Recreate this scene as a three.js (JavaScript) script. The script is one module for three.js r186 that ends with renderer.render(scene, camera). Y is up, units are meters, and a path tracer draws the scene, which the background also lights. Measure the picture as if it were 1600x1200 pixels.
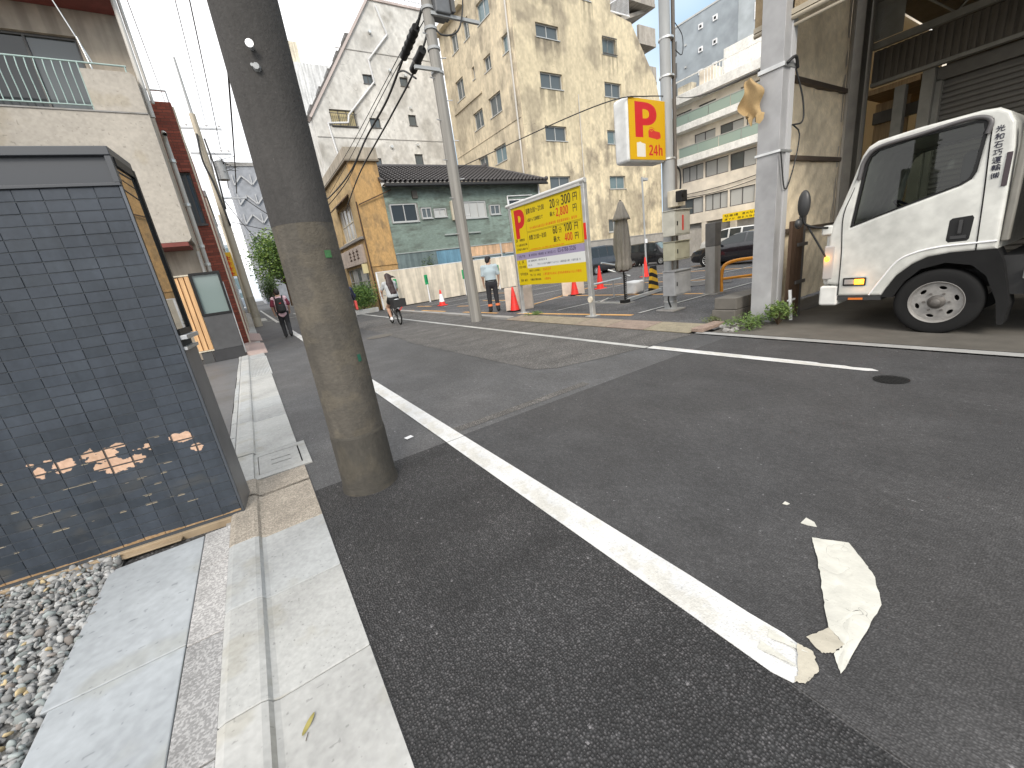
import * as THREE from 'three';
import { mergeGeometries, mergeVertices, toCreasedNormals } from 'three/addons/utils/BufferGeometryUtils.js';
import { RoundedBoxGeometry } from 'three/addons/geometries/RoundedBoxGeometry.js';

// ---------------------------------------------------------------- camera, sky, sun, exposure
const scene = new THREE.Scene();
const camera = new THREE.PerspectiveCamera(2 * Math.atan(600 / 622) * 180 / Math.PI, 4 / 3, 0.05, 900);
camera.position.set(0, 1.45, 0);
{
  const m = new THREE.Matrix4().makeBasis(
    new THREE.Vector3(0.82571864, -0.13187335, 0.54845068),
    new THREE.Vector3(0.26516714, 0.94890722, -0.17105983),
    new THREE.Vector3(-0.49787058, 0.28667839, 0.81849886));
  camera.quaternion.setFromRotationMatrix(m);
}
const renderer = new THREE.WebGLRenderer();
renderer.toneMapping = THREE.LinearToneMapping;
renderer.toneMappingExposure = 1.5;
renderer.shadowMap.enabled = true;

// seeded random and periodic noise
function rng(a) { return () => { a = (a + 0x6d2b79f5) | 0; let t = Math.imul(a ^ (a >>> 15), 1 | a); t = (t + Math.imul(t ^ (t >>> 7), 61 | t)) ^ t; return ((t ^ (t >>> 14)) >>> 0) / 4294967296; }; }
const R0 = rng(11);
const h2 = (x, y, s) => { let h = Math.imul(x, 374761393) + Math.imul(y, 668265263) + Math.imul(s, 1274126177); h = Math.imul(h ^ (h >>> 13), 1274126177); return ((h ^ (h >>> 16)) >>> 0) / 4294967296; };
function vn(x, y, px, py, s) {
  const xi = Math.floor(x), yi = Math.floor(y); let fx = x - xi, fy = y - yi; fx = fx * fx * (3 - 2 * fx); fy = fy * fy * (3 - 2 * fy);
  const a = ((xi % px) + px) % px, b = (a + 1) % px, c = ((yi % py) + py) % py, d = (c + 1) % py;
  return (h2(a, c, s) * (1 - fx) + h2(b, c, s) * fx) * (1 - fy) + (h2(a, d, s) * (1 - fx) + h2(b, d, s) * fx) * fy;
}
function fbm(u, v, fx, fy, oct, s) { let r = 0, a = 0.5, n = 0; for (let i = 0; i < oct; i++) { r += a * vn(u * fx, v * fy, fx, fy, s + i * 17); n += a; a *= 0.5; fx *= 2; fy *= 2; } return r / n; }
const sst = (a, b, x) => { const t = Math.min(1, Math.max(0, (x - a) / (b - a))); return t * t * (3 - 2 * t); };
const lerp = (a, b, t) => a + (b - a) * t;

{ // overcast sky: white cloud with pale blue openings, brighter round the veiled sun
  const w = 512, h = 256, d = new Float32Array(w * h * 4), sun = new THREE.Vector3(-0.41, 0.68, 0.61).normalize();
  for (let j = 0; j < h; j++) for (let i = 0; i < w; i++) {
    const th = ((j + 0.5) / h - 0.5) * Math.PI, ph = ((i + 0.5) / w - 0.5) * 2 * Math.PI;
    const x = Math.cos(th) * Math.cos(ph), y = Math.sin(th), z = Math.cos(th) * Math.sin(ph);
    const q = 1 / (Math.max(y, 0) + 0.35), n = fbm(x * q * 0.11 + 0.5, z * q * 0.11 + 0.5, 10, 10, 5, 5);
    const blue = sst(0.42, 0.68, n + 0.34 * x - 0.12), s = Math.max(0, x * sun.x + y * sun.y + z * sun.z), glow = 0.35 * s * s * s;
    const c = 1.17 + glow + 0.2 * (n - 0.5), o = (j * w + i) * 4;
    const g = y < 0 ? 0.35 : 1;
    d[o] = g * lerp(c * 1.0, 0.37, blue); d[o + 1] = g * lerp(c * 1.0, 0.52, blue); d[o + 2] = g * lerp(c * 1.01, 0.67, blue); d[o + 3] = 1;
  }
  const t = new THREE.DataTexture(d, w, h, THREE.RGBAFormat, THREE.FloatType);
  t.mapping = THREE.EquirectangularReflectionMapping; t.magFilter = THREE.LinearFilter; t.minFilter = THREE.LinearFilter; t.wrapS = THREE.RepeatWrapping; t.needsUpdate = true;
  scene.background = t; scene.environment = t;
}
const sun = new THREE.DirectionalLight(new THREE.Color(1, 0.93, 0.83), 1.5);
sun.position.set(-24, 40, 36); sun.target.position.set(4, 0, -10); scene.add(sun, sun.target);
sun.castShadow = true; sun.shadow.radius = 34; sun.shadow.mapSize.set(2048, 2048);
Object.assign(sun.shadow.camera, { left: -60, right: 60, top: 60, bottom: -60, near: 1, far: 200 });

// ---------------------------------------------------------------- helpers: every geometry is written in world metres
const V = (x, y, z) => new THREE.Vector3(x, y, z);
const names = new Map(), bases = new WeakMap();
function numbered(n) { const k = names.get(n) || 0; names.set(n, k + 1); return k ? n + '_' + String(k).padStart(3, '0') : n; }
function tag(o, label, category, group) { o.userData.label = label; o.userData.category = category; if (group) o.userData.group = group; return o; }
function thing(name, label, category, [x, y, z] = [0, 0, 0], group) {
  const o = new THREE.Group(); o.name = numbered(name); o.position.set(x, y, z); bases.set(o, V(x, y, z)); scene.add(o); return tag(o, label, category, group);
}
function area(name, [x, y, z] = [0, 0, 0]) { const o = new THREE.Group(); o.name = numbered(name); o.position.set(x, y, z); bases.set(o, V(x, y, z)); o.userData.kind = 'structure'; scene.add(o); return o; }
function prep(g) { if (g.index) g = g.toNonIndexed(); for (const k of Object.keys(g.attributes)) if (!['position', 'normal', 'uv', 'color'].includes(k)) g.deleteAttribute(k); return g; }
function merge(l) {
  l = l.flat().map(prep); if (l.length === 1) return l[0];
  for (const g of l) { if (!g.attributes.uv) g.setAttribute('uv', new THREE.BufferAttribute(new Float32Array(g.attributes.position.count * 2), 2)); if (!g.attributes.normal) g.computeVertexNormals(); }
  return mergeGeometries(l);
}
function mesh(name, geo, mat, parent) {
  let g = Array.isArray(geo) ? merge(geo) : geo;
  const o = new THREE.Mesh(g, mat);
  if (parent) { const b = bases.get(parent); if (b) { if (geo === g) { g = g.clone(); o.geometry = g; } g.translate(-b.x, -b.y, -b.z); bases.set(o, b); } o.name = name; parent.add(o); }
  else { o.name = numbered(name); scene.add(o); }
  return o;
}
function struct(name, geo, mat) { const o = mesh(name, geo, mat); o.userData.kind = 'structure'; return o; }
// box from extents, uv in metres; r rounds the edges
function bx(x0, x1, y0, y1, z0, z1, r = 0) {
  const w = x1 - x0, h = y1 - y0, d = z1 - z0;
  const g = r ? new RoundedBoxGeometry(w, h, d, 1, r) : new THREE.BoxGeometry(w, h, d);
  g.translate((x0 + x1) / 2, (y0 + y1) / 2, (z0 + z1) / 2); return wuv(g);
}
function wuv(g) {
  g = prep(g); const p = g.attributes.position, uv = new Float32Array(p.count * 2), a = V(), b = V(), c = V(), n = V();
  for (let i = 0; i < p.count; i += 3) {
    a.fromBufferAttribute(p, i); b.fromBufferAttribute(p, i + 1); c.fromBufferAttribute(p, i + 2);
    n.copy(b).sub(a).cross(c.clone().sub(a)); const ax = Math.abs(n.x), ay = Math.abs(n.y), az = Math.abs(n.z);
    [a, b, c].forEach((q, k) => { const o = (i + k) * 2; if (ay >= ax && ay >= az) { uv[o] = q.x; uv[o + 1] = q.z; } else if (ax >= az) { uv[o] = q.z; uv[o + 1] = q.y; } else { uv[o] = q.x; uv[o + 1] = q.y; } });
  }
  g.setAttribute('uv', new THREE.BufferAttribute(uv, 2)); return g;
}
function cyl(a, b, r0, r1 = r0, seg = 12, open = false) {
  a = V(...a); b = V(...b); const d = b.clone().sub(a), g = new THREE.CylinderGeometry(r1, r0, d.length(), seg, 1, open);
  g.applyQuaternion(new THREE.Quaternion().setFromUnitVectors(V(0, 1, 0), d.clone().normalize())); return g.translate((a.x + b.x) / 2, (a.y + b.y) / 2, (a.z + b.z) / 2);
}
function tube(pts, r, seg = 6, n = 24) { return new THREE.TubeGeometry(new THREE.CatmullRomCurve3(pts.map((p) => V(...p))), n, r, seg); }
function bar(a, b, w, h) { // rectangular bar between two points
  a = V(...a); b = V(...b); const d = b.clone().sub(a), L = d.length(), g = new THREE.BoxGeometry(w, h, L);
  const m = new THREE.Matrix4().lookAt(b, a, Math.abs(d.y) > 0.95 * L ? V(1, 0, 0) : V(0, 1, 0)); g.applyMatrix4(m); return g.translate((a.x + b.x) / 2, (a.y + b.y) / 2, (a.z + b.z) / 2);
}
function ball(x, y, z, r, sx = 1, sy = 1, sz = 1, n = 12) { return new THREE.SphereGeometry(r, n, Math.max(6, n * 0.7 | 0)).scale(sx, sy, sz).translate(x, y, z); }
// wall slab from a polygon in (u, v) with rectangular holes; face: 'z' looks to +Z (u = x), 'x' looks to -X (u = z)
function slab(face, at, poly, holes, t, bevel = 0) {
  const s = new THREE.Shape(poly.map((p) => new THREE.Vector2(p[0], p[1])));
  for (const [u0, u1, v0, v1] of holes || []) { const p = new THREE.Path(); p.moveTo(u0, v0); p.lineTo(u0, v1); p.lineTo(u1, v1); p.lineTo(u1, v0); p.closePath(); s.holes.push(p); }
  const g = new THREE.ExtrudeGeometry(s, { depth: t, bevelEnabled: bevel > 0, bevelSize: bevel, bevelThickness: bevel, bevelSegments: 2, curveSegments: 16 });
  g.translate(0, 0, -t); place(g, face, at); return wuv(g);
}
function place(g, face, at) { if (face === 'x') g.applyMatrix4(new THREE.Matrix4().makeBasis(V(0, 0, 1), V(0, 1, 0), V(-1, 0, 0)).setPosition(at, 0, 0)); else g.translate(0, 0, at); return g; }
const rect = (u0, u1, v0, v1) => [[u0, v0], [u1, v0], [u1, v1], [u0, v1]];
// sheet with vertex tint f(x, z)
function sheet(x0, x1, z0, z1, y, nx = 1, nz = 1, tint) {
  let g = new THREE.PlaneGeometry(x1 - x0, z1 - z0, nx, nz).rotateX(-Math.PI / 2).translate((x0 + x1) / 2, y, (z0 + z1) / 2);
  g = wuv(g); if (tint) paint(g, tint); return g;
}
function paint(g, f) { const p = g.attributes.position, c = new Float32Array(p.count * 3); for (let i = 0; i < p.count; i++) { const k = f(p.getX(i), p.getZ(i), p.getY(i)); if (Array.isArray(k)) c.set(k, i * 3); else c.fill(k, i * 3, i * 3 + 3); } g.setAttribute('color', new THREE.BufferAttribute(c, 3)); return g; }

// ---------------------------------------------------------------- textures
const means = new Map();
function tex(w, h, f, size, srgb = true) {
  const d = new Uint8Array(w * h * 4); let sum = 0;
  for (let j = 0; j < h; j++) for (let i = 0; i < w; i++) { const c = f((i + 0.5) / w, (j + 0.5) / h, i, j), o = (j * w + i) * 4; if (typeof c === 'number') d[o] = d[o + 1] = d[o + 2] = Math.min(255, Math.max(0, c)); else for (let k = 0; k < 3; k++) d[o + k] = Math.min(255, Math.max(0, c[k])); d[o + 3] = 255; sum += Math.pow(d[o + 1] / 255, 2.2); }
  const t = new THREE.DataTexture(d, w, h); t.wrapS = t.wrapT = THREE.RepeatWrapping; t.magFilter = THREE.LinearFilter; t.minFilter = THREE.LinearFilter;
  if (srgb) t.colorSpace = THREE.SRGBColorSpace; if (size) t.repeat.set(1 / (size[0] || size), 1 / (size[1] || size)); t.needsUpdate = true; means.set(t.source, sum / (w * h)); return t;
}
function sized(t, a, b = a) { const c = t.clone(); c.repeat.set(1 / a, 1 / b); c.needsUpdate = true; return c; }
// crushed stone in tar: periodic cells
const cells = (N, W, s) => { const out = new Float32Array(W * W), id = new Float32Array(W * W); const k = N / W;
  for (let j = 0; j < W; j++) for (let i = 0; i < W; i++) { const x = (i + 0.5) * k, y = (j + 0.5) * k, xi = Math.floor(x), yi = Math.floor(y); let b = 9, bi = 0;
    for (let dy = -1; dy <= 1; dy++) for (let dx = -1; dx <= 1; dx++) { const cx = (xi + dx + N) % N, cy = (yi + dy + N) % N, a = h2(cx, cy, s), c = h2(cx, cy, s + 1), e = Math.hypot(xi + dx + 0.15 + 0.7 * a - x, yi + dy + 0.15 + 0.7 * c - y) * (0.75 + 0.7 * h2(cx, cy, s + 3)); if (e < b) { b = e; bi = h2(cx, cy, s + 2); } }
    out[j * W + i] = b; id[j * W + i] = bi; }
  return [out, id]; };
const AW = 1024, [ac, ai] = cells(150, AW, 3);
const asphaltMap = tex(AW, AW, (u, v, i, j) => { const e = ac[j * AW + i], q = ai[j * AW + i], n = fbm(u, v, 6, 6, 4, 9), f = fbm(u, v, 90, 90, 2, 21); const s = 1 - sst(0.18, 0.62, e); const b = (q > 0.9985 ? 250 : lerp(92, 140 + 75 * q * q, s)) * (0.8 + 0.28 * n) * (0.85 + 0.3 * f); return [b * (1 + 0.02 * (q - 0.4)), b * 0.992, b * 0.99]; }, 1.5);
const [fc, fi] = cells(210, AW, 8);
const laneMap = tex(AW, AW, (u, v, i, j) => { const e = fc[j * AW + i], q = fi[j * AW + i], n = fbm(u, v, 5, 5, 5, 19), f = fbm(u, v, 110, 60, 2, 23); const s = 1 - sst(0.15, 0.65, e), b = (q > 0.999 ? 235 : lerp(118, 142 + 40 * q * q, s)) * (0.84 + 0.26 * n) * (0.88 + 0.22 * f); return [b, b * 0.992, b * 0.99]; }, 1.7);
const laneBump = tex(AW, AW, (u, v, i, j) => 255 * (1 - sst(0.1, 0.7, fc[j * AW + i])) * (0.4 + 0.6 * fi[j * AW + i]), 1.7, false);
const asphaltBump = tex(AW, AW, (u, v, i, j) => 255 * (1 - sst(0.1, 0.7, ac[j * AW + i])) * (0.45 + 0.55 * ai[j * AW + i]), 1.5, false);
const concMap = tex(512, 512, (u, v) => { const a = fbm(u, v, 4, 4, 5, 31), b = fbm(u, v, 96, 96, 3, 37), p = vn(u * 120, v * 120, 120, 120, 41), st = sst(0.6, 0.78, fbm(u, v, 9, 9, 4, 45)); const k = (0.74 + 0.2 * a + 0.12 * b) * (p > 0.93 ? 0.86 : 1); return [255 * k * (1 - 0.04 * st), 255 * k * (1 - 0.05 * st), 255 * k * (1 - 0.075 * st)]; }, 1.6);
const concBump = tex(512, 512, (u, v) => 255 * (0.5 * fbm(u, v, 60, 60, 3, 43) + 0.5 * fbm(u, v, 12, 12, 3, 47)), 1.6, false);
const pebbleMap = tex(512, 512, (u, v) => { const a = fbm(u, v, 90, 90, 2, 51), b = fbm(u, v, 6, 6, 3, 53); return 255 * (0.8 + 0.2 * sst(0.3, 0.75, a)) * (0.86 + 0.18 * b); }, 0.6);
const streakMap = tex(512, 512, (u, v) => { const s = fbm(u, v, 48, 3, 4, 61), b = fbm(u, v, 5, 4, 5, 63), f = fbm(u, v, 40, 40, 3, 67); return 255 * Math.min(1, (0.74 + 0.14 * sst(0.25, 0.75, s) + 0.16 * b) * (0.93 + 0.12 * f)); }, 5);
const woodMap = tex(256, 512, (u, v) => { const g = fbm(u + 0.03 * fbm(u, v, 3, 4, 2, 73), v, 40, 3, 3, 71); return [255 * (0.72 + 0.3 * g), 255 * (0.68 + 0.3 * g), 255 * (0.62 + 0.3 * g)]; }, [0.6, 1.4]);
const fabricMap = tex(256, 256, (u, v, i, j) => 255 * (0.8 + 0.12 * ((i ^ j) & 1) + 0.12 * fbm(u, v, 8, 8, 3, 77)), 0.25);
const grimeMap = tex(512, 512, (u, v) => { const a = fbm(u, v, 3, 3, 6, 81), b = fbm(u, v, 20, 20, 4, 83); return 255 * (0.72 + 0.2 * a + 0.16 * b); }, 2.4);
const roughBump = tex(256, 256, (u, v) => 255 * fbm(u, v, 32, 32, 4, 87), 0.5, false);

const lin = (r, g, b) => new THREE.Color().setRGB(r, g ?? r, b ?? r);
// the colour given is the surface's mean base colour: it is divided by the mean of the map that varies it
const base = (c, m) => { const k = m && means.get(m.source) || 1, a = Array.isArray(c) ? c : [c, c, c]; return lin(...a.map((q) => Math.min(1, q / k))); };
const mat = (c, rough = 0.8, o = {}) => new THREE.MeshStandardMaterial({ color: base(c, o.map), roughness: rough, ...o });
const phys = (c, rough, o = {}) => new THREE.MeshPhysicalMaterial({ color: base(c, o.map), roughness: rough, ...o });
const asph = (c, o = {}) => mat(c, 0.86, { map: asphaltMap, bumpMap: asphaltBump, bumpScale: 0.004, vertexColors: true, ...o });
const M = {
  asphNew: asph([0.036, 0.0362, 0.0372], { bumpScale: 0.007 }), asphLane: asph([0.0505, 0.0508, 0.052], { map: laneMap, bumpMap: laneBump, bumpScale: 0.003 }), asphMid: asph([0.074, 0.0743, 0.0755], { roughness: 0.74, map: laneMap, bumpMap: laneBump, bumpScale: 0.002 }), asphOld: asph([0.098, 0.095, 0.090], { bumpScale: 0.003 }), asphGround: mat(0.06, 0.9, { map: sized(asphaltMap, 3), bumpMap: sized(asphaltBump, 3), bumpScale: 0.002 }), asphLot: asph([0.085, 0.085, 0.087], { bumpScale: 0.0025, map: sized(asphaltMap, 2.3) }),
  conc: mat([0.37, 0.37, 0.36], 0.85, { map: concMap, bumpMap: concBump, bumpScale: 0.002 }), concGrey: mat([0.28, 0.27, 0.255], 0.9, { map: concMap, bumpMap: concBump, bumpScale: 0.003 }), concDark: mat([0.13, 0.12, 0.105], 0.9, { map: grimeMap, bumpMap: concBump, bumpScale: 0.003 }),
  slab: mat([0.335, 0.355, 0.37], 0.7, { map: sized(concMap, 2.7), bumpMap: sized(concBump, 3), bumpScale: 0.0015 }), pebbled: mat([0.30, 0.265, 0.22], 0.9, { map: pebbleMap, bumpMap: pebbleMap, bumpScale: 0.003 }), strip: mat([0.29, 0.285, 0.28], 0.9, { map: pebbleMap, bumpMap: pebbleMap, bumpScale: 0.002 }),
  whitePaint: mat([0.59, 0.59, 0.58], 0.75, { map: sized(concMap, 0.9), bumpMap: asphaltBump, bumpScale: 0.0012 }), oldPaint: mat([0.42, 0.42, 0.4], 0.85, { map: grimeMap }), orangePaint: mat([0.6, 0.33, 0.11], 0.8, { map: grimeMap }),
  steel: mat([0.5, 0.51, 0.52], 0.45, { metalness: 0.6, map: grimeMap }), steelGrey: mat([0.33, 0.34, 0.34], 0.6, { map: grimeMap }), galv: mat([0.62, 0.63, 0.62], 0.4, { metalness: 0.7, map: grimeMap }), black: phys(0.014, 0.5, { specularIntensity: 0.6 }), rubber: phys(0.016, 0.9, { map: grimeMap, specularIntensity: 0.3 }), dark: phys(0.02, 0.95, { specularIntensity: 0.2 }),
  wire: mat(0.025, 0.6), glass: phys([0.025, 0.03, 0.032], 0.06, { specularIntensity: 1 }), glassGrey: phys([0.10, 0.115, 0.12], 0.1), glassCurtain: phys([0.46, 0.46, 0.44], 0.25), glassBlue: phys([0.14, 0.2, 0.22], 0.07), alu: mat([0.48, 0.48, 0.46], 0.45, { metalness: 0.3 }), aluDark: mat([0.09, 0.085, 0.08], 0.5),
  red: mat([0.62, 0.02, 0.012], 0.5, { map: grimeMap }), white: mat(0.8, 0.6, { map: grimeMap }), cream: mat([0.62, 0.56, 0.44], 0.85, { map: streakMap }), pipe: mat([0.5, 0.48, 0.44], 0.5, { map: grimeMap }),
  bark: mat([0.07, 0.05, 0.035], 0.95, { map: woodMap }), wood: mat([0.55, 0.37, 0.21], 0.6, { map: woodMap }), brownWood: mat([0.07, 0.045, 0.03], 0.8, { map: woodMap }),
};
// ---------------------------------------------------------------- ground, road, gutters
const patch = (s, lo, hi) => (x, z) => lerp(lo, hi, sst(0.3, 0.7, fbm(x * 0.02 + 0.5, z * 0.02 + 0.5, 14, 14, 5, s)));
const warm = (s, lo, hi) => (x, z) => { const a = lerp(lo, hi, sst(0.28, 0.72, fbm(x * 0.02 + 0.5, z * 0.02 + 0.5, 14, 14, 5, s))) * (0.94 + 0.12 * fbm(x * 0.02 + 0.5, z * 0.02 + 0.5, 170, 8, 3, s + 3)), b = fbm(x * 0.02 + 0.5, z * 0.02 + 0.5, 40, 40, 3, s + 7) - 0.5; return [a * (1 + 0.05 * b), a, a * (1 - 0.05 * b)]; };
struct('ground', sheet(-220, 220, -320, 120, -0.02), M.asphGround);
struct('road', sheet(0.05, 5.78, -140, 14, 0, 24, 400, warm(101, 0.86, 1.12)), M.asphMid);
struct('fresh_asphalt_strip', sheet(0.055, 1.155, -3.17, 10, 0.004, 22, 160, warm(103, 0.8, 1.15)), M.asphNew);
struct('fresh_asphalt_lane', sheet(1.163, 5.76, -3.19, 10, 0.004, 120, 200, warm(105, 0.9, 1.12)), M.asphLane);
{ // old coarse patch with an uneven near edge
  const s = new THREE.Shape(); s.moveTo(5.76, 3.75); s.lineTo(4.9, 3.86); s.lineTo(4.1, 3.98); s.lineTo(3.3, 4.2); s.lineTo(3.08, 4.45); s.lineTo(3.02, 6.5); s.lineTo(2.95, 9); s.lineTo(3.1, 12); s.lineTo(3.0, 17); s.lineTo(5.76, 17);
  let g = new THREE.ShapeGeometry(s).rotateX(-Math.PI / 2).translate(0, 0.004, 0); g = wuv(g); struct('old_asphalt_patch', paint(g, () => 1), M.asphOld);
}
struct('service_trench_scar', wuv(sheet(1.34, 3.06, -3.42, -3.30, 0.003, 12, 1, patch(109, 0.9, 1.15))), asph([0.1, 0.096, 0.09]));
// left edge line: two lengths with a joint, the near end torn
const lines = area('white_line');
mesh('line_length', sheet(1.157, 1.33, -19.5, -3.155, 0.008), M.whitePaint, lines);
{
  const P = [[1.155, -3.145], [1.33, -3.145], [1.33, -0.9], [1.325, -0.62], [1.33, -0.50], [1.318, -0.425], [1.26, -0.385], [1.205, -0.39], [1.165, -0.40], [1.15, -0.46], [1.153, -0.9]];
  const s = new THREE.Shape(P.map((p) => new THREE.Vector2(p[0], -p[1]))); const g = new THREE.ExtrudeGeometry(s, { depth: 0.003, bevelEnabled: false }).rotateX(-Math.PI / 2).translate(0, 0.006, 0); mesh('line_length', wuv(g), M.whitePaint, lines);
}
mesh('line_length', sheet(1.16, 1.32, -60, -27, 0.008), M.whitePaint, lines);
const ridge = (u, v, a, b, s) => Math.abs(fbm(u, v, a, b, 3, s) - 0.5);
const tapeMap = tex(512, 512, (u, v) => { const k = 0.84 + 0.14 * fbm(u, v, 8, 8, 5, 221), c = ridge(u, v, 3, 4, 223) < 0.0016 || ridge(u, v, 9, 5, 225) < 0.0016 && fbm(u, v, 4, 4, 2, 227) > 0.55 ? 0.78 : 1, p = vn(u * 150, v * 150, 150, 150, 229) > 0.975 ? 0.6 : 1; return [255 * k * c * p, 253 * k * c * p, 244 * k * c * p]; }, 0.42), tapeBump = tex(512, 512, (u, v) => 255 * Math.min(1, 0.2 + 5 * Math.min(ridge(u, v, 3, 4, 223), 0.1) + 0.25 * fbm(u, v, 40, 40, 3, 231)), 0.42, false);
const dirtyTape = mat([0.52, 0.52, 0.505], 0.7, { map: tapeMap, bumpMap: tapeBump, bumpScale: 0.0035 }), tapeBack = mat([0.42, 0.395, 0.35], 0.8, { map: tapeMap, bumpMap: tapeBump, bumpScale: 0.004 });
const flat = (P, y, t, y1) => { const s = new THREE.Shape(P.map((p) => new THREE.Vector2(p[0], -p[1]))); return wuv(new THREE.ExtrudeGeometry(s, { depth: t, bevelEnabled: false }).rotateX(-Math.PI / 2).translate(0, y, 0)); };
{ // folded end of the line and the loose length beside it: thin creased sheets
  const crease = (P, tri, y) => { const a = [], cnt = new Map(), key = (i, j) => Math.min(i, j) + '_' + Math.max(i, j), put = (...q) => q.forEach((p) => a.push(p[0], p[2] ?? y, p[1])); for (const t of tri) for (let e = 0; e < 3; e++) { const k = key(t[e], t[(e + 1) % 3]); cnt.set(k, (cnt.get(k) || 0) + 1); }
    for (const t of tri) { const cx = [0, 1, 2].map((q) => t.reduce((s, k) => s + (P[k][q] ?? y), 0) / 3); for (let e = 0; e < 3; e++) { const A = P[t[e]], B = P[t[(e + 1) % 3]], n = cnt.get(key(t[e], t[(e + 1) % 3])) === 1 ? 7 : 1; let last = A; for (let m = 1; m <= n; m++) { const f = m / n, j = m < n ? 0.003 * (h2(m, Math.round(A[0] * 1000), 7) - 0.5) * 2 : 0, nx = -(B[1] - A[1]), nz = B[0] - A[0], l = Math.hypot(nx, nz), q = m === n ? B : [lerp(A[0], B[0], f) + nx / l * j, lerp(A[1], B[1], f) + nz / l * j, lerp(A[2] ?? y, B[2] ?? y, f)]; put(last, q, [cx[0], cx[1], cx[2]]); last = q; } } } const g = new THREE.BufferGeometry(); g.setAttribute('position', new THREE.Float32BufferAttribute(a, 3)); g.computeVertexNormals(); return wuv(g); };
  const e = thing('tape_fold', 'crumpled dirty end of the long white line, folded over on itself', 'tape', [1.24, 0.01, -0.44]);
  mesh('folded_flap', crease([[1.215, -0.405, 0.012], [1.315, -0.45, 0.020], [1.325, -0.405, 0.013], [1.265, -0.365, 0.010], [1.19, -0.375, 0.009], [1.17, -0.40, 0.011]], [[0, 2, 1], [0, 3, 2], [0, 4, 3], [0, 5, 4]], 0.012), tapeBack, e);
  for (const [a, b] of [[1.2, 1.225], [1.27, 1.305]]) mesh('crease_ridge', crease([[a, -0.53, 0.0105], [b, -0.41, 0.018], [a + 0.04, -0.54, 0.0105]], [[0, 1, 2]]), dirtyTape, e);
  const o = thing('loose_tape', 'torn bent piece of white road tape lying loose on dark asphalt', 'tape', [1.65, 0, -0.46]);
  const P = [[1.95, -0.65, 0.010], [2.02, -0.53, 0.012], [1.93, -0.445, 0.010], [1.86, -0.39, 0.013], [1.72, -0.33, 0.010], [1.60, -0.385, 0.016], [1.60, -0.475, 0.010], [1.73, -0.535, 0.011], [1.84, -0.59, 0.012], [1.80, -0.46, 0.010]];
  mesh('tape_sheet', crease(P, [[0, 9, 1], [1, 9, 2], [2, 9, 3], [3, 9, 4], [9, 5, 4], [9, 6, 5], [9, 7, 6], [9, 8, 7], [0, 8, 9]]), dirtyTape, o);
  mesh('tape_tail', crease([[1.72, -0.33, 0.010], [1.60, -0.385, 0.016], [1.52, -0.324, 0.010], [1.60, -0.475, 0.010], [1.47, -0.412, 0.012], [1.43, -0.35, 0.016], [1.31, -0.320, 0.008], [1.37, -0.36, 0.010]], [[0, 1, 2], [1, 5, 2], [1, 4, 5], [1, 3, 4], [5, 7, 6], [5, 6, 2]]), dirtyTape, o);
  mesh('folded_flap', crease([[1.47, -0.411, 0.0115], [1.372, -0.445, 0.009], [1.345, -0.385, 0.009], [1.375, -0.362, 0.0095], [1.43, -0.351, 0.0155]], [[0, 1, 4], [1, 3, 4], [1, 2, 3]]), tapeBack, o);
  tag(mesh('tape_scrap', flat([[2.03, -0.73], [2.09, -0.73], [2.08, -0.69], [2.05, -0.668], [2.035, -0.70]], 0.006, 0.003), dirtyTape), 'small torn scrap of white tape near the larger bent piece', 'scrap');
  tag(mesh('tape_scrap', flat([[2.135, -0.86], [2.165, -0.86], [2.16, -0.835], [2.14, -0.84]], 0.006, 0.003), dirtyTape), 'tiny white fleck of tape, smallest scrap on the dark lane', 'scrap');
  tag(mesh('paper_scrap', flat([[0.905, -3.585], [0.975, -3.60], [0.985, -3.545], [0.915, -3.53]], 0.006, 0.003), M.white), 'little white square of paper on asphalt beyond the concrete pole', 'scrap');
}
// right line: a bright new length, then an old worn one
const line2 = area('worn_line');
mesh('line_length', flat([[4.70, -3.80], [4.845, -3.80], [4.875, -2.5], [4.90, -1.75], [4.875, -1.70], [4.89, -1.5], [4.87, -1.43], [4.885, -1.28], [4.84, -1.22], [4.80, -1.30], [4.775, -1.8], [4.74, -2.6]], 0.009, 0.003), M.whitePaint, line2);
mesh('line_length', sheet(4.69, 4.80, -70, -3.83, 0.009), M.oldPaint, line2);
// far crossing marks
for (const [x0, x1, z0, z1] of [[0.5, 4.5, -30.3, -30], [0.4, 0.9, -36, -31.5], [1.6, 2.1, -36, -31.5], [2.8, 3.3, -36, -31.5]]) mesh('line_length', sheet(x0, x1, z0, z1, 0.008), M.oldPaint, line2);
function lid(name, x, z, r, label, m, rm) {
  const t = thing(name, label, 'manhole', [x, 0, z]); mesh('rim', new THREE.RingGeometry(r * 0.9, r, 36).rotateX(-Math.PI / 2).translate(x, 0.011, z), rm, t);
  const l = [new THREE.CylinderGeometry(r * 0.89, r * 0.89, 0.006, 36).translate(x, 0.006, z)]; for (let i = -3; i <= 3; i++) { const w = Math.sqrt(Math.max(0.02, 1 - (i / 4) ** 2)) * r * 0.8; l.push(bx(x - w, x + w, 0.009, 0.0125, z + i * r * 0.22 - r * 0.05, z + i * r * 0.22 + r * 0.05)); }
  mesh('cover', l, m, t);
}
lid('manhole_cover', 4.62, -1.07, 0.125, 'round dark iron manhole cover beside the bright white dash', M.rubber, M.rubber);
lid('manhole_cover', 2.85, -11.4, 0.36, 'round grey manhole cover on the lane behind the concrete pole', M.concDark, M.concDark);

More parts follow.
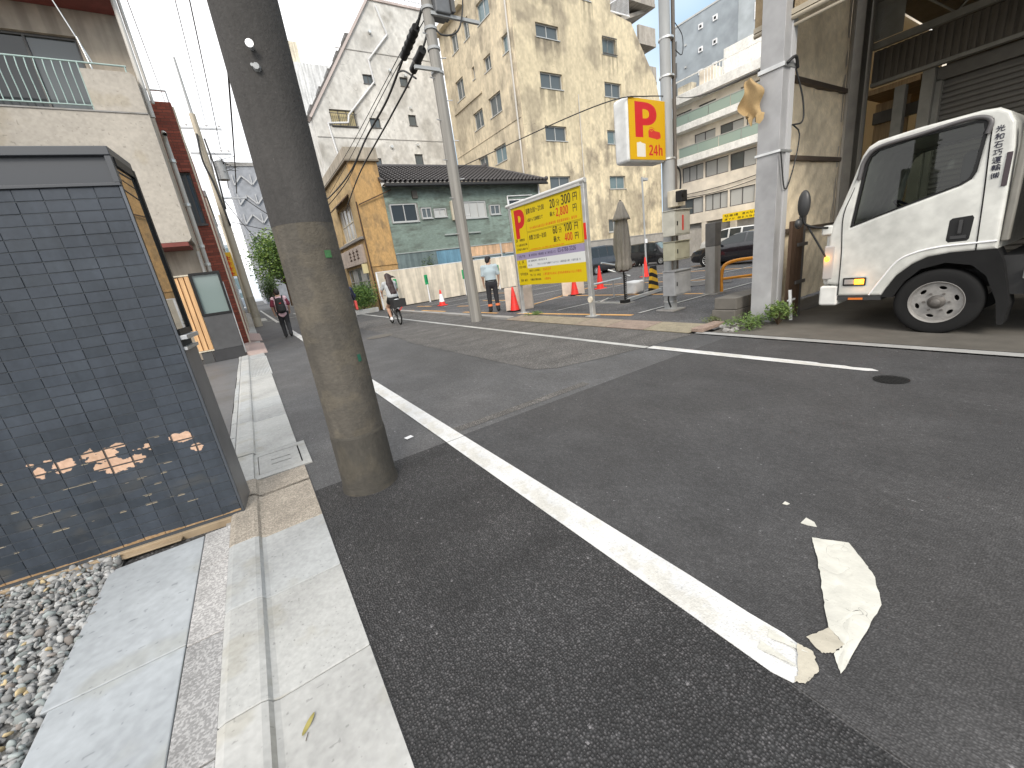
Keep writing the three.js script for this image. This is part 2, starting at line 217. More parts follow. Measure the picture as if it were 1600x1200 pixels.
// left gutter: precast blocks with a raised back lip
const gutter = area('gutter', [-0.15, 0, 0]);
struct('gutter_bed', sheet(-0.52, 0.052, -60, 10, -0.004), M.concGrey);
const gprof = new THREE.Shape([[-0.478, -0.05], [-0.478, 0.026], [-0.455, 0.034], [-0.345, 0.034], [-0.325, 0.028], [-0.312, 0.010], [-0.29, 0.003], [0.045, 0.008], [0.045, -0.05]].map((p) => new THREE.Vector2(...p)));
const gblock = (z0, z1) => wuv(new THREE.ExtrudeGeometry(gprof, { depth: z0 - z1 - 0.012, bevelEnabled: true, bevelSize: 0.004, bevelThickness: 0.004, bevelSegments: 1 }).translate(0, 0, z1 + 0.006));
const concs = [0, 1, 2, 3].map((i) => mat([[0.375, 0.375, 0.36], [0.35, 0.358, 0.355], [0.385, 0.383, 0.367], [0.335, 0.338, 0.33]][i], 0.85, { map: sized(concMap, 1.3 + 0.3 * i), bumpMap: concBump, bumpScale: 0.002 }));
let gz = 4.79, gi = 0;
while (gz > -27) {
  const z1 = gz - 0.63; let m = concs[Math.floor(h2(gi, 3, 5) * 4)];
  if (gz > -2.7 && gz < -1.5) m = concs[gz < -2.05 ? 1 : 0];
  if (gz < -2.7 && gz > -3.0) { mesh('gutter_block', gblock(gz, z1 - 0.05), M.pebbled, gutter); gz = -3.40; gi++; mesh('gutter_block', gblock(-3.40, -3.76), M.pebbled, gutter); gz = -3.76; continue; }
  if (gz === -3.76) { gz = -4.44; continue; }
  if (gz < -8.9 && gz > -9.3) { gz = -12.2; continue; }
  mesh('gutter_block', gblock(gz, z1), m, gutter); gz = z1; gi++;
}
{ // concrete drain lid with two slots
  const t = thing('drain_cover', 'pale concrete drain lid with two slots set in the gutter', 'drain cover', [-0.13, 0, -4.1]);
  mesh('surround', slab('z', 0, rect(-0.33, 0.115, 3.77, 4.43), [[-0.30, 0.05, 3.86, 4.34]], 0.05).rotateX(-Math.PI / 2).translate(0, 0.012, 0), concs[0], t);
  mesh('lid', slab('z', 0, rect(-0.29, 0.035, 3.87, 4.33), [[-0.20, -0.03, 4.015, 4.04], [-0.20, -0.03, 4.13, 4.155]], 0.04, 0.004).rotateX(-Math.PI / 2).translate(0, 0.008, 0), concs[2], t);
  mesh('lifting_slot', bx(0.036, 0.049, -0.03, 0.005, -4.33, -3.87), M.dark, t);
  mesh('back_lip', bx(-0.478, -0.33, -0.02, 0.034, -4.43, -3.77, 0.008), concs[0], t);
}
{ // steel bar grating
  const t = thing('gutter_grating', 'galvanised steel bar grating over the gutter before pink ramps', 'grating', [-0.13, 0, -10.7]), l = [], n = [];
  for (let i = 0; i <= 14; i++) l.push(bx(-0.32 + i * 0.026, -0.312 + i * 0.026, -0.01, 0.014, -12.15, -9.2));
  for (let i = 0; i <= 30; i++) n.push(bx(-0.33, 0.05, -0.008, 0.010, -9.2 - i * 0.098, -9.19 - i * 0.098));
  mesh('bearing_bar', l, M.galv, t); mesh('cross_bar', n, M.galv, t); mesh('frame', [bx(-0.35, -0.33, -0.01, 0.018, -12.18, -9.17), bx(0.05, 0.07, -0.01, 0.018, -12.18, -9.17), bx(-0.35, 0.07, -0.01, 0.018, -12.19, -12.16), bx(-0.35, 0.07, -0.01, 0.018, -9.19, -9.165)], M.galv, t);
  mesh('sump', sheet(-0.34, 0.06, -12.17, -9.18, -0.0035), M.concGrey, t);
}
function ramp(z0, z1, label) { // ribbed kerb ramp
  const t = thing('kerb_ramp', label, 'ramp', [-0.1, 0, (z0 + z1) / 2], 'pinkish kerb ramps'), l = [];
  const pr = new THREE.Shape([[-0.40, 0], [-0.40, 0.12], [-0.30, 0.12], [0.14, 0.02], [0.14, 0]].map((p) => new THREE.Vector2(...p)));
  mesh('ramp_body', wuv(new THREE.ExtrudeGeometry(pr, { depth: z0 - z1, bevelEnabled: false }).translate(0, 0, z1)), mat([0.42, 0.33, 0.30], 0.8, { map: grimeMap }), t);
  for (let z = z1 + 0.06; z < z0 - 0.05; z += 0.11) l.push(bar([-0.29, 0.121, z], [0.12, 0.027, z], 0.045, 0.012));
  mesh('rib', l, mat([0.46, 0.36, 0.33], 0.8, { map: grimeMap }), t);
}
ramp(-13.0, -15.9, 'pinkish ribbed kerb ramp lying in the gutter beside the steel grating'); ramp(-17.0, -20.5, 'pinkish ribbed kerb ramp next to the base of the far left pole');
// slabs behind the gutter
const pave = area('pavement_slab', [-0.8, 0, 0]);
for (const [z0, z1] of [[4.5, 1.2], [1.19, -2.06 + 0.01]]) mesh('slab', bx(-1.065, -0.625, -0.05, 0.03, z1, z0, 0.006), M.slab, pave);
mesh('slab', bx(-1.09, -0.625, -0.05, 0.030, -3.06, -2.055, 0.006), M.slab, pave);
for (let z = 3; z > -3; z -= 0.63) mesh('edging_strip', bx(-0.6225, -0.481, -0.05, 0.028, Math.max(z - 0.622, -3.08), z, 0.004), h2(z * 100 | 0, 1, 2) > 0.5 ? M.strip : mat([0.38, 0.37, 0.36], 0.9, { map: pebbleMap }), pave);
for (let z = -3.3; z > -12.6; z -= 0.62) mesh('porch_edge', bx(-0.545 + 0.01 * h2(z * 50 | 0, 2, 1), -0.485, -0.03, 0.035, z - 0.6, z, 0.006), concs[Math.abs(z * 7 | 0) % 4], pave);
struct('porch_floor', bx(-4, -0.552, -0.03, 0.022, -12.9, -4.0), mat([0.125, 0.125, 0.128], 0.5, { map: sized(concMap, 3) }));
// gravel bed
struct('gravel_bed', sheet(-4, -1.066, -3.6, 3, -0.006), mat([0.2, 0.195, 0.185], 0.95, { map: pebbleMap }));
{
  const g0 = new THREE.IcosahedronGeometry(1, 1), p = g0.attributes.position; for (let i = 0; i < p.count; i++) { const v = V().fromBufferAttribute(p, i), k = 0.8 + 0.36 * vn(v.x * 1.6 + 9, v.y * 1.6 + v.z * 1.3 + 9, 64, 64, 5); v.multiplyScalar(k); p.setXYZ(i, v.x, v.y * 0.8, v.z); }
  const g = mergeVertices((g0.deleteAttribute('normal'), g0.deleteAttribute('uv'), g0)); g.computeVertexNormals(); const N = 8200, im = new THREE.InstancedMesh(g, mat(1, 0.85), N), q = new THREE.Object3D(), r = rng(7);
  for (let i = 0; i < N; i++) {
    const top = i > N * 0.55, s = (0.010 + 0.011 * r() * r() + (r() < 0.1 ? 0.005 : 0)); q.position.set(-1.08 - r() * 1.25, 0.004 + (top ? 0.014 : 0) + 0.008 * r(), -3.38 + r() * 2.5); q.rotation.set(r() * 6, r() * 6, r() * 6); q.scale.set(s * (0.9 + 0.7 * r()), s * 0.75, s); q.updateMatrix(); im.setMatrixAt(i, q.matrix);
    const b = 0.17 + 0.30 * r() * (0.5 + 0.5 * r()), w = r(); im.setColorAt(i, w < 0.03 ? lin(0.48, 0.38, 0.22) : w < 0.09 ? lin(b * 1.05, b * 0.93, b * 0.84) : w < 0.25 ? lin(b * 0.8, b * 0.88, b * 0.86) : lin(b, b, b * 0.98));
  }
  im.name = 'gravel'; im.userData = { kind: 'stuff', label: 'loose grey pebbles below the dark tiled wall', category: 'gravel' }; scene.add(im);
}
{ // dry leaf on the gutter
  const t = thing('dry_leaf', 'curled yellow green leaf on the pale gutter block', 'leaf', [-0.21, 0.012, -1.33]);
  const g = new THREE.PlaneGeometry(0.018, 0.075, 4, 8); const p = g.attributes.position; for (let i = 0; i < p.count; i++) { const y = p.getY(i), k = Math.cos(y * 38) ** 0.8 || 0; p.setX(i, p.getX(i) * Math.max(0.1, k) + 0.006 * Math.sin(y * 60)); p.setZ(i, 8 * p.getX(i) ** 2 + 0.004 * Math.sin(y * 90) + 0.004); }
  g.rotateX(-Math.PI / 2).rotateY(-0.5).translate(-0.21, 0.010, -1.33); g.computeVertexNormals(); mesh('leaf_blade', g, mat([0.28, 0.24, 0.07], 0.7), t); mesh('stalk', cyl([-0.215, 0.013, -1.30], [-0.225, 0.013, -1.275], 0.0012), M.bark, t);
}
// ---------------------------------------------------------------- windows shared by all buildings
// frame is the part, panes are its sub-parts; face and at as in slab(); the hole is cut in the wall
function windowIn(parent, face, at, [u0, u1, v0, v1], o = {}) {
  const f = o.frame || M.alu, d = o.depth ?? 0.12, w = o.w ?? 0.05, n = o.panes ?? 2, g = [];
  const B = (a0, a1, b0, b1, z0, z1) => { const q = new THREE.BoxGeometry(a1 - a0, b1 - b0, z1 - z0).translate((a0 + a1) / 2, (b0 + b1) / 2, (z0 + z1) / 2); return wuv(place(q, face, at)); };
  g.push(B(u0, u0 + w, v0 + w, v1 - w, -d - 0.05, -d + 0.03), B(u1 - w, u1, v0 + w, v1 - w, -d - 0.05, -d + 0.03), B(u0, u1, v1 - w, v1, -d - 0.05, -d + 0.03), B(u0, u1, v0, v0 + w, -d - 0.05, -d + 0.03));
  for (let i = 1; i < n; i++) { const c = u0 + (u1 - u0) * i / n; g.push(B(c - w * 0.45, c + w * 0.45, v0 + w, v1 - w, -d - 0.045, -d + 0.025)); }
  if (o.cross) g.push(B(u0 + w, u1 - w, lerp(v0, v1, o.cross) - w / 2, lerp(v0, v1, o.cross) + w / 2, -d - 0.04, -d + 0.02));
  if (o.sill !== false) g.push(B(u0 - 0.04, u1 + 0.04, v0 - 0.05, v0 - 0.002, -d + 0.035, 0.05));
  const fr = mesh('window', g, f, parent);
  for (let i = 0; i < n; i++) { const a = u0 + (u1 - u0) * i / n + (i ? w * 0.5 : w), b = u0 + (u1 - u0) * (i + 1) / n - (i < n - 1 ? w * 0.5 : w); const gm = Array.isArray(o.glass) ? o.glass[i % o.glass.length] : o.glass || M.glass; mesh('pane', B(a, b, v0 + w, v1 - w, -d - 0.02 - 0.006 * (i % 2), -d - 0.012 - 0.006 * (i % 2)), gm, fr); }
  if (o.bars) { const l = []; for (let u = u0; u <= u1 + 0.001; u += (u1 - u0) / Math.max(6, Math.round((u1 - u0) / 0.13))) l.push(B(u - 0.012, u + 0.012, v0 + (o.barLow ?? 0), lerp(v0, v1, o.barTop ?? 1), 0.08, 0.10)); for (const v of [v0 + 0.02, lerp(v0, v1, o.barTop ?? 1)]) l.push(B(u0 - 0.06, u1 + 0.06, v - 0.02, v + 0.02, 0.06, 0.12)); mesh('window_bars', l, o.barMat || M.aluDark, fr); }
  return fr;
}
const holesOf = (l) => l.map((w) => w.slice(0, 4));

// ---------------------------------------------------------------- dark tiled wing wall
{
  const t = thing('tiled_wall', 'dark blue grey tiled wing wall with peeling paint beside the gravel', 'wall', [0, 0, 0]);
  const W = 3.2, pw = 0.1085, ph = 0.06, rows = 35, y0 = 0.05;
  // paint that has flaked off a pale ground, in wall metres: u from the corner to the left, v up
  const peel = (u, v) => { // returns 1 where the paint is gone
    const n = fbm(u * 0.25, v * 0.25, 60, 100, 5, 203), e = (cx, cy, rx, ry) => 1 - Math.hypot((u - cx) / rx, (v - cy) / ry);
    const m = Math.max(e(0.60, 0.68, 0.26, 0.075), e(0.50, 0.60, 0.16, 0.06), e(0.16, 0.665, 0.11, 0.05), e(0.11, 0.58, 0.05, 0.05), e(0.84, 0.66, 0.04, 0.05));
    return m * 1.1 + (n - 0.5) * 1.9 > 0.42 ? 1 : 0;
  };
  const paintTex = tex(1024, 1024, (a, b) => {
    const u = (1 - a) * 1.6, v = b * 2.4, g = fbm(a, b, 10, 14, 5, 207), f = fbm(a, b, 120, 160, 3, 209), st = fbm(a, b, 60, 4, 3, 215);
    const du = (u / pw) % 1, dv = ((v - y0) / ph + 100) % 1, joint = du < 0.05 || du > 0.95 || dv < 0.08 || dv > 0.92;
    const lineWear = (dv < 0.09 || dv > 0.91) && v < 0.72 && v > 0.2 && fbm(a, b, 22, 60, 3, 211) > 0.67 && u > 0.2;
    if (peel(u, v)) return joint ? [96, 84, 76] : [216 - 30 * f, 182 - 30 * f, 158 - 30 * f];
    if (lineWear) return [150, 138, 118];
    if (v < 0.05 + 0.03 * g) return [178 - 40 * f, 150 - 40 * f, 118 - 40 * f];
    const dirt = sst(0.55, 0.75, fbm(a, b, 8, 20, 4, 213)) * sst(0.75, 0.1, v), k = 0.86 + 0.28 * g + 0.1 * (f - 0.5) + 0.12 * (st - 0.5);
    return [lerp(59 * k, 90, dirt * 0.6), lerp(65 * k, 86, dirt * 0.6), lerp(73 * k, 80, dirt * 0.6)];
  }, null);
  paintTex.wrapS = paintTex.wrapT = THREE.ClampToEdgeWrapping;
  const paintRough = tex(256, 256, (a, b) => 255 * (0.3 + 0.35 * fbm(a, b, 12, 16, 4, 217)), null, false);
  const tileMat = new THREE.MeshPhysicalMaterial({ specularIntensity: 0.6, map: paintTex, roughnessMap: paintRough, roughness: 1, bumpMap: roughBump, bumpScale: 0.0006 }), tileMats = [0.9, 0.97, 1, 1.0].map((k, i) => { const m = tileMat.clone(); m.color = lin(k, k, k * (0.98 + 0.02 * (i % 2))); m.roughness = 0.8 + 0.12 * i; return m; }), jointMat = mat([0.05, 0.056, 0.063], 0.8);
  const uvw = (g) => { const p = g.attributes.position, uv = new Float32Array(p.count * 2); for (let i = 0; i < p.count; i++) { uv[2 * i] = 1 + p.getX(i) / 1.6; uv[2 * i + 1] = p.getY(i) / 2.4; } g.setAttribute('uv', new THREE.BufferAttribute(uv, 2)); return g; };
  t.position.set(-0.41, 0, -3.2); t.rotation.y = -0.1107; bases.delete(t);
  mesh('wall_core', bx(-W, -0.001, -0.05, 2.16, -0.31, -0.0030), jointMat, t);
  const rest = [], r = rng(5), cand = [];
  for (let k = 0; k < rows; k++) for (let c = 0; c < Math.floor(W / pw); c++) cand.push([k, c, c * pw < 0.44 + 0.79 * (1 - k / rows) + 0.1 ? 0 : 1]);
  let n = 0;
  for (const [k, c, far] of cand) {
    const x1 = -c * pw - 0.003, x0 = x1 - pw + 0.001, ya = y0 + k * ph + 0.0015, yb = ya + ph - 0.0035, bow = 0.0022;
    const z = (r() - 0.5) * 0.0012, tl = (r() - 0.5) * 0.0024, s = 0.0022; // cushion-edged tile: raised face, sloped rim
    const P = [[x0, ya, -0.0035], [x1, ya, -0.0035], [x1, yb, -0.0035], [x0, yb, -0.0035], [x0 + s, ya + s, z], [x1 - s, ya + s, z + tl], [x1 - s, yb - s, z + tl + bow * 0.3], [x0 + s, yb - s, z + bow * 0.3]], I = [4, 5, 6, 4, 6, 7, 0, 1, 5, 0, 5, 4, 1, 2, 6, 1, 6, 5, 2, 3, 7, 2, 7, 6, 3, 0, 4, 3, 4, 7];
    const g = new THREE.BufferGeometry(); g.setAttribute('position', new THREE.Float32BufferAttribute(I.flatMap((i) => P[i]), 3)); g.computeVertexNormals(); uvw(g);
    if (!far && n < 300) { mesh('tile', g, tileMats[Math.floor(r() * 4)], t); n++; } else rest.push(g);
  }
  mesh('further_tiles', rest, tileMat, t).userData.kind = 'stuff';
  const fascia = mat([0.035, 0.04, 0.048], 0.35);
  mesh('fascia_panel', bx(-W, -0.012, 2.165, 2.30, -0.30, -0.012), fascia, t);
  mesh('coping', [bx(-W - 0.02, 0.015, 2.30, 2.345, -0.325, 0.018, 0.004), bx(-W, 0.012, 2.15, 2.166, -0.01, 0.012, 0.002), bx(-0.014, 0.014, 2.166, 2.30, -0.025, 0.012, 0.002)], mat([0.045, 0.05, 0.058], 0.4), t);
  mesh('plinth', [bx(-W, 0.0, -0.08, 0.03, -0.05, 0.022, 0.006), bx(-W, -0.35, 0.0, 0.012, 0.02, 0.07, 0.006)], mat([0.30, 0.23, 0.15], 0.9, { map: grimeMap, bumpMap: concBump, bumpScale: 0.006 }), t);
  // street side: glazed case over a metal panel
  const sf = mesh('side_window', [bx(0.001, 0.022, 1.30, 2.30, -0.325, -0.29, 0.003), bx(0.001, 0.02, 2.255, 2.30, -0.289, -0.02), bx(0.001, 0.02, 1.30, 1.335, -0.289, -0.02)], M.black, t);
  mesh('pane', bx(0.002, 0.010, 1.337, 2.253, -0.288, -0.03), phys([0.05, 0.055, 0.055], 0.02, { clearcoat: 1, clearcoatRoughness: 0.01 }), sf);
  mesh('side_panel', bx(0.001, 0.014, 0.04, 1.20, -0.31, -0.012, 0.002), mat([0.17, 0.17, 0.175], 0.4, { metalness: 0.3, map: grimeMap }), t);
  mesh('ledge', [bx(0.001, 0.05, 1.27, 1.297, -0.31, -0.01, 0.003), bx(0.001, 0.03, 1.205, 1.225, -0.31, -0.01)], M.steel, t);
  mesh('corner_trim', bx(0.0, 0.012, 0.03, 2.16, -0.011, 0.002), mat([0.09, 0.1, 0.115], 0.35, { metalness: 0.5 }), t);
}
// ---------------------------------------------------------------- foreground concrete pole
{
  const t = thing('concrete_pole', 'thick weathered concrete utility pole rising beside the pale gutter', 'utility pole', [0.43, 0, -2.97]);
  const poleTex = tex(512, 1024, (u, v) => {
    const a = fbm(u, v, 5, 6, 5, 301), b = fbm(u, v, 60, 120, 3, 303), s = fbm(u, v, 26, 3, 4, 305), m = sst(0.46, 0.62, fbm(u, v, 7, 10, 5, 307)), pit = vn(u * 110, v * 240, 110, 240, 309) > 0.965 ? 1 : 0;
    const k = 0.70 + 0.3 * a + 0.16 * (b - 0.5) + 0.16 * (s - 0.5); let c = [95 * k, 90 * k, 82 * k];
    c = [lerp(c[0], 113 * k, m * 0.55), lerp(c[1], 105 * k, m * 0.55), lerp(c[2], 91 * k, m * 0.55)];
    if (pit) c = c.map((q) => q * 1.22); return c;
  }, null);
  const darkPoleTex = tex(512, 512, (u, v) => { const a = fbm(u, v, 6, 5, 5, 311), b = fbm(u, v, 80, 90, 2, 313); const k = 0.78 + 0.22 * a + 0.12 * (b - 0.5) + 0.1 * (fbm(u, v, 30, 3, 3, 317) - 0.5), w = vn(u * 90, v * 90, 90, 90, 319) > 0.97 ? 1.3 : 1; return [72 * k * w, 70 * k * w, 68 * k * w]; }, null);  // darker grey map for the upper shaft
  const P = [], H = 11; const rad = (y) => 0.188 - y * 0.0042;
  const lathe = (y0, y1, off) => new THREE.LatheGeometry([[rad(y0) + off, y0], [rad((y0 + y1) / 2) + off, (y0 + y1) / 2], [rad(y1) + off, y1]].map((p) => new THREE.Vector2(...p)), 48).translate(0.43, 0, -2.97);
  const repeat = (tx, a, b) => { const c = tx.clone(); c.repeat.set(a, b); c.needsUpdate = true; return c; };
  mesh('shaft', lathe(0.45, 1.85, 0), new THREE.MeshStandardMaterial({ map: repeat(poleTex, 1, 1), roughness: 0.92, bumpMap: repeat(concBump, 2, 3), bumpScale: 0.004 }), t);
  mesh('shaft', [lathe(1.85, 11, 0.0006), new THREE.CylinderGeometry(rad(H), rad(H), 0.01, 32).translate(0.43, H, -2.97)], new THREE.MeshStandardMaterial({ map: repeat(darkPoleTex, 1, 5), roughness: 0.95, bumpMap: repeat(concBump, 2, 14), bumpScale: 0.004 }), t);
  mesh('base_sleeve', new THREE.LatheGeometry([[0.206, -0.02], [0.203, 0.03], [0.195, 0.07], [0.193, 0.2], [0.191, 0.43], [0.188, 0.455], [0.18, 0.456]].map((p) => new THREE.Vector2(...p)), 48).translate(0.43, 0, -2.97), new THREE.MeshStandardMaterial({ map: repeat(poleTex, 1, 0.4), color: lin(0.68, 0.69, 0.69), roughness: 0.9, bumpMap: repeat(concBump, 2, 1), bumpScale: 0.004 }), t);
  const side = (ang, y, out) => [0.43 + Math.sin(ang) * (rad(y) + out), y, -2.97 + Math.cos(ang) * (rad(y) + out)];
  mesh('step_bolt', [cyl(side(-0.25, 2.72, -0.02), side(-0.25, 2.72, 0.05), 0.012), cyl(side(-0.25, 2.72, 0.045), side(-0.25, 2.72, 0.055), 0.02)], M.steel, t);
  mesh('clamp', [cyl(side(-0.25, 2.63, -0.02), side(-0.25, 2.63, 0.03), 0.022, 0.016, 8), cyl(side(-0.35, 2.64, 0), side(-0.35, 2.64, 0.02), 0.008)], M.steelGrey, t);
  const sticker = (ang, y, w, h) => { const g = new THREE.CylinderGeometry(rad(y) + 0.004, rad(y) + 0.004, h, 6, 1, true, ang - w / 2, w); return g.translate(0.43, y, -2.97); };
  const green = mat([0.05, 0.15, 0.055], 0.7, { side: THREE.DoubleSide, map: grimeMap });
  mesh('green_sticker', sticker(0.42, 1.66, 0.24, 0.045), green, t); mesh('green_sticker', sticker(0.62, 0.98, 0.16, 0.05), mat([0.02, 0.12, 0.075], 0.7, { side: THREE.DoubleSide }), t);
}
// ---------------------------------------------------------------- entrance beyond the tiled wall
{
  const t = thing('notice_case', 'glass notice case with black frame on a grey panel', 'notice case', [-0.7, 0, -13.0]);
  const f = mesh('frame', slab('z', -12.95, rect(-1.0, -0.36, 1.21, 2.27), [[-0.955, -0.405, 1.26, 2.22]], 0.1, 0.004), M.black, t);
  mesh('pane', bx(-0.954, -0.406, 1.261, 2.219, -13.02, -13.01), phys([0.2, 0.25, 0.24], 0.12), f);
  mesh('grey_panel', bx(-1.0, -0.37, 0.32, 1.205, -13.08, -12.97, 0.004), mat([0.072, 0.072, 0.074], 0.6, { map: grimeMap }), t);
  mesh('dark_base', bx(-1.06, -0.37, 0.02, 0.315, -13.1, -12.94, 0.004), mat([0.03, 0.03, 0.032], 0.6, { map: grimeMap }), t);
  mesh('edge_trim', bx(-0.362, -0.34, 0.03, 2.0, -13.05, -13.0), M.galv, t);
  const s = thing('slat_screen', 'three light wooden slats standing left of the glass notice case', 'screen', [-1.2, 0, -13.0]);
  for (let i = 0; i < 3; i++) mesh('slat', bx(-1.33 + i * 0.113, -1.24 + i * 0.113, 0.36, 2.19 + 0.02 * i, -13.02 + 0.012 * i, -12.97 + 0.012 * i, 0.006), M.wood, s);
  for (const y of [2.22, 0.325]) mesh('rail', bx(-1.34, -1.005, y, y + 0.03, -13.04, -12.93), M.cream, s); mesh('backing', bx(-1.33, -1.01, 0.36, 2.21, -13.06, -13.03), M.wood, s);
  mesh('footing', bx(-1.3, -1.07, 0.02, 0.315, -13.05, -12.96), mat(0.06, 0.6), s);
}
// ---------------------------------------------------------------- beige building with balcony
const beigeM = mat([0.40, 0.345, 0.275], 0.88, { map: sized(streakMap, 6), bumpMap: concBump, bumpScale: 0.002 }), beigeL = mat([0.39, 0.355, 0.305], 0.85, { map: sized(concMap, 5), bumpMap: concBump, bumpScale: 0.002 }), oxide = mat([0.2, 0.055, 0.045], 0.8, { map: grimeMap }), mint = mat([0.33, 0.43, 0.4], 0.5, { map: grimeMap });
{
  const t = thing('beige_building', 'beige rendered building with a pale green railed balcony', 'building', [-4, 0, -14]);
  mesh('wall', [slab('z', -14.35, rect(-9, -0.72, 0, 14), [[-3.4, -1.62, 5.75, 7.72]], 0.25), bx(-9, -0.72, 0, 14, -15.6, -14.61)], beigeM, t);
  windowIn(t, 'z', -14.35, [-3.4, -1.62, 5.75, 7.72], { panes: 2, glass: [M.glass, M.glassGrey], frame: M.aluDark, sill: false });
  mesh('balcony_front', [slab('z', -13.3, [[-9, 3.06], [-0.78, 3.06], [-0.7, 3.14], [-0.7, 5.87], [-9, 5.87]], [], 0.14), bx(-0.86, -0.72, 3.1, 5.85, -14.34, -13.44)], beigeL, t);
  mesh('balcony_parapet', [slab('z', -13.296, [[-1.62, 5.872], [-0.72, 5.872], [-0.72, 6.60], [-0.80, 6.68], [-1.62, 6.68]], [], 0.14, 0.005), bx(-0.86, -0.725, 5.872, 6.64, -14.34, -13.45)], beigeL, t);
  mesh('balcony_floor', bx(-9, -0.88, 5.6, 5.75, -14.34, -13.45), beigeM, t);
  mesh('soffit', [bx(-9, -0.80, 2.96, 3.055, -14.34, -13.30)], oxide, t);
  const sl = mesh('upper_slab', bx(-9, -0.70, 8.25, 8.6, -14.34, -13.2), oxide, t); mesh('upper_balcony', bx(-9, -0.7, 8.602, 11.4, -13.34, -13.2), beigeL, sl);
  const rl = [], rr = []; for (let x = -4.6; x < -1.66; x += 0.135) rl.push(tube([[x, 5.99, -13.34], [x, 6.2, -13.34], [x, 6.45, -13.3], [x, 6.62, -13.3], [x, 6.8, -13.36]], 0.011, 5, 8));
  rr.push(cyl([-4.6, 6.82, -13.36], [-0.82, 6.82, -13.36], 0.018), cyl([-4.6, 5.99, -13.34], [-1.64, 5.99, -13.34], 0.014), cyl([-0.85, 6.66, -13.36], [-0.85, 6.82, -13.36], 0.014), cyl([-1.64, 5.9, -13.35], [-1.64, 6.82, -13.35], 0.014));
  for (let i = 0; i < rl.length; i++) mesh('baluster', rl[i], mint, t); mesh('handrail', rr, mint, t);
  mesh('mould_line', bx(-9, -0.715, 5.862, 5.89, -13.31, -13.28), M.concGrey, t);
  mesh('drying_pole', [cyl([-1.4, 6.9, -13.6], [-1.9, 8.9, -13.4], 0.014), cyl([-1.42, 6.65, -13.45], [-1.5, 7.35, -13.5], 0.016)], M.galv, t);
  mesh('drain_pipe', [cyl([-0.66, 5.9, -13.6], [-0.66, 12, -13.6], 0.05), cyl([-0.58, 6.3, -13.9], [-0.58, 12, -13.9], 0.035), cyl([-0.72, 0.1, -14.2], [-0.72, 2.9, -14.2], 0.035)], M.pipe, t);
  mesh('vent_pipe', tube([[-0.62, 2.2, -14.9], [-0.62, 4.0, -14.9], [-0.62, 5.6, -14.9], [-0.62, 5.85, -14.86], [-0.60, 5.92, -14.7], [-0.58, 5.85, -14.6]], 0.055, 8, 30), M.pipe, t);
  for (const y of [2.6, 3.1, 4.2, 5.3]) mesh('pipe_collar', cyl([-0.62, y - 0.04, -14.9], [-0.62, y + 0.04, -14.9], 0.075), M.galv, t);
  mesh('side_wall', bx(-0.719, -0.70, 8.6, 14, -15.6, -13.2), beigeM, t);
}
// ---------------------------------------------------------------- red brick building
const brickTex = tex(512, 512, (u, v) => { const r = Math.floor(v * 28), x = u * 10 + (r % 2) * 0.5, c = Math.floor(x) % 10, q = h2(c, r, 401), j = (x % 1) < 0.05 || (v * 28) % 1 < 0.14, f = fbm(u, v, 60, 60, 3, 405); return j ? [92, 62, 54] : [120 + 40 * q + 20 * (f - 0.5), 62 + 22 * q, 50 + 16 * q]; }, 2.1);
{
  const t = thing('brick_building', 'narrow red brick building with a dark framed window behind the beige one', 'building', [-2, 0, -16]);
  mesh('wall', [slab('z', -16, rect(-6, -0.26, 0, 7.1), [[-0.64, -0.35, 3.85, 5.3]], 0.2), bx(-6, -0.26, 0, 7.1, -22.5, -16.21)], mat([0.165, 0.072, 0.058], 0.85, { map: brickTex, bumpMap: sized(roughBump, 0.4), bumpScale: 0.004 }), t);
  windowIn(t, 'z', -16, [-0.64, -0.35, 3.85, 5.3], { panes: 2, frame: M.aluDark, glass: [M.glassGrey, M.glass] });
  mesh('roof_rail', [cyl([-3, 7.45, -16.2], [-0.3, 7.45, -16.2], 0.025), ...[-2.6, -2, -1.4, -0.8, -0.3].map((x) => cyl([x, 7.1, -16.2], [x, 7.45, -16.2], 0.02))], M.galv, t);
  mesh('gutter_edge', bx(-0.258, -0.22, 0, 7.0, -16.4, -16.02), M.cream, t);
}
for (const [x1, z0, z1, h, c, lab] of [[-0.22, -24, -33, 6.2, [0.55, 0.48, 0.38], 'cream low building on the left past the red brick one'], [-0.45, -34, -46, 8.6, [0.5, 0.49, 0.46], 'pale grey shop building behind the far left pole'], [-0.5, -47, -64, 7, [0.45, 0.4, 0.36], 'small tan building at the far left end of the street']]) {
  const t = thing('street_building', lab, 'building', [x1 - 3, 0, z0]), win = [], hs = [];
  for (let k = 0; k < Math.floor(h / 3); k++) for (let z = z0 - 1.2; z > z1 + 1.2; z -= 2.6) hs.push([-z - 0.6, -z + 0.6, 1.0 + 3 * k, 2.4 + 3 * k]);
  const m = mat(c, 0.85, { map: streakMap }); mesh('wall', bx(x1 - 7, x1, 0, h, z1, z0), m, t); mesh('parapet', bx(x1 - 7.05, x1 + 0.05, h, h + 0.25, z1 - 0.05, z0 + 0.05), M.concGrey, t);
  for (const q of hs) { const w = mesh('window', bx(x1, x1 + 0.05, q[2], q[3], -q[1], -q[0]), M.alu, t); mesh('pane', bx(x1 + 0.05, x1 + 0.056, q[2] + 0.08, q[3] - 0.08, -q[1] + 0.08, -q[0] - 0.08), M.glassGrey, w); }
  for (let x = x1 - 0.9; x > x1 - 6; x -= 2.2) { const w = mesh('window', bx(x - 0.5, x + 0.5, 3.6, 4.8, z0, z0 + 0.05), M.alu, t); mesh('pane', bx(x - 0.44, x + 0.44, 3.66, 4.74, z0 + 0.05, z0 + 0.056), M.glassGrey, w); }
}
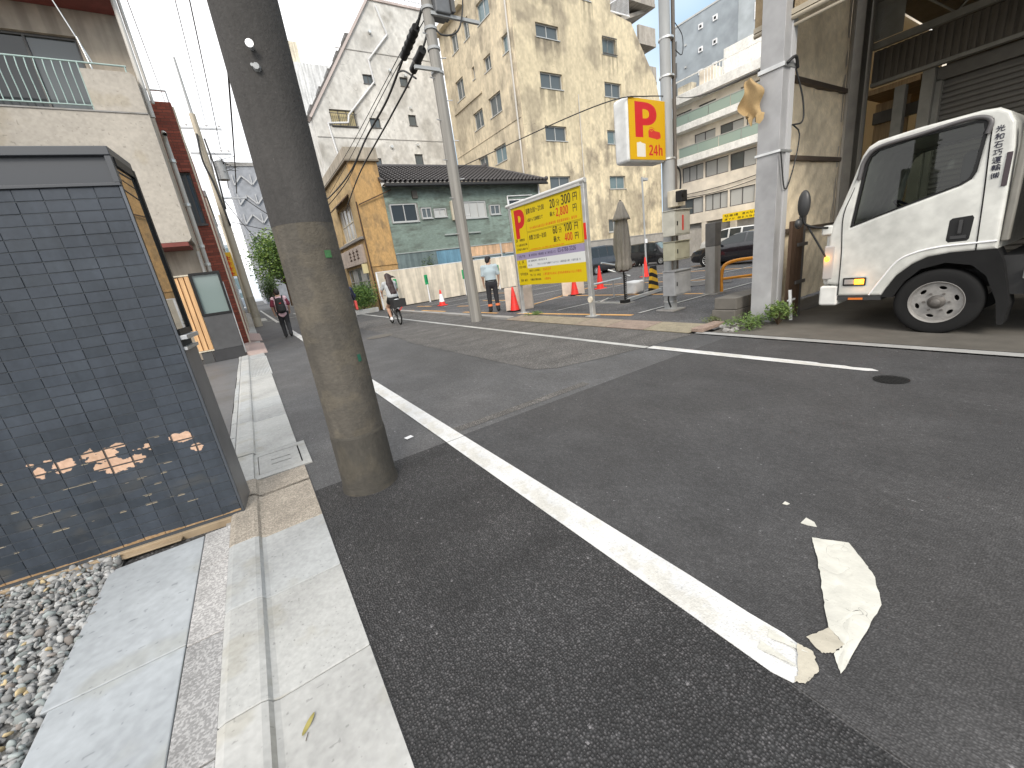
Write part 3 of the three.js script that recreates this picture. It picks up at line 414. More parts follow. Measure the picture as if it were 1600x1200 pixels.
// ---------------------------------------------------------------- left line of poles and wires
{
  const t = thing('utility_pole', 'tall cream concrete pole with crossarms past the brick building', 'utility pole', [0.26, 0, -26.3]);
  const pm = mat([0.47, 0.42, 0.33], 0.85, { map: grimeMap });
  mesh('shaft', cyl([0.26, 0, -26.3], [0.26, 10.3, -26.3], 0.19, 0.13, 20), pm, t); mesh('top_mast', cyl([0.26, 10.3, -26.3], [0.26, 12.6, -26.3], 0.07, 0.045, 10), M.steelGrey, t);
  for (const [a, b, y] of [[-0.7, 1.3, 9.7], [-0.3, 1.4, 8.6], [0.2, 1.5, 6.55]]) mesh('crossarm', bar([a, y, -26.3], [b, y, -26.3], 0.085, 0.085), M.steel, t);
  for (const [x, y] of [[-0.6, 9.8], [-0.1, 9.8], [0.7, 9.8], [1.2, 9.8], [1.0, 8.7], [1.3, 8.7]]) mesh('insulator', [cyl([x, y, -26.3], [x, y + 0.16, -26.3], 0.05, 0.03), cyl([x, y + 0.04, -26.3], [x, y + 0.07, -26.3], 0.075, 0.05)], M.white, t);
  mesh('transformer', [cyl([0.75, 7.4, -26.3], [0.75, 8.2, -26.3], 0.26, 0.26, 18), cyl([0.75, 8.2, -26.3], [0.75, 8.3, -26.3], 0.28, 0.1, 18)], M.steelGrey, t);
  mesh('cable_bundle', [tube([[0.2, 9.4, -26.1], [0.1, 8.2, -26.0], [0.25, 7.2, -26.05], [0.4, 5.2, -26.1]], 0.05), tube([[0.45, 9.2, -26.1], [0.5, 7.8, -25.9], [0.42, 6, -26.1]], 0.04)], M.wire, t);
  const r = rng(31), tw = []; for (let i = 0; i < 26; i++) { const y = 7.7 + 0.7 * r(), a = r() * 6.3; tw.push(cyl([0.9, y, -26.2], [0.9 + (0.3 + 0.6 * r()) * Math.cos(a) + 0.25, y + (r() - 0.4) * 0.6, -26.2 + 0.3 * Math.sin(a)], 0.014, 0.008, 4)); } mesh('service_drop_wires', tw, M.wire, t);
  mesh('guard_band', cyl([0.26, 0.5, -26.3], [0.26, 1.6, -26.3], 0.2, 0.19, 20, true), mat([0.36, 0.32, 0.25], 0.7, { map: grimeMap }), t);
  const s = thing('yellow_sign', 'small yellow vertical sign with red marks below the far crossarms', 'sign', [-0.12, 2.8, -26.1]);
  mesh('board', bx(-0.38, 0.02, 2.75, 3.95, -26.16, -26.08, 0.008), mat([0.85, 0.5, 0.02], 0.5), s); mesh('bracket', bx(0.021, 0.12, 3.3, 3.36, -26.2, -26.1), M.steel, s);
  mesh('lettering', [0, 1, 2, 3].flatMap((i) => [bx(-0.30, -0.06, 3.66 - i * 0.26, 3.70 - i * 0.26, -26.078, -26.07), bx(-0.20, -0.15, 3.56 - i * 0.26, 3.78 - i * 0.26, -26.078, -26.071), bx(-0.28, -0.08, 3.57 - i * 0.26, 3.60 - i * 0.26, -26.078, -26.07)]), M.red, s);
  const far = thing('utility_pole', 'distant slim concrete pole further down the left kerb', 'utility pole', [0.1, 0, -58]); mesh('shaft', cyl([0.1, 0, -58], [0.1, 11, -58], 0.18, 0.12, 14), pm, far); for (const y of [10, 9]) mesh('crossarm', bar([-0.8, y, -58], [1.1, y, -58], 0.1, 0.1), M.steel, far); mesh('transformer', cyl([0.55, 8, -58], [0.55, 8.9, -58], 0.3), M.steelGrey, far);
}
const sag = (a, b, d, r = 0.012) => { const P = []; for (let i = 0; i <= 14; i++) { const k = i / 14; P.push([lerp(a[0], b[0], k), lerp(a[1], b[1], k) - 4 * d * k * (1 - k), lerp(a[2], b[2], k)]); } return tube(P, r, 5, 28); };
for (const [a, b, d, r, lab] of [
  [[-0.6, 9.98, -26.3], [-0.2, 9.6, 6], 0.5, 0.012, 'thin overhead wire furthest left above the street'], [[0.7, 9.98, -26.3], [0.35, 9.3, 6], 0.5, 0.012, 'thin overhead wire second from the left eaves'], [[1.0, 8.85, -26.3], [0.5, 8.6, 6], 0.35, 0.016, 'twisted overhead wire with a clip above the street'],
  [[1.1, 6.75, -26.2], [1.0, 6.6, 6], 0.25, 0.022, 'black cable running from the far pole behind the near concrete pole'], [[0.5, 6.4, -26.3], [2.8, 6.2, -45], 0.3, 0.02, 'dark service cable crossing before the lattice tower'], [[1.4, 6.5, -26.3], [5.8, 5.6, -36], 0.3, 0.02, 'dark service cable crossing lower before the lattice tower'], [[0.2, 9.8, -58], [0.3, 9.7, -26.3], 0.6, 0.015, 'distant wire strung between the two left poles'], [[0.3, 8.8, -58], [0.45, 8.5, -26.3], 0.6, 0.02, 'distant lower wire strung between the two left poles']]) tag(mesh('overhead_wire', sag(a, b, d, r), M.wire), lab, 'wire', 'wires over the left kerb');
// ---------------------------------------------------------------- far end of the street
{
  const t = thing('lattice_tower', 'distant grey office tower with a white zigzag lattice front', 'tower', [11, 0, -118]);
  const g = mat([0.27, 0.28, 0.30], 0.7, { map: sized(grimeMap, 14) }); mesh('wall', bx(4.4, 20, 0, 31, -140, -118), g, t);
  const l = []; for (let k = 0; k < 6; k++) for (let i = 0; i < 4; i++) { const x = 5 + i * 3.6, y = 6 + k * 4.2; l.push(bar([x, y, -117.7], [x + 1.8, y + 2.0, -117.7], 0.28, 0.28), bar([x + 1.8, y + 2.0, -117.7], [x + 3.6, y, -117.7], 0.28, 0.28), bar([x, y, -117.7], [x, y + 2.2, -117.7], 0.2, 0.2)); }
  mesh('lattice', l, mat(0.42, 0.6), t); mesh('parapet', bx(4.3, 20.2, 31, 31.8, -140.2, -117.8), M.concGrey, t);
  const b = thing('glass_building', 'pale blue glassy building below the lattice tower', 'building', [-3, 0, -96]); mesh('wall', bx(-9, 0.6, 0, 12, -108, -96), mat([0.34, 0.4, 0.45], 0.6), b); for (let k = 0; k < 4; k++) for (let i = 0; i < 4; i++) mesh('pane', bx(-8.5 + i * 2.25, -6.5 + i * 2.25, 1 + k * 2.8, 3 + k * 2.8, -95.99, -95.9), M.glassBlue, b);
}
// ---------------------------------------------------------------- right side ground
struct('kerb_strip', sheet(5.79, 5.93, -3.75, 10, 0.012), mat([0.3, 0.3, 0.29], 0.9, { map: grimeMap }));
struct('apron', sheet(5.94, 16, -3.55, 10, 0.014, 20, 28, patch(121, 0.75, 1.15)), mat([0.095, 0.087, 0.074], 0.9, { map: sized(grimeMap, 3.1), bumpMap: concBump, bumpScale: 0.004, vertexColors: true }));
const lotKerb = area('lot_kerb', [6.1, 0, -10]);
for (let z = -3.86; z > -21; z -= 0.92) { const z1 = Math.max(z - 0.9, -21.4), low = z > -9; mesh(low ? 'ramp_block' : 'kerb_block', low ? wuv(new THREE.ExtrudeGeometry(new THREE.Shape([[5.80, 0], [5.80, 0.012], [6.38, 0.045], [6.38, 0]].map((p) => new THREE.Vector2(...p))), { depth: z - z1, bevelEnabled: false }).translate(0, 0, z1)) : bx(5.85, 6.08, -0.02, 0.06 - 0.006 * h2(z * 9 | 0, 4, 4), z1, z, 0.008), low ? mat([0.25, 0.19 + 0.03 * h2(z * 9 | 0, 7, 3), 0.155], 0.9, { map: pebbleMap }) : M.concGrey, lotKerb); }
struct('lot_surface', sheet(6.10, 35.9, -21.9, -3.6, 0.018, 60, 40, warm(131, 0.85, 1.15)), M.asphLot);
struct('lot_margin', sheet(6.0, 7.0, -21.9, -9.05, 0.014), M.concDark);
const mk = area('bay_marking', [10, 0, -12]);
const strip = (a, b, w, m, y = 0.0225) => { const d = Math.hypot(b[0] - a[0], b[1] - a[1]), nx = -(b[1] - a[1]) / d * w / 2, nz = (b[0] - a[0]) / d * w / 2; mesh('bay_line', flat([[a[0] + nx, a[1] + nz], [b[0] + nx, b[1] + nz], [b[0] - nx, b[1] - nz], [a[0] - nx, a[1] - nz]], y, 0.002), m, mk); };
for (const [a, b] of [[[6.98, -6.0], [6.62, -10.0]], [[6.52, -11.0], [6.42, -13.2]], [[6.36, -14.7], [6.30, -17.0]], [[6.22, -17.9], [6.12, -19.4]], [[10.15, -6.2], [10.15, -12.1]], [[13.6, -6.2], [13.4, -13.3]], [[17.2, -6.2], [17.4, -13.5]], [[9.1, -13.4], [9.0, -16.3]], [[7.7, -14.6], [7.5, -15.9]], [[7.3, -18.4], [7.2, -20]], [[11.6, -16.6], [11.5, -20]], [[20.6, -6.2], [20.6, -13.5]]]) strip(a, b, 0.13, M.orangePaint);
for (const [a, b] of [[[8.0, -11.2], [10.1, -12.05]], [[10.25, -12.2], [13.4, -13.35]]]) strip(a, b, 0.12, M.orangePaint, 0.027);
for (const z of [-6.0, -8.85, -11.5, -14.1, -16.7, -19.2]) strip([7.2, z], [z < -12 ? 15 : 20.5, z + (z < -12 ? -0.4 : -0.2)], 0.07, M.oldPaint, 0.031);

// ---------------------------------------------------------------- stained tan block
const stainTex = (s, base, dark, streakK, W, H, drips = [], ox = 0) => tex(512, 768, (u, v) => {
  const big = fbm(u, v, 4, 5, 6, s), st = fbm(u, v, 70, 4, 4, s + 3), st2 = fbm(u, v, 26, 3, 5, s + 5), fine = fbm(u, v, 90, 90, 3, s + 9), blot = sst(0.52, 0.7, fbm(u, v, 9, 12, 6, s + 11)), crack = Math.abs(fbm(u, v, 5, 6, 5, s + 13) - 0.5) < 0.0012 ? 0.85 : 1;
  const d = Math.min(1, streakK * (0.14 * sst(0.42, 0.78, st) + 0.22 * sst(0.48, 0.75, st2)) * (0.3 + 1.2 * big) + 0.45 * blot + 0.5 * sst(0.5, 0.72, fbm(u, v, 22, 26, 5, s + 19)) * sst(0.3, 0.65, big)), dr = drips.reduce((a, q) => { const x = u * W + ox, y = v * H; return x > q[0] - 0.15 && x < q[1] + 0.15 && y < q[2] && y > q[2] - 1.6 ? Math.max(a, sst(0.38, 0.62, fbm(u, v, 60, 3, 3, s + 23)) * (1 - (q[2] - y) / 1.6)) : a; }, 0), k = (1 - 0.25 * dr) * (0.92 + 0.18 * (fine - 0.5) + 0.22 * (big - 0.5)) * crack;
  return [0, 1, 2].map((i) => lerp(base[i], dark[i], d) * k);
}, [W, H]);
const own = (t, rough = 0.92) => new THREE.MeshStandardMaterial({ map: t, color: lin(1), roughness: rough, bumpMap: concBump, bumpScale: 0.003 });
{
  const t = thing('tan_block', 'tall stained tan concrete block with sliding windows behind the car park', 'building', [24, 0, -23.6]);
  const w = [], rows = [[14.95, 15.72], [12.15, 13.06], [9.07, 9.97], [5.95, 6.85]];
  rows.forEach(([a, b]) => { w.push([19.70, 21.6, a, b]); w.push([25.6, 27.35, a - 0.02, b]); });
  w.push([20.0, 21.0, 2.75, 3.75], [25.2, 26.6, 2.8, 3.75], [23.9, 24.7, 17.6, 18.4], [19.7, 21.6, 17.9, 18.7]); w[1] = [25.6, 26.95, 14.75, 15.75];
  const m = own(stainTex(501, [228, 213, 180], [154, 143, 124], 1.0, 14, 19.5, w, 14)), m2 = own(stainTex(521, [222, 207, 178], [154, 144, 126], 1.0, 12, 19.5));
  mesh('front_wall', slab('z', -23.6, [[17.92, 0], [31.8, 0], [31.8, 12.4], [31.35, 13.7], [28.7, 17.05], [26.6, 17.35], [26.6, 19.3], [17.92, 19.3]], holesOf(w), 0.3), m, t);
  w.forEach((q, i) => windowIn(t, 'z', -23.6, q, { panes: 2, glass: [M.glassGrey, i % 3 ? M.glassBlue : M.glassGrey, M.glass][i % 2 ? [0, 1][i % 2] : 0] || M.glassGrey, bars: i === 1, w: 0.06, depth: 0.16 }));
  const s = [[-31.4, -30.35, 17.0, 18.2], [-29.45, -28.6, 16.98, 18.17], [-27.4, -25.85, 16.96, 18.1], [-31.65, -30.4, 14.0, 15.3], [-28.95, -28.6, 14.45, 15.2], [-27.3, -26.4, 14.2, 15.05], [-24.9, -24.0, 14.25, 15.2], [-29.65, -28.25, 11.38, 12.5], [-27.3, -25.75, 11.46, 12.65], [-29.75, -28.4, 8.5, 9.5], [-27.4, -25.85, 8.5, 9.55]];
  mesh('side_wall', slab('x', 17.9, rect(-33.2, -23.62, 0, 19.3), holesOf(s), 0.3), m2, t);
  s.forEach((q, i) => windowIn(t, 'x', 17.9, q, { panes: i === 4 ? 1 : 2, glass: i % 4 === 2 ? M.glassBlue : M.glassGrey, w: 0.06, depth: 0.16 }));
  mesh('core', [bx(18.3, 26.5, 0, 19.25, -33.1, -24.1), bx(26.6, 31.6, 0, 12, -33.1, -24.1)], M.concGrey, t); mesh('roof', bx(17.95, 26.6, 19.302, 19.45, -33.2, -23.6), M.concGrey, t);
  mesh('ledge', [bx(17.80, 17.899, 13.30, 13.40, -32.4, -28), bx(17.86, 17.899, 10.4, 10.45, -33, -23.7), bx(17.5, 17.899, 18.9, 19.3, -33.2, -28.9)], m2, t);
  mesh('drain_pipe', [cyl([17.82, 0.3, -24.0], [17.82, 19, -24.0], 0.06), cyl([22.9, 3, -23.55], [22.9, 12, -23.55], 0.035)], M.pipe, t);
  mesh('stair_tower_wall', bx(28.5, 33.4, 0, 24, -33, -29.5), mat([0.38, 0.33, 0.29], 0.9, { map: streakMap }), t);
  const conc = mat([0.34, 0.31, 0.27], 0.9, { map: streakMap });
  for (let k = 0; k < 6; k++) { const y = 8.6 + k * 2.6; mesh('stair_landing', bx(28.6, 32.6, y, y + 0.22, -27.6, -24.4), conc, t); mesh('stair_parapet', bx(30.6, 32.6, y + 0.22, y + 1.25, -24.62, -24.45), conc, t); mesh('stair_flight', bar([28.6, y + 1.4, -25.6], [32.4, y + 2.7, -25.6], 1.2, 0.25), conc, t); }
  const rl = []; for (let x = 26.7; x < 28.7; x += 0.13) rl.push(bx(x, x + 0.025, 17.4, 19.0, -23.75, -23.72)); mesh('roof_railing', [...rl, bx(26.65, 28.72, 18.98, 19.05, -23.78, -23.7), bx(26.65, 28.72, 17.45, 17.52, -23.78, -23.7), bar([26.7, 17.9, -23.74], [28.7, 18.9, -23.74], 0.05, 0.05)], M.white, t);
}
{ // block wall at the back of the car park
  const t = thing('lot_wall', 'low grey stained concrete wall at the foot of the tan block', 'wall', [26, 0, -22.3]); const m = mat([0.33, 0.31, 0.28], 0.92, { map: sized(grimeMap, 4), bumpMap: concBump, bumpScale: 0.004 });
  for (let x = 18; x < 35.5; x += 2.5) mesh('wall_panel', bx(x + 0.006, x + 2.494, 0, 2.2, -22.42, -22.28), m, t); mesh('coping', bx(17.98, 35.5, 2.2, 2.27, -22.45, -22.25, 0.008), M.concGrey, t);
}
// ---------------------------------------------------------------- white block with a sloped flank
{
  const t = thing('white_block', 'tall whitish grey concrete block with sloping upper flank and zigzag pipe', 'building', [13, 0, -34]);
  const m = own(stainTex(541, [222, 220, 214], [172, 168, 160], 0.55, 16, 22), 0.9);
  const w = [[11.55, 12.35, 15.6, 16.2], [8.6, 10.4, 12.65, 13.75], [11.4, 12.2, 12.7, 13.35], [14.55, 15.2, 13.0, 13.75], [14.5, 15.2, 10.1, 10.95], [10.9, 11.7, 9.9, 10.6], [14.4, 15.05, 15.7, 16.3]];
  mesh('front_wall', slab('z', -34, [[7.35, 0], [17.6, 0], [17.6, 20.9], [13.05, 20.9], [7.35, 13.2]], holesOf(w), 0.3), m, t);
  w.forEach((q, i) => windowIn(t, 'z', -34, q, { panes: i === 1 ? 3 : i > 2 ? 1 : 2, glass: i === 1 ? mat([0.5, 0.42, 0.22], 0.4) : M.glassGrey, bars: i === 1, barTop: 0.75, frame: M.aluDark }));
  const b = new THREE.ExtrudeGeometry(new THREE.Shape([[7.4, 0], [17.55, 0], [17.55, 20.85], [13.05, 20.85], [7.4, 13.2]].map((p) => new THREE.Vector2(...p))), { depth: 18, bevelEnabled: false }).translate(0, 0, -52.35); mesh('rear_volume', wuv(b), m, t);
  mesh('roof_edge', [bar([7.2, 13.12, -34.3], [13.0, 20.98, -34.3], 0.9, 0.16), bx(13.0, 17.7, 20.905, 21.05, -52, -33.9)], mat([0.5, 0.43, 0.40], 0.85, { map: grimeMap }), t);
  const zz = [[13.5, 20.6], [14.0, 18.9], [12.2, 17.1], [12.3, 15.7], [9.9, 13.4], [9.75, 12.9], [8.3, 12.8], [8.6, 9.5]]; const pl = []; for (let i = 0; i < zz.length - 1; i++) pl.push(cyl([...zz[i], -33.9], [...zz[i + 1], -33.9], 0.065)); mesh('zigzag_pipe', pl, mat(0.62, 0.6, { map: grimeMap }), t);
  mesh('wall_vent', [[13.7, 16.6], [14.9, 16.4], [12.7, 18.9], [14.9, 11.6], [12.7, 11.4], [14.85, 14.2]].map(([x, y]) => cyl([x, y, -34], [x, y, -33.8], 0.13, 0.1)), M.galv, t);
  mesh('floor_joint', [bx(7.4, 17.6, 11.9, 11.95, -33.999, -33.97), bx(10, 17.6, 17.6, 17.65, -33.999, -33.97)], M.concGrey, t);
  const rl = []; for (let x = 13.3; x < 17.5; x += 0.3) rl.push(cyl([x, 21, -34.2], [x, 22.1, -34.2], 0.02, 0.02, 5)); mesh('roof_railing', [...rl, cyl([13.2, 22.1, -34.2], [17.6, 22.1, -34.2], 0.03), cyl([13.2, 21.5, -34.2], [17.6, 21.5, -34.2], 0.02)], M.steelGrey, t);
  mesh('flank_ladder', [bar([7.35, 13.5, -35.2], [11.5, 19.1, -35.2], 0.06, 0.3), bar([7.35, 13.5, -36], [11.5, 19.1, -36], 0.06, 0.3)], M.aluDark, t);
  mesh('flank_step', [0, 1, 2, 3, 4].map((i) => bx(7.6 + i * 0.9, 8.1 + i * 0.9, 13.5 + i * 1.21, 14.3 + i * 1.21, -36.5, -35)), M.aluDark, t);
}
{ const t = thing('pale_tower', 'pale distant building with a ladder rising behind the white block', 'building', [10, 0, -58]); mesh('wall', bx(8.6, 16, 0, 27, -70, -58), mat([0.6, 0.6, 0.59], 0.85, { map: streakMap }), t); mesh('roof_room', bx(9.6, 13, 27, 29.5, -66, -59), M.cream, t); for (let k = 0; k < 7; k++) { const w = mesh('window', bx(9.2, 10.2, 4 + k * 3, 5.4 + k * 3, -58, -57.95), M.alu, t); mesh('pane', bx(9.28, 10.12, 4.08 + k * 3, 5.32 + k * 3, -57.95, -57.94), M.glassGrey, w); } mesh('ladder', [cyl([11, 10, -57.8], [11, 28, -57.8], 0.05), cyl([11.6, 10, -57.8], [11.6, 28, -57.8], 0.05), ...[...Array(30)].map((_, i) => cyl([11, 10.5 + i * 0.58, -57.8], [11.6, 10.5 + i * 0.58, -57.8], 0.03, 0.03, 5))], M.steelGrey, t); mesh('aerial', cyl([10.2, 29.5, -62], [10.2, 33, -62], 0.04), M.steelGrey, t); }
// ---------------------------------------------------------------- orange corner house
{
  const t = thing('orange_house', 'old stained orange plaster house on the corner with a shop sign', 'building', [6.8, 0, -22.6]);
  const m = own(stainTex(561, [208, 168, 112], [150, 126, 94], 0.7, 4, 8)), m2 = own(stainTex(571, [204, 176, 128], [150, 128, 96], 0.5, 8, 8));
  mesh('front_wall', slab('z', -22.6, rect(6.02, 7.48, 0, 7.45), [], 0.25), m, t); mesh('core', bx(6.3, 7.46, 0, 7.4, -34, -22.86), M.concGrey, t);
  const w = [[-27.3, -24.0, 3.95, 5.75]]; mesh('side_wall', slab('x', 6.02, rect(-36, -22.853, 0, 7.45), [...w, [-28.5, -23.4, 0.5, 2.4]], 0.25), m2, t);
  windowIn(t, 'x', 6.02, w[0], { panes: 4, cross: 0.5, glass: M.glassCurtain, frame: M.cream }); windowIn(t, 'x', 6.02, [-28.5, -23.4, 0.5, 2.4], { panes: 5, cross: 0.6, glass: [M.glassGrey, M.glassCurtain], frame: M.alu });
  mesh('parapet', [bx(5.92, 7.56, 7.45, 8.0, -22.85, -22.5, 0.02), bx(5.92, 6.2, 7.45, 8.0, -36, -22.86, 0.02)], mat([0.33, 0.29, 0.23], 0.9, { map: streakMap }), t); mesh('cornice', [bx(5.86, 7.6, 7.36, 7.448, -22.7, -22.44, 0.01), bx(5.86, 6.0, 7.36, 7.448, -36, -22.71, 0.01)], mat([0.2, 0.17, 0.13], 0.9), t);
  mesh('awning', bar([5.6, 5.75, -25.6], [6.0, 6.1, -25.6], 3.6, 0.05), M.brownWood, t); mesh('sill_band', bx(5.86, 6.018, 3.72, 3.85, -35, -22.7, 0.01), M.concGrey, t);
  const sg = mesh('shop_sign', bx(5.88, 6.015, 2.55, 3.5, -28.5, -23.1, 0.01), mat([0.5, 0.42, 0.36], 0.8, { map: grimeMap }), t); const lt = []; for (const z of [-24.2, -25.1, -26.0]) lt.push(bx(5.86, 5.879, 3.22, 3.28, z - 0.22, z + 0.22), bx(5.86, 5.879, 2.85, 2.9, z - 0.24, z + 0.24), bx(5.86, 5.878, 2.82, 3.38, z - 0.03, z + 0.03), bx(5.86, 5.879, 3.04, 3.09, z - 0.18, z + 0.18)); mesh('lettering', lt, M.brownWood, sg);
  mesh('down_pipe', [cyl([6.04, 0, -22.55], [6.0, 5.5, -22.55], 0.035), bar([6.1, 5.35, -22.5], [7.9, 6.0, -22.45], 0.05, 0.05)], M.brownWood, t); mesh('water_table', bx(6.04, 7.5, 2.28, 2.34, -22.6, -22.55), m, t);
  mesh('small_lamp_sign', bx(5.7, 5.98, 2.0, 2.5, -23.2, -23.05, 0.01), mat([0.75, 0.68, 0.4], 0.5), t);
}
// ---------------------------------------------------------------- green corrugated house
{
  const t = thing('green_house', 'weathered green corrugated iron house with a dark tiled roof', 'building', [12.7, 0, -22.6]);
  const w = [[7.72, 9.2, 4.40, 5.32], [9.45, 10.05, 4.52, 5.08], [10.2, 10.95, 4.55, 5.0], [12.0, 13.65, 4.37, 5.30], [13.95, 14.65, 4.5, 5.05], [15.35, 17.1, 4.4, 5.32]];
  const gt = stainTex(581, [150, 168, 158], [104, 112, 103], 0.8, 10, 4); const gm = new THREE.MeshStandardMaterial({ map: gt, color: lin(0.9), roughness: 0.7 });
  mesh('wall_core', slab('z', -22.68, rect(7.5, 17.85, 0, 6.2), holesOf(w), 0.2), M.concGrey, t); mesh('rear_volume', bx(7.55, 17.8, 0, 6.1, -29, -23.0), M.concGrey, t);
  // folded sheets, one part per 0.9 m sheet, interrupted by the windows
  for (let x = 7.5; x < 17.8; x += 0.863) { const g = []; for (let k = 0; k < 11; k++) { const a = x + k * 0.0785, b = a + 0.0785, hole = w.find((q) => b > q[0] - 0.03 && a < q[1] + 0.03); const segs = hole ? [[2.8, hole[2] - 0.03], [hole[3] + 0.03, 6.2]] : [[2.8, 6.2]]; for (const [v0, v1] of segs) g.push(bx(a, a + 0.045, v0, v1, -22.68, -22.63), bx(a + 0.045, b, v0, v1, -22.68, -22.65)); } mesh('corrugated_sheet', g, gm, t); }
  w.forEach((q, i) => windowIn(t, 'z', -22.6, q, { depth: 0.06, panes: i === 3 ? 3 : 2, glass: [M.glass, M.glassGrey, M.glassCurtain, M.glassCurtain, M.glassGrey, M.glass][i], frame: i === 5 ? M.white : M.alu, w: 0.055 }));
  mesh('air_conditioner', [bx(11.25, 11.65, 4.3, 5.35, -22.62, -22.40, 0.02)], M.cream, t); mesh('ac_window', bx(11.33, 11.57, 4.4, 5.1, -22.399, -22.39), M.glass, t);
  mesh('vent_box', bx(9.05, 9.35, 5.55, 5.95, -22.64, -22.5, 0.01), M.concDark, t);
  mesh('lower_wall', [bx(7.5, 9.9, 0, 2.76, -22.68, -22.62)], mat([0.13, 0.17, 0.17], 0.7, { map: streakMap }), t); mesh('blue_sheet', bx(9.9, 12.1, 0, 2.72, -22.68, -22.61), mat([0.12, 0.24, 0.32], 0.6, { map: streakMap }), t); mesh('peach_board', bx(12.1, 17.85, 2.2, 2.78, -22.68, -22.61), mat([0.55, 0.36, 0.22], 0.8, { map: streakMap }), t);
  mesh('lower_windows', [bx(12.3, 14.2, 0.8, 2.15, -22.68, -22.62), bx(14.4, 17.6, 0.8, 2.15, -22.68, -22.62)], M.glassBlue, t); mesh('lower_frame', [bx(12.15, 14.3, 2.12, 2.19, -22.62, -22.56), bx(14.25, 14.35, 0, 2.8, -22.62, -22.55), bx(14.6, 17.8, 2.12, 2.19, -22.62, -22.56)], M.alu, t);
  mesh('belt_flashing', [bx(7.5, 17.85, 2.765, 2.82, -22.67, -22.58), bx(10.6, 13.0, 3.52, 3.60, -22.63, -22.54)], mat([0.3, 0.33, 0.31], 0.6, { map: grimeMap }), t);
  mesh('gas_pipe', [cyl([15.25, 2.8, -22.55], [15.25, 5.5, -22.55], 0.04), cyl([15.25, 5.5, -22.55], [17.2, 5.52, -22.55], 0.03), cyl([17.75, 2.8, -22.5], [17.75, 6.2, -22.5], 0.05)], M.white, t);
  // roof: eave at 6.25, ridge at 7.75, hipped on the right
  const rm = mat([0.055, 0.05, 0.05], 0.55, { map: grimeMap }), re = 18.15, e = -22.1, rd = -25.4, ye = 6.28, yr = 7.8, hx = 15.7;
  const face = new THREE.BufferGeometry(); face.setAttribute('position', new THREE.Float32BufferAttribute([7.5, ye, e, re, ye, e, hx, yr, rd, 7.5, ye, e, hx, yr, rd, 7.5, yr, rd, re, ye, e, re, ye, -28.7, hx, yr, rd], 3)); face.computeVertexNormals(); const roof = mesh('roof', wuv(face), rm, t);
  const tl = []; for (let x = 7.56; x < re; x += 0.27) { const top = x < hx ? 1 : (re - x) / (re - hx); const n = Math.max(1, Math.round(12 * top)); for (let k = 0; k < n; k++) { const a = k / 12, b = Math.min(top, (k + 1.08) / 12); tl.push(cyl([x, lerp(ye, yr, a) + 0.045, lerp(e, rd, a)], [x, lerp(ye, yr, b) + 0.02, lerp(e, rd, b)], 0.085, 0.065, 7, true)); } }
  const tm = mesh('roof_tiles', tl, rm, roof); tm.userData.kind = 'stuff';
  mesh('ridge', [cyl([7.5, yr + 0.05, rd], [hx, yr + 0.05, rd], 0.13), cyl([hx, yr + 0.05, rd], [re, ye + 0.05, e], 0.1), ball(hx, yr + 0.15, rd, 0.16), ball(re, ye + 0.12, e, 0.13)], rm, roof);
  mesh('eave_board', [bx(7.5, re, 6.08, 6.26, e - 0.03, e + 0.03), bx(7.5, re, 6.2, 6.22, -22.6, e - 0.03)], mat([0.035, 0.032, 0.03], 0.7), roof); mesh('eave_gutter', cyl([7.5, 6.1, e + 0.08], [re, 6.1, e + 0.08], 0.06), M.black, roof); mesh('barge_tiles', [bar([7.45, ye + 0.05, e], [7.45, yr + 0.05, rd], 0.16, 0.14)], rm, roof);
}
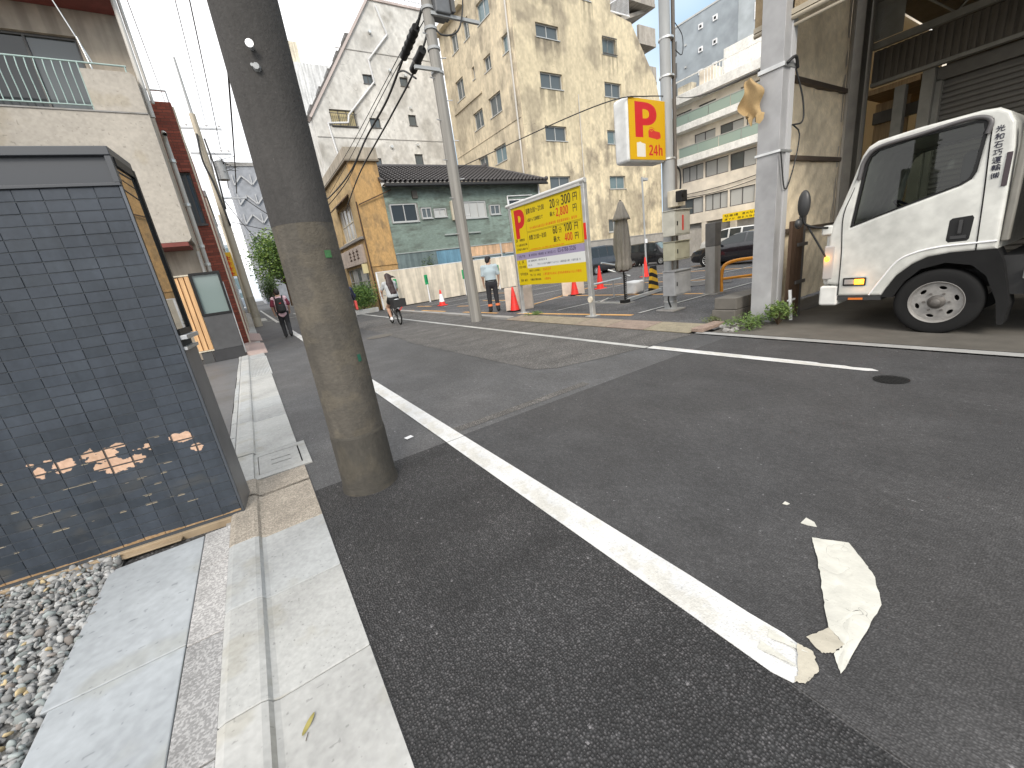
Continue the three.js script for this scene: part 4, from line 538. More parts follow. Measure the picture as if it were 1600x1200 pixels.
// ---------------------------------------------------------------- white apartment house and grey tower on the right
{
  const t = thing('apartment_house', 'cream white apartment house with glass balconies across the car park', 'building', [40, 0, -18]);
  const m = mat([0.8, 0.72, 0.60], 0.85, { map: sized(grimeMap, 9) }), wt = mat([0.82, 0.80, 0.76], 0.8, { map: grimeMap }), X = 36, z0 = -25.1, z1 = -8;
  const w = []; for (const [a, b] of [[6.35, 7.6], [3.6, 4.93]]) for (let z = z0 + 0.6; z < -14; z += 2.2) w.push([z, z + 2.05, a, b]);
  for (const z of [-23.3, -21, -18.9]) w.push([z, z + 1.9, 8.5, 9.95]); for (const z of [-25.05, -22.9, -19.4]) w.push([z, z + 1.5, 11.0, 12.05]);
  mesh('front_wall', slab('x', X, rect(z0, z1, 2.75, 12.5), holesOf(w), 0.3), m, t); mesh('core', bx(X + 0.31, X + 9, 0, 12.4, z0, z1), M.concGrey, t); mesh('end_wall', bx(X, X + 9, 0, 12.5, z0 - 0.02, z0), m, t);
  w.forEach((q, i) => windowIn(t, 'x', X, q, { panes: i % 3 ? 2 : 3, glass: [M.glassCurtain, M.glassCurtain, [M.glassGrey, M.glassCurtain]][i % 3], frame: M.aluDark, sill: false, w: 0.06 }));
  for (const [y, h, zz] of [[7.75, 0.55, -24.9], [10.35, 0.5, -25.1], [12.5, 0.7, -25.1]]) mesh('balcony_slab', bx(X - 0.9, X - 0.002, y, y + h, zz, z1, 0.03), wt, t);
  for (const [y, zz] of [[8.32, -24.2], [10.87, -25.1]]) { for (let z = zz; z < -14; z += 1.8) mesh('balcony_glass', bx(X - 0.87, X - 0.84, y, y + 0.72, z + 0.02, z + 1.76), phys([0.3, 0.38, 0.33], 0.15), t); mesh('balcony_rail', bx(X - 0.9, X - 0.81, y + 0.725, y + 0.78, zz, -14), M.alu, t); }
  const rl = []; for (let z = -22; z < -12; z += 0.25) rl.push(bx(X - 0.7, X - 0.66, 13.2, 14.2, z, z + 0.05)); mesh('roof_railing', [...rl, bx(X - 0.72, X - 0.64, 14.2, 14.28, -25, -12)], wt, t); mesh('penthouse', [bx(X + 1.2, X + 8, 12.5, 15.6, -21.5, -12)], wt, t); mesh('roof_box', bx(X - 0.4, X + 0.8, 13.2, 14.3, -22.6, -21.4, 0.02), m, t); mesh('roof_clutter', bx(X - 0.4, X + 0.3, 13.2, 13.9, -24.6, -23.3, 0.02), M.cream, t);
  mesh('ground_floor', [bx(X + 1.2, X + 1.4, 0, 2.74, z0, z1)], mat([0.5, 0.42, 0.34], 0.8, { map: streakMap }), t); for (const z of [-25, -22.6, -20, -17.4, -14.8]) mesh('pillar', bx(X + 0.02, X + 0.5, 0, 2.745, z, z + 0.45), m, t); mesh('entrance_opening', [bx(X + 1.1, X + 1.19, 0, 2.4, -21.8, -20.3), bx(X + 1.1, X + 1.19, 0, 2.4, -19.4, -17.7)], M.glass, t);
  mesh('wall_cables', [sag([X - 0.1, 5.4, -25], [X - 0.1, 6.0, -15], 0.3, 0.03), sag([X - 0.12, 5.2, -25], [X - 0.12, 5.9, -15], 0.5, 0.03)], M.wire, t);
  const g = thing('grey_tower', 'tall blue grey tower with small square vents behind the apartments', 'building', [50, 0, -25]);
  const gm = mat([0.31, 0.345, 0.37], 0.8, { map: sized(grimeMap, 12) }); mesh('wall', bx(45, 60, 0, 22.7, -31.7, -24.7), gm, g); mesh('light_bay', bx(45.02, 60, 0, 24, -24.69, -12), mat([0.46, 0.5, 0.52], 0.8, { map: sized(grimeMap, 12) }), g); mesh('parapet', bx(44.95, 60, 22.7, 22.85, -31.75, -24.7), M.alu, g);
  for (const z of [-26.9, -28.4]) for (let k = 0; k < 6; k++) { const v = mesh('vent', bx(44.9, 45, 21.3 - k * 1.95, 21.75 - k * 1.95, z - 0.22, z + 0.22), M.white, g); mesh('vent_hole', bx(44.88, 44.899, 21.4 - k * 1.95, 21.62 - k * 1.95, z - 0.1, z + 0.12), M.black, v); }
  for (let k = 0; k < 6; k++) { const w = mesh('window', bx(44.93, 44.999, 20.2 - k * 1.95, 21.5 - k * 1.95, -31.5, -31.15), M.aluDark, g); mesh('pane', bx(44.92, 44.929, 20.28 - k * 1.95, 21.42 - k * 1.95, -31.45, -31.2), M.glassGrey, w); mesh('small_vent', bx(44.92, 44.999, 20.6 - k * 1.95, 20.75 - k * 1.95, -30.2, -30.0), M.alu, g); }
  for (let k = 0; k < 5; k++) for (const z of [-23.2, -20.6]) { const w = mesh('window', bx(44.95, 45.019, 13 + k * 2.2, 14.3 + k * 2.2, z, z + 1.6), M.white, g); mesh('pane', bx(44.94, 44.949, 13.1 + k * 2.2, 14.2 + k * 2.2, z + 0.1, z + 1.5), M.glassGrey, w); }
}
// ---------------------------------------------------------------- hoarding round the house
{
  const t = thing('hoarding', 'cream steel plate hoarding in front of the green house', 'fence', [11, 0, -22.1]); const m = mat([0.62, 0.55, 0.44], 0.7, { map: sized(streakMap, 7) });
  for (let x = 6.12; x < 17.6; x += 1.2) mesh('fence_panel', bx(x + 0.004, Math.min(x + 1.196, 17.6), 0.05, 1.93 + 0.006 * h2(x * 9 | 0, 2, 2), -22.13, -22.1, 0.004), m, t); mesh('top_rail', bx(6.1, 17.6, 1.94, 1.97, -22.14, -22.09), M.white, t); mesh('end_post', bx(6.04, 6.115, 0, 1.97, -22.16, -22.08), M.white, t);
}
function bayPost(x, z, label) {
  const t = thing('bay_post', label, 'post', [x, 0, z], 'numbered bay posts along the hoarding'); mesh('post', cyl([x, 0.01, z], [x, 1.0, z], 0.035), M.white, t); mesh('tag', bx(x - 0.09, x + 0.09, 0.98, 1.5, z - 0.03, z + 0.03, 0.01), mat([0.01, 0.3, 0.1], 0.5), t); mesh('tag_mark', bx(x + 0.0, x + 0.06, 1.1, 1.4, z + 0.031, z + 0.036), mat([0.005, 0.12, 0.06], 0.5), t); mesh('foot', cyl([x, 0.018, z], [x, 0.05, z], 0.09), M.concGrey, t);
}
for (const [x, z, l] of [[6.75, -21.4, 'green topped bay post beside the cyclist at the hoarding end'], [8.45, -21.3, 'green topped bay post right of the cyclist against the hoarding'], [10.9, -21.6, 'green topped bay post half behind the grey utility pole'], [13.3, -21.7, 'green topped bay post beside the standing guard']]) bayPost(x, z, l);

// ---------------------------------------------------------------- brush lettering: strokes on a ten by ten grid
const K = {
  円: [[1, 10, 1, 1, 9, 1, 9, 10], [5, 1, 5, 5], [1, 5.2, 9, 5.2]], 分: [[4, 0.5, 2.6, 2.5, 0.5, 4.4], [6, 0.5, 7.4, 2.5, 9.5, 4.4], [2.5, 5, 8, 5, 7.2, 9.6, 5.8, 9.2], [5, 5, 4.2, 7.6, 2, 9.8]],
  最: [[2, 0.5, 8, 0.5, 8, 4, 2, 4, 2, 0.5], [2, 2.2, 8, 2.2], [0.5, 5, 9.5, 5], [2, 5, 2, 9.3], [4.6, 5, 4.6, 9.8], [2, 6.5, 4.6, 6.5], [2, 8, 4.6, 8], [0.5, 9.4, 5, 8.8], [5.6, 6.4, 9, 6.4, 7.4, 8.6, 5.4, 9.9], [6, 7, 9.6, 9.9]], 大: [[0.5, 3.5, 9.5, 3.5], [5, 0.5, 4.8, 4.5, 3.2, 7.5, 0.8, 9.8], [5.2, 4, 7, 7.5, 9.6, 9.8]],
  昼: [[2.2, 0.5, 2, 3, 0.8, 5], [2.2, 0.5, 8, 0.5, 8, 3, 2.2, 3], [5, 3, 9.5, 5.4], [2.6, 5.2, 7.6, 5.2, 7.6, 8.4, 2.6, 8.4, 2.6, 5.2], [2.6, 6.8, 7.6, 6.8], [0.6, 9.8, 9.4, 9.8]], 夜: [[5, 0, 5, 1.6], [0.5, 1.7, 9.5, 1.7], [3, 2.2, 0.6, 5.8], [2.2, 4.2, 2.2, 9.8], [5.6, 2.4, 4.2, 5.2], [5.4, 3.7, 8.6, 3.7, 7, 7.4, 4, 9.8], [5, 5.4, 7, 7.8, 9.6, 9.8]],
  間: [[1, 10, 1, 0.8, 4, 0.8, 4, 4, 1, 4], [1, 2.4, 4, 2.4], [9, 10, 9, 0.8, 6, 0.8, 6, 4, 9, 4], [6, 2.4, 9, 2.4], [3.4, 5.4, 6.6, 5.4, 6.6, 9, 3.4, 9, 3.4, 5.4], [3.4, 7.2, 6.6, 7.2]], 時: [[0.8, 1.5, 3.6, 1.5, 3.6, 8.5, 0.8, 8.5, 0.8, 1.5], [0.8, 5, 3.6, 5], [4.8, 2, 9.5, 2], [7, 0.4, 7, 4], [4.3, 4, 10, 4], [4.5, 6, 9.8, 6], [8.2, 4.2, 8.2, 9.6, 7, 9.2], [5.4, 7, 6.3, 8.2]],
  営: [[2, 0.4, 2.8, 1.8], [5, 0.2, 5, 1.8], [8, 0.4, 7.2, 1.8], [0.8, 4, 0.8, 2.4, 9.2, 2.4, 9.2, 4], [3, 3.6, 7, 3.6, 7, 5.6, 3, 5.6, 3, 3.6], [2, 6.8, 8, 6.8, 8, 9.8, 2, 9.8, 2, 6.8]], 業: [[3.4, 0.3, 3.4, 2], [6.6, 0.3, 6.6, 2], [1, 2.2, 9, 2.2], [1.8, 3.8, 8.2, 3.8], [1.8, 5.2, 8.2, 5.2], [0.5, 6.6, 9.5, 6.6], [5, 2.4, 5, 10], [4.6, 7, 1, 9.6], [5.4, 7, 9, 9.6]],
  入: [[3.6, 0.8, 5, 1, 4.4, 5, 0.6, 9.6], [5, 2.6, 6.6, 6.6, 9.6, 9.6]], 庫: [[5, 0.2, 5, 1.4], [0.9, 1.5, 9.5, 1.5], [1, 1.5, 1, 6, 0.2, 9.8], [2.6, 3, 8.8, 3], [3, 4.4, 8.4, 4.4, 8.4, 7.2, 3, 7.2, 3, 4.4], [3, 5.8, 8.4, 5.8], [2, 8.6, 9.6, 8.6], [5.7, 2, 5.7, 10]], 後: [[3, 0.4, 0.6, 3], [3.2, 2.8, 0.4, 5.6], [2, 4.6, 2, 9.8], [6.4, 0.4, 4.6, 2.4, 7, 3.4, 4.6, 5.4, 9, 4.8], [5.6, 5.8, 4, 7.6], [5, 6.6, 8.6, 6.6, 4, 9.8], [5.6, 7.4, 9.6, 9.8]],
  駐: [[1, 0.6, 1, 6], [1, 0.6, 4.4, 0.6], [1, 2.4, 4.2, 2.4], [1, 4.2, 4.2, 4.2], [1, 6, 4.6, 6, 4.2, 9.4, 3.4, 9], [7.2, 0.2, 7.8, 1.6], [5.4, 2.4, 9.6, 2.4], [5.8, 5.6, 9.2, 5.6], [7.5, 2.4, 7.5, 9.4], [5, 9.4, 10, 9.4]], 車: [[1, 1.4, 9, 1.4], [2, 3, 8, 3, 8, 6.6, 2, 6.6, 2, 3], [2, 4.8, 8, 4.8], [0.4, 8, 9.6, 8], [5, 0.2, 5, 10]], 場: [[0.4, 3, 3.8, 3], [2.1, 1, 2.1, 7.6], [0.3, 8.2, 4, 7.2], [5, 0.6, 9, 0.6, 9, 3.8, 5, 3.8, 5, 0.6], [5, 2.2, 9, 2.2], [4.2, 5, 9.8, 5], [5.6, 5, 4, 7.6], [5.4, 6.4, 9.2, 6.4, 8.6, 9.8, 7.8, 9.4], [6.6, 6.6, 5, 9], [8, 6.6, 6.6, 9.4]],
  光: [[5, 0.4, 5, 4.6], [1.8, 1.4, 3, 3.6], [8.2, 1.4, 7, 3.6], [0.4, 4.7, 9.6, 4.7], [3.7, 4.7, 3.3, 7.4, 0.8, 9.8], [6.2, 4.7, 6.2, 9, 9.5, 9, 9.5, 7.6]], 和: [[4, 0.6, 1, 1.6], [0.4, 3.2, 5, 3.2], [2.8, 1.2, 2.8, 9.8], [2.8, 4, 0.4, 7.4], [2.8, 4.2, 4.8, 6.2], [5.9, 2.4, 9.4, 2.4, 9.4, 8.6, 5.9, 8.6, 5.9, 2.4]], 石: [[0.5, 1.2, 9.5, 1.2], [4.6, 1.2, 3, 4.8, 0.5, 7.4], [3, 5.2, 8.6, 5.2, 8.6, 9.5, 3, 9.5, 3, 5.2]], 巧: [[0.4, 2, 4.6, 2], [2.5, 2, 2.5, 7.6], [0.3, 8.2, 4.8, 7.2], [5, 1.4, 9.8, 1.4], [6.6, 1.4, 6.1, 4.8, 9.3, 4.8, 8.6, 9.6, 7.2, 9.2]],
  運: [[0.8, 0.8, 2, 2], [0.4, 4, 2.4, 4, 2.4, 7.6, 0.4, 9.4], [2.2, 8, 4, 9.6, 9.8, 9.6], [3.4, 2.2, 3.4, 0.8, 9.4, 0.8, 9.4, 2.2], [4, 2.4, 9, 2.4], [4.4, 3.6, 8.6, 3.6, 8.6, 6, 4.4, 6, 4.4, 3.6], [4.4, 4.8, 8.6, 4.8], [3.6, 7.2, 9.4, 7.2], [6.5, 1.4, 6.5, 8.8]], 輸: [[0.4, 1.6, 4.4, 1.6], [0.8, 3, 4, 3, 4, 6, 0.8, 6, 0.8, 3], [0.8, 4.5, 4, 4.5], [0.2, 7.4, 4.6, 7.4], [2.4, 0.4, 2.4, 9.8], [7.2, 0.4, 4.8, 3], [7.2, 0.4, 9.8, 3], [6, 3.2, 8.4, 3.2], [5.4, 9.6, 5.4, 4.6, 7.2, 4.6, 7.2, 9.6], [5.4, 6.2, 7.2, 6.2], [5.4, 7.8, 7.2, 7.8], [8.4, 4.8, 8.4, 8], [9.6, 4.4, 9.6, 9.6]],
  株: [[2, 1, 1.2, 4, 2, 8.8, 2.6, 9.8], [3, 3, 5, 3], [4, 1.4, 4, 9], [4, 3.4, 3, 6], [5.4, 2.6, 8, 2.6], [5, 4.6, 8.2, 4.6], [6.6, 1, 6.6, 9.2], [6.6, 5, 5, 8], [6.6, 5, 8.2, 8], [8.6, 0.4, 9.4, 4, 8.6, 9.6]],
  か: [[1, 3, 6.4, 3, 5.8, 9, 4.4, 8.4], [3.8, 0.8, 1.4, 9.4], [7.6, 2, 9.4, 5.2]], ら: [[3.6, 0.6, 6, 1.8], [3, 3, 2.4, 6.6, 6, 5, 8, 7, 5.6, 9.6, 2.6, 9.4]], ま: [[1.6, 2, 8.4, 2], [1.8, 4.4, 8.2, 4.4], [5, 0.4, 5, 8.4, 3, 9.4, 2, 8, 4, 7.2, 8.6, 9.4]], で: [[1, 2, 8.4, 1.4, 5, 4.4, 4.8, 8, 7.6, 9.4], [7.4, 3.4, 8, 4.4], [8.8, 2.8, 9.4, 3.8]],
};
function kan(g, s, x, y, h, w = 1) { // draw a run of text; letters of the fonts as they are, the rest from strokes
  for (const ch of s) {
    if (K[ch]) { g.lineWidth = h * 0.105; g.lineCap = 'butt'; for (const p of K[ch]) { g.beginPath(); for (let i = 0; i < p.length; i += 2) g[i ? 'lineTo' : 'moveTo'](x + p[i] / 10 * h * w * 0.94, y - h + p[i + 1] / 10 * h); g.stroke(); } x += h * w * 1.02; }
    else if (ch === '~') { g.lineWidth = h * 0.1; g.beginPath(); g.moveTo(x + h * 0.1, y - h * 0.4); g.quadraticCurveTo(x + h * 0.3, y - h * 0.7, x + h * 0.45, y - h * 0.45); g.quadraticCurveTo(x + h * 0.6, y - h * 0.25, x + h * 0.8, y - h * 0.5); g.stroke(); x += h * 0.9; }
    else { g.font = `bold ${Math.round(h * 1.32)}px sans-serif`; g.save(); g.translate(x, y); g.scale(w * 0.86, 1); g.fillText(ch, 0, 0); g.restore(); x += g.measureText(ch).width * w * 0.86; }
  }
  return x;
}
const glyphs = Object.keys(K);
function fine(g, x0, x1, y, h, s) { const r = rng(s); let x = x0; while (x < x1 - h) { const c = glyphs[Math.floor(r() * glyphs.length)]; x = kan(g, c, x, y, h, 0.9) + h * 0.08; if (r() < 0.07) x += h * 0.6; } }
function setInk(g, c) { g.fillStyle = c; g.strokeStyle = c; }
function canvasTex(w, h, draw) { const c = document.createElement('canvas'); c.width = w; c.height = h; const g = c.getContext('2d'); draw(g); const t = new THREE.CanvasTexture(c); t.colorSpace = THREE.SRGBColorSpace; t.magFilter = THREE.LinearFilter; return t; }
// ---------------------------------------------------------------- price board
{
  const t = thing('price_board', 'large yellow parking price board on two steel posts', 'sign', [6.72, 0, -8.4]);
  const z0 = -9.80, z1 = -7.02, y0 = 0.83, y1 = 2.87, px = 400, W = Math.round((z1 - z0) * px), H = Math.round((y1 - y0) * px), Y = (y) => (y1 - y) * px, Z = (z) => (z - z0) * px;
  const map = canvasTex(W, H, (g) => {
    const yel = '#c6ae00', red = '#b81e1c', ink = '#2a2410', or = '#c05a10';
    g.fillStyle = yel; g.fillRect(0, 0, W, H);
    g.fillStyle = '#8f86a0'; g.fillRect(0, Y(1.69), W, Y(1.51) - Y(1.69)); g.fillStyle = '#c9cbc9'; g.fillRect(Z(-9.32), Y(1.51), W, Y(1.27) - Y(1.51));
    setInk(g, red); g.save(); g.translate(Z(-9.74), Y(2.09)); g.scale(0.95, 1); g.font = 'bold 390px sans-serif'; g.fillText('P', 0, 0); g.lineWidth = 14; g.strokeText('P', 0, 0); g.restore();
    setInk(g, ink); kan(g, '24', Z(-9.74), Y(1.99), 34); kan(g, '時間営業', Z(-9.55), Y(1.995), 26, 0.95); fine(g, Z(-9.72), Z(-9.2), Y(1.87), 24, 3); fine(g, Z(-9.72), Z(-9.2), Y(1.76), 24, 5);
    g.lineWidth = 3; g.strokeStyle = '#5a4a10'; g.strokeRect(Z(-9.16), Y(2.84), Z(-7.06) - Z(-9.16), Y(2.20) - Y(2.84)); g.strokeRect(Z(-9.16), Y(2.175), Z(-7.06) - Z(-9.16), Y(1.71) - Y(2.175));
    setInk(g, ink); kan(g, '昼間 8:00~21:00', Z(-9.12), Y(2.63), 50, 0.72); kan(g, '20', Z(-8.13), Y(2.60), 80, 0.82); kan(g, '分', Z(-7.89), Y(2.61), 62, 0.95); kan(g, '300', Z(-7.70), Y(2.60), 88, 0.82); kan(g, '円', Z(-7.30), Y(2.61), 72, 0.9);
    kan(g, '入庫から12時間まで', Z(-9.12), Y(2.43), 36, 0.82); kan(g, '最大', Z(-8.15), Y(2.42), 40); setInk(g, red); kan(g, '2,800', Z(-7.92), Y(2.385), 78, 0.82); setInk(g, ink); kan(g, '円', Z(-7.32), Y(2.39), 66, 0.9);
    setInk(g, or); fine(g, Z(-9.02), Z(-7.15), Y(2.24), 27, 11);
    setInk(g, ink); kan(g, '夜間 21:00~8:00', Z(-9.1), Y(1.985), 48, 0.72); kan(g, '60', Z(-8.10), Y(2.01), 72, 0.82); kan(g, '分', Z(-7.88), Y(2.01), 56, 0.95); kan(g, '100', Z(-7.68), Y(2.01), 74, 0.82); kan(g, '円', Z(-7.32), Y(2.01), 64, 0.9);
    kan(g, '最大', Z(-8.1), Y(1.82), 52); setInk(g, red); kan(g, '400', Z(-7.68), Y(1.795), 74, 0.82); setInk(g, ink); kan(g, '円', Z(-7.32), Y(1.80), 62, 0.9); setInk(g, or); fine(g, Z(-9.1), Z(-7.7), Y(1.725), 15, 17);
    setInk(g, '#3c3550'); fine(g, Z(-9.7), Z(-9.3), Y(1.56), 34, 19); fine(g, Z(-9.2), Z(-8.0), Y(1.57), 26, 23); kan(g, '03-6788-3326', Z(-7.98), Y(1.57), 40, 0.95);
    setInk(g, ink); fine(g, Z(-9.72), Z(-9.38), Y(1.39), 42, 27); fine(g, Z(-9.72), Z(-9.38), Y(1.29), 26, 29); setInk(g, '#565a60'); fine(g, Z(-9.27), Z(-8.4), Y(1.43), 20, 31); fine(g, Z(-9.27), Z(-9.05), Y(1.32), 20, 33); fine(g, Z(-8.85), Z(-7.15), Y(1.325), 20, 35);
    setInk(g, ink); fine(g, Z(-9.70), Z(-9.32), Y(1.09), 30, 37); fine(g, Z(-9.70), Z(-9.32), Y(0.92), 28, 39); for (const [y, a, b, s] of [[1.17, -9.25, -8.7, 41], [1.05, -9.25, -8.7, 43], [0.93, -9.25, -8.72, 45]]) fine(g, Z(a), Z(b), Y(y), 25, s);
    setInk(g, or); fine(g, Z(-8.65), Z(-8.28), Y(1.17), 28, 47); fine(g, Z(-8.66), Z(-7.15), Y(1.05), 27, 49); fine(g, Z(-8.62), Z(-8.28), Y(0.93), 28, 51);
  });
  const g = new THREE.PlaneGeometry(z1 - z0, y1 - y0).translate((z0 + z1) / 2, (y0 + y1) / 2, 0); place(g, 'x', 6.688);
  mesh('price_print', g, new THREE.MeshStandardMaterial({ map, roughness: 0.45 }), t); mesh('board', bx(6.69, 6.725, y0, y1, z0, z1), mat([0.5, 0.42, 0.02], 0.5), t);
  const post = (z) => mesh('post', [bx(6.68, 6.78, 0.02, 2.93, z - 0.05, z + 0.05, 0.008), bx(6.60, 6.86, 0.018, 0.03, z - 0.13, z + 0.13)], M.galv, t); post(z0 - 0.055); post(z1 + 0.055);
  mesh('top_cap', [cyl([6.70, 2.96, z0 - 0.2], [6.70, 2.96, z1 + 0.14], 0.05, 0.05, 14), bx(6.66, 6.75, 2.875, 2.93, z0, z1)], mat([0.6, 0.6, 0.58], 0.4, { metalness: 0.4 }), t);
  mesh('red_strip', bx(6.66, 6.679, 1.75, 2.1, -6.99, -6.93), M.red, t); mesh('post_tag', cyl([6.6, 0.42, -6.9], [6.64, 0.42, -6.9], 0.07), M.cream, t);
}
// ---------------------------------------------------------------- P sign pole with cabinets
{
  const t = thing('sign_pole', 'grey steel pole carrying the lit parking sign and meter cabinets', 'pole', [7.72, 0, -5.56]);
  mesh('shaft', [cyl([7.72, 0.02, -5.56], [7.72, 3.0, -5.56], 0.13, 0.12, 18), cyl([7.70, 3.0, -5.56], [7.66, 7.5, -5.56], 0.105, 0.09, 18)], M.steelGrey, t); mesh('base_plate', bx(7.5, 7.94, 0.018, 0.05, -5.78, -5.34, 0.006), M.concGrey, t); mesh('conduit', [cyl([7.87, 0.5, -5.5], [7.83, 7.4, -5.5], 0.035), cyl([7.60, 0.6, -5.42], [7.62, 2.0, -5.42], 0.02)], mat([0.14, 0.12, 0.1], 0.6), t);
  mesh('pole_band', [0.2, 0.35, 3.0, 4.4, 5.0].map((y) => cyl([7.715, y, -5.56], [7.715, y + 0.03, -5.56], 0.138, 0.138, 18)), M.galv, t); mesh('flex_cable', [tube([[7.86, 2.9, -5.5], [8.0, 2.8, -5.5], [8.02, 2.5, -5.5], [7.9, 2.2, -5.5]], 0.018), tube([[7.5, 0.5, -5.4], [7.42, 0.3, -5.4], [7.5, 0.12, -5.4]], 0.018), tube([[7.86, 5.3, -5.5], [8.12, 5.1, -5.5], [8.1, 4.8, -5.5], [7.9, 4.85, -5.5]], 0.008)], M.wire, t);
  const box = (name, label, x0, x1, y0, y1, m, z0 = -5.42, z1 = -5.14) => { const b = thing(name, label, 'cabinet', [(x0 + x1) / 2, y0, z0]); mesh('case', bx(x0, x1, y0, y1, z0, z1, 0.012), m, b); mesh('door', bx(x0 + 0.03, x1 - 0.03, y0 + 0.03, y1 - 0.04, z1 + 0.0005, z1 + 0.012, 0.004), m, b); mesh('lock', bx(x0 + 0.05, x0 + 0.075, (y0 + y1) / 2 - 0.05, (y0 + y1) / 2 + 0.03, z1 + 0.0125, z1 + 0.02), M.black, b); mesh('rain_hood', bx(x0 - 0.015, x1 + 0.015, y1, y1 + 0.014, z0, z1 + 0.04), m, b); return b; };
  const cm = mat([0.45, 0.44, 0.38], 0.5, { map: grimeMap }), om = mat([0.33, 0.32, 0.24], 0.55, { map: grimeMap });
  const b1 = box('meter_cabinet', 'cream meter cabinet with a red label strip, upper on the sign pole', 7.30, 7.80, 1.55, 2.02, cm); mesh('red_label', bx(7.52, 7.56, 1.64, 1.92, -5.127, -5.121), M.red, b1);
  box('meter_cabinet', 'olive cream meter cabinet below the red labelled one', 7.30, 7.79, 1.08, 1.44, om); box('power_cabinet', 'wide grey power cabinet lowest on the sign pole', 7.27, 7.82, 0.38, 0.87, mat([0.28, 0.285, 0.29], 0.5, { map: grimeMap }));
  const bs = thing('terminal_box', 'dark grey slim terminal box on the right flank of the pole', 'cabinet', [8.0, 1.8, -5.5]); mesh('case', bx(7.88, 8.06, 1.80, 2.18, -5.6, -5.4, 0.01), mat([0.13, 0.135, 0.14], 0.6), bs); mesh('clip', bx(7.82, 7.879, 1.95, 2.0, -5.55, -5.48), M.galv, bs);
  const cs = thing('speaker_box', 'white box with a black horn above the meter cabinets', 'box', [7.6, 2.12, -5.4]); mesh('case', bx(7.50, 7.74, 2.10, 2.40, -5.44, -5.2, 0.01), M.cream, cs); mesh('horn', [bx(7.40, 7.58, 2.16, 2.36, -5.19, -5.05, 0.015), cyl([7.42, 2.3, -5.04], [7.42, 2.3, -5.02], 0.05)], M.black, cs);
  const s = thing('parking_sign', 'yellow box sign with a red P and 24h on the grey pole', 'sign', [7.1, 3.0, -5.5]);
  const x0 = 6.55, x1 = 7.58, y0 = 2.99, y1 = 3.99; mesh('case', bx(x0 - 0.03, x1 + 0.03, y0 - 0.04, y1 + 0.03, -5.86, -5.52, 0.06), mat([0.66, 0.67, 0.66], 0.5, { map: grimeMap }), s);
  const map = canvasTex(618, 600, (g) => {
    g.fillStyle = '#d2a400'; g.fillRect(0, 0, 618, 600); setInk(g, '#c21f26'); g.save(); g.translate(40, 372); g.scale(1.62, 1); g.font = 'bold 470px sans-serif'; g.fillText('P', 0, 0); g.lineWidth = 8; g.strokeText('P', 0, 0); g.restore();
    g.fillStyle = '#c8352c'; g.beginPath(); g.moveTo(322, 372); g.lineTo(318, 318); g.quadraticCurveTo(324, 292, 352, 290); g.lineTo(392, 284); g.lineTo(430, 306); g.lineTo(516, 314); g.quadraticCurveTo(536, 330, 532, 376); g.lineTo(460, 392); g.lineTo(444, 384); g.lineTo(420, 384); g.closePath(); g.fill(); g.strokeStyle = '#d2a400'; g.lineWidth = 5; g.beginPath(); g.moveTo(345, 300); g.lineTo(372, 310); g.lineTo(402, 300); g.stroke(); g.strokeStyle = '#c8352c'; g.lineWidth = 4; g.beginPath(); g.moveTo(330, 282); g.lineTo(380, 270); g.lineTo(432, 288); g.stroke();
    setInk(g, '#c21f26'); g.save(); g.translate(318, 556); g.scale(0.98, 1); g.font = 'bold 150px sans-serif'; g.fillText('24h', 0, 0); g.restore(); g.fillStyle = '#dcd9cf'; g.beginPath(); g.moveTo(118, 430); g.lineTo(150, 428); g.lineTo(176, 420); g.lineTo(200, 430); g.lineTo(262, 440); g.lineTo(262, 572); g.lineTo(116, 572); g.closePath(); g.fill();
  });
  mesh('sign_print', new THREE.PlaneGeometry(x1 - x0, y1 - y0).translate((x0 + x1) / 2, (y0 + y1) / 2, -5.516), new THREE.MeshStandardMaterial({ map, roughness: 0.4 }), s); mesh('bracket', [bx(7.61, 7.68, 3.75, 3.8, -5.7, -5.62), bx(7.61, 7.68, 3.15, 3.2, -5.7, -5.62)], M.galv, s);
}
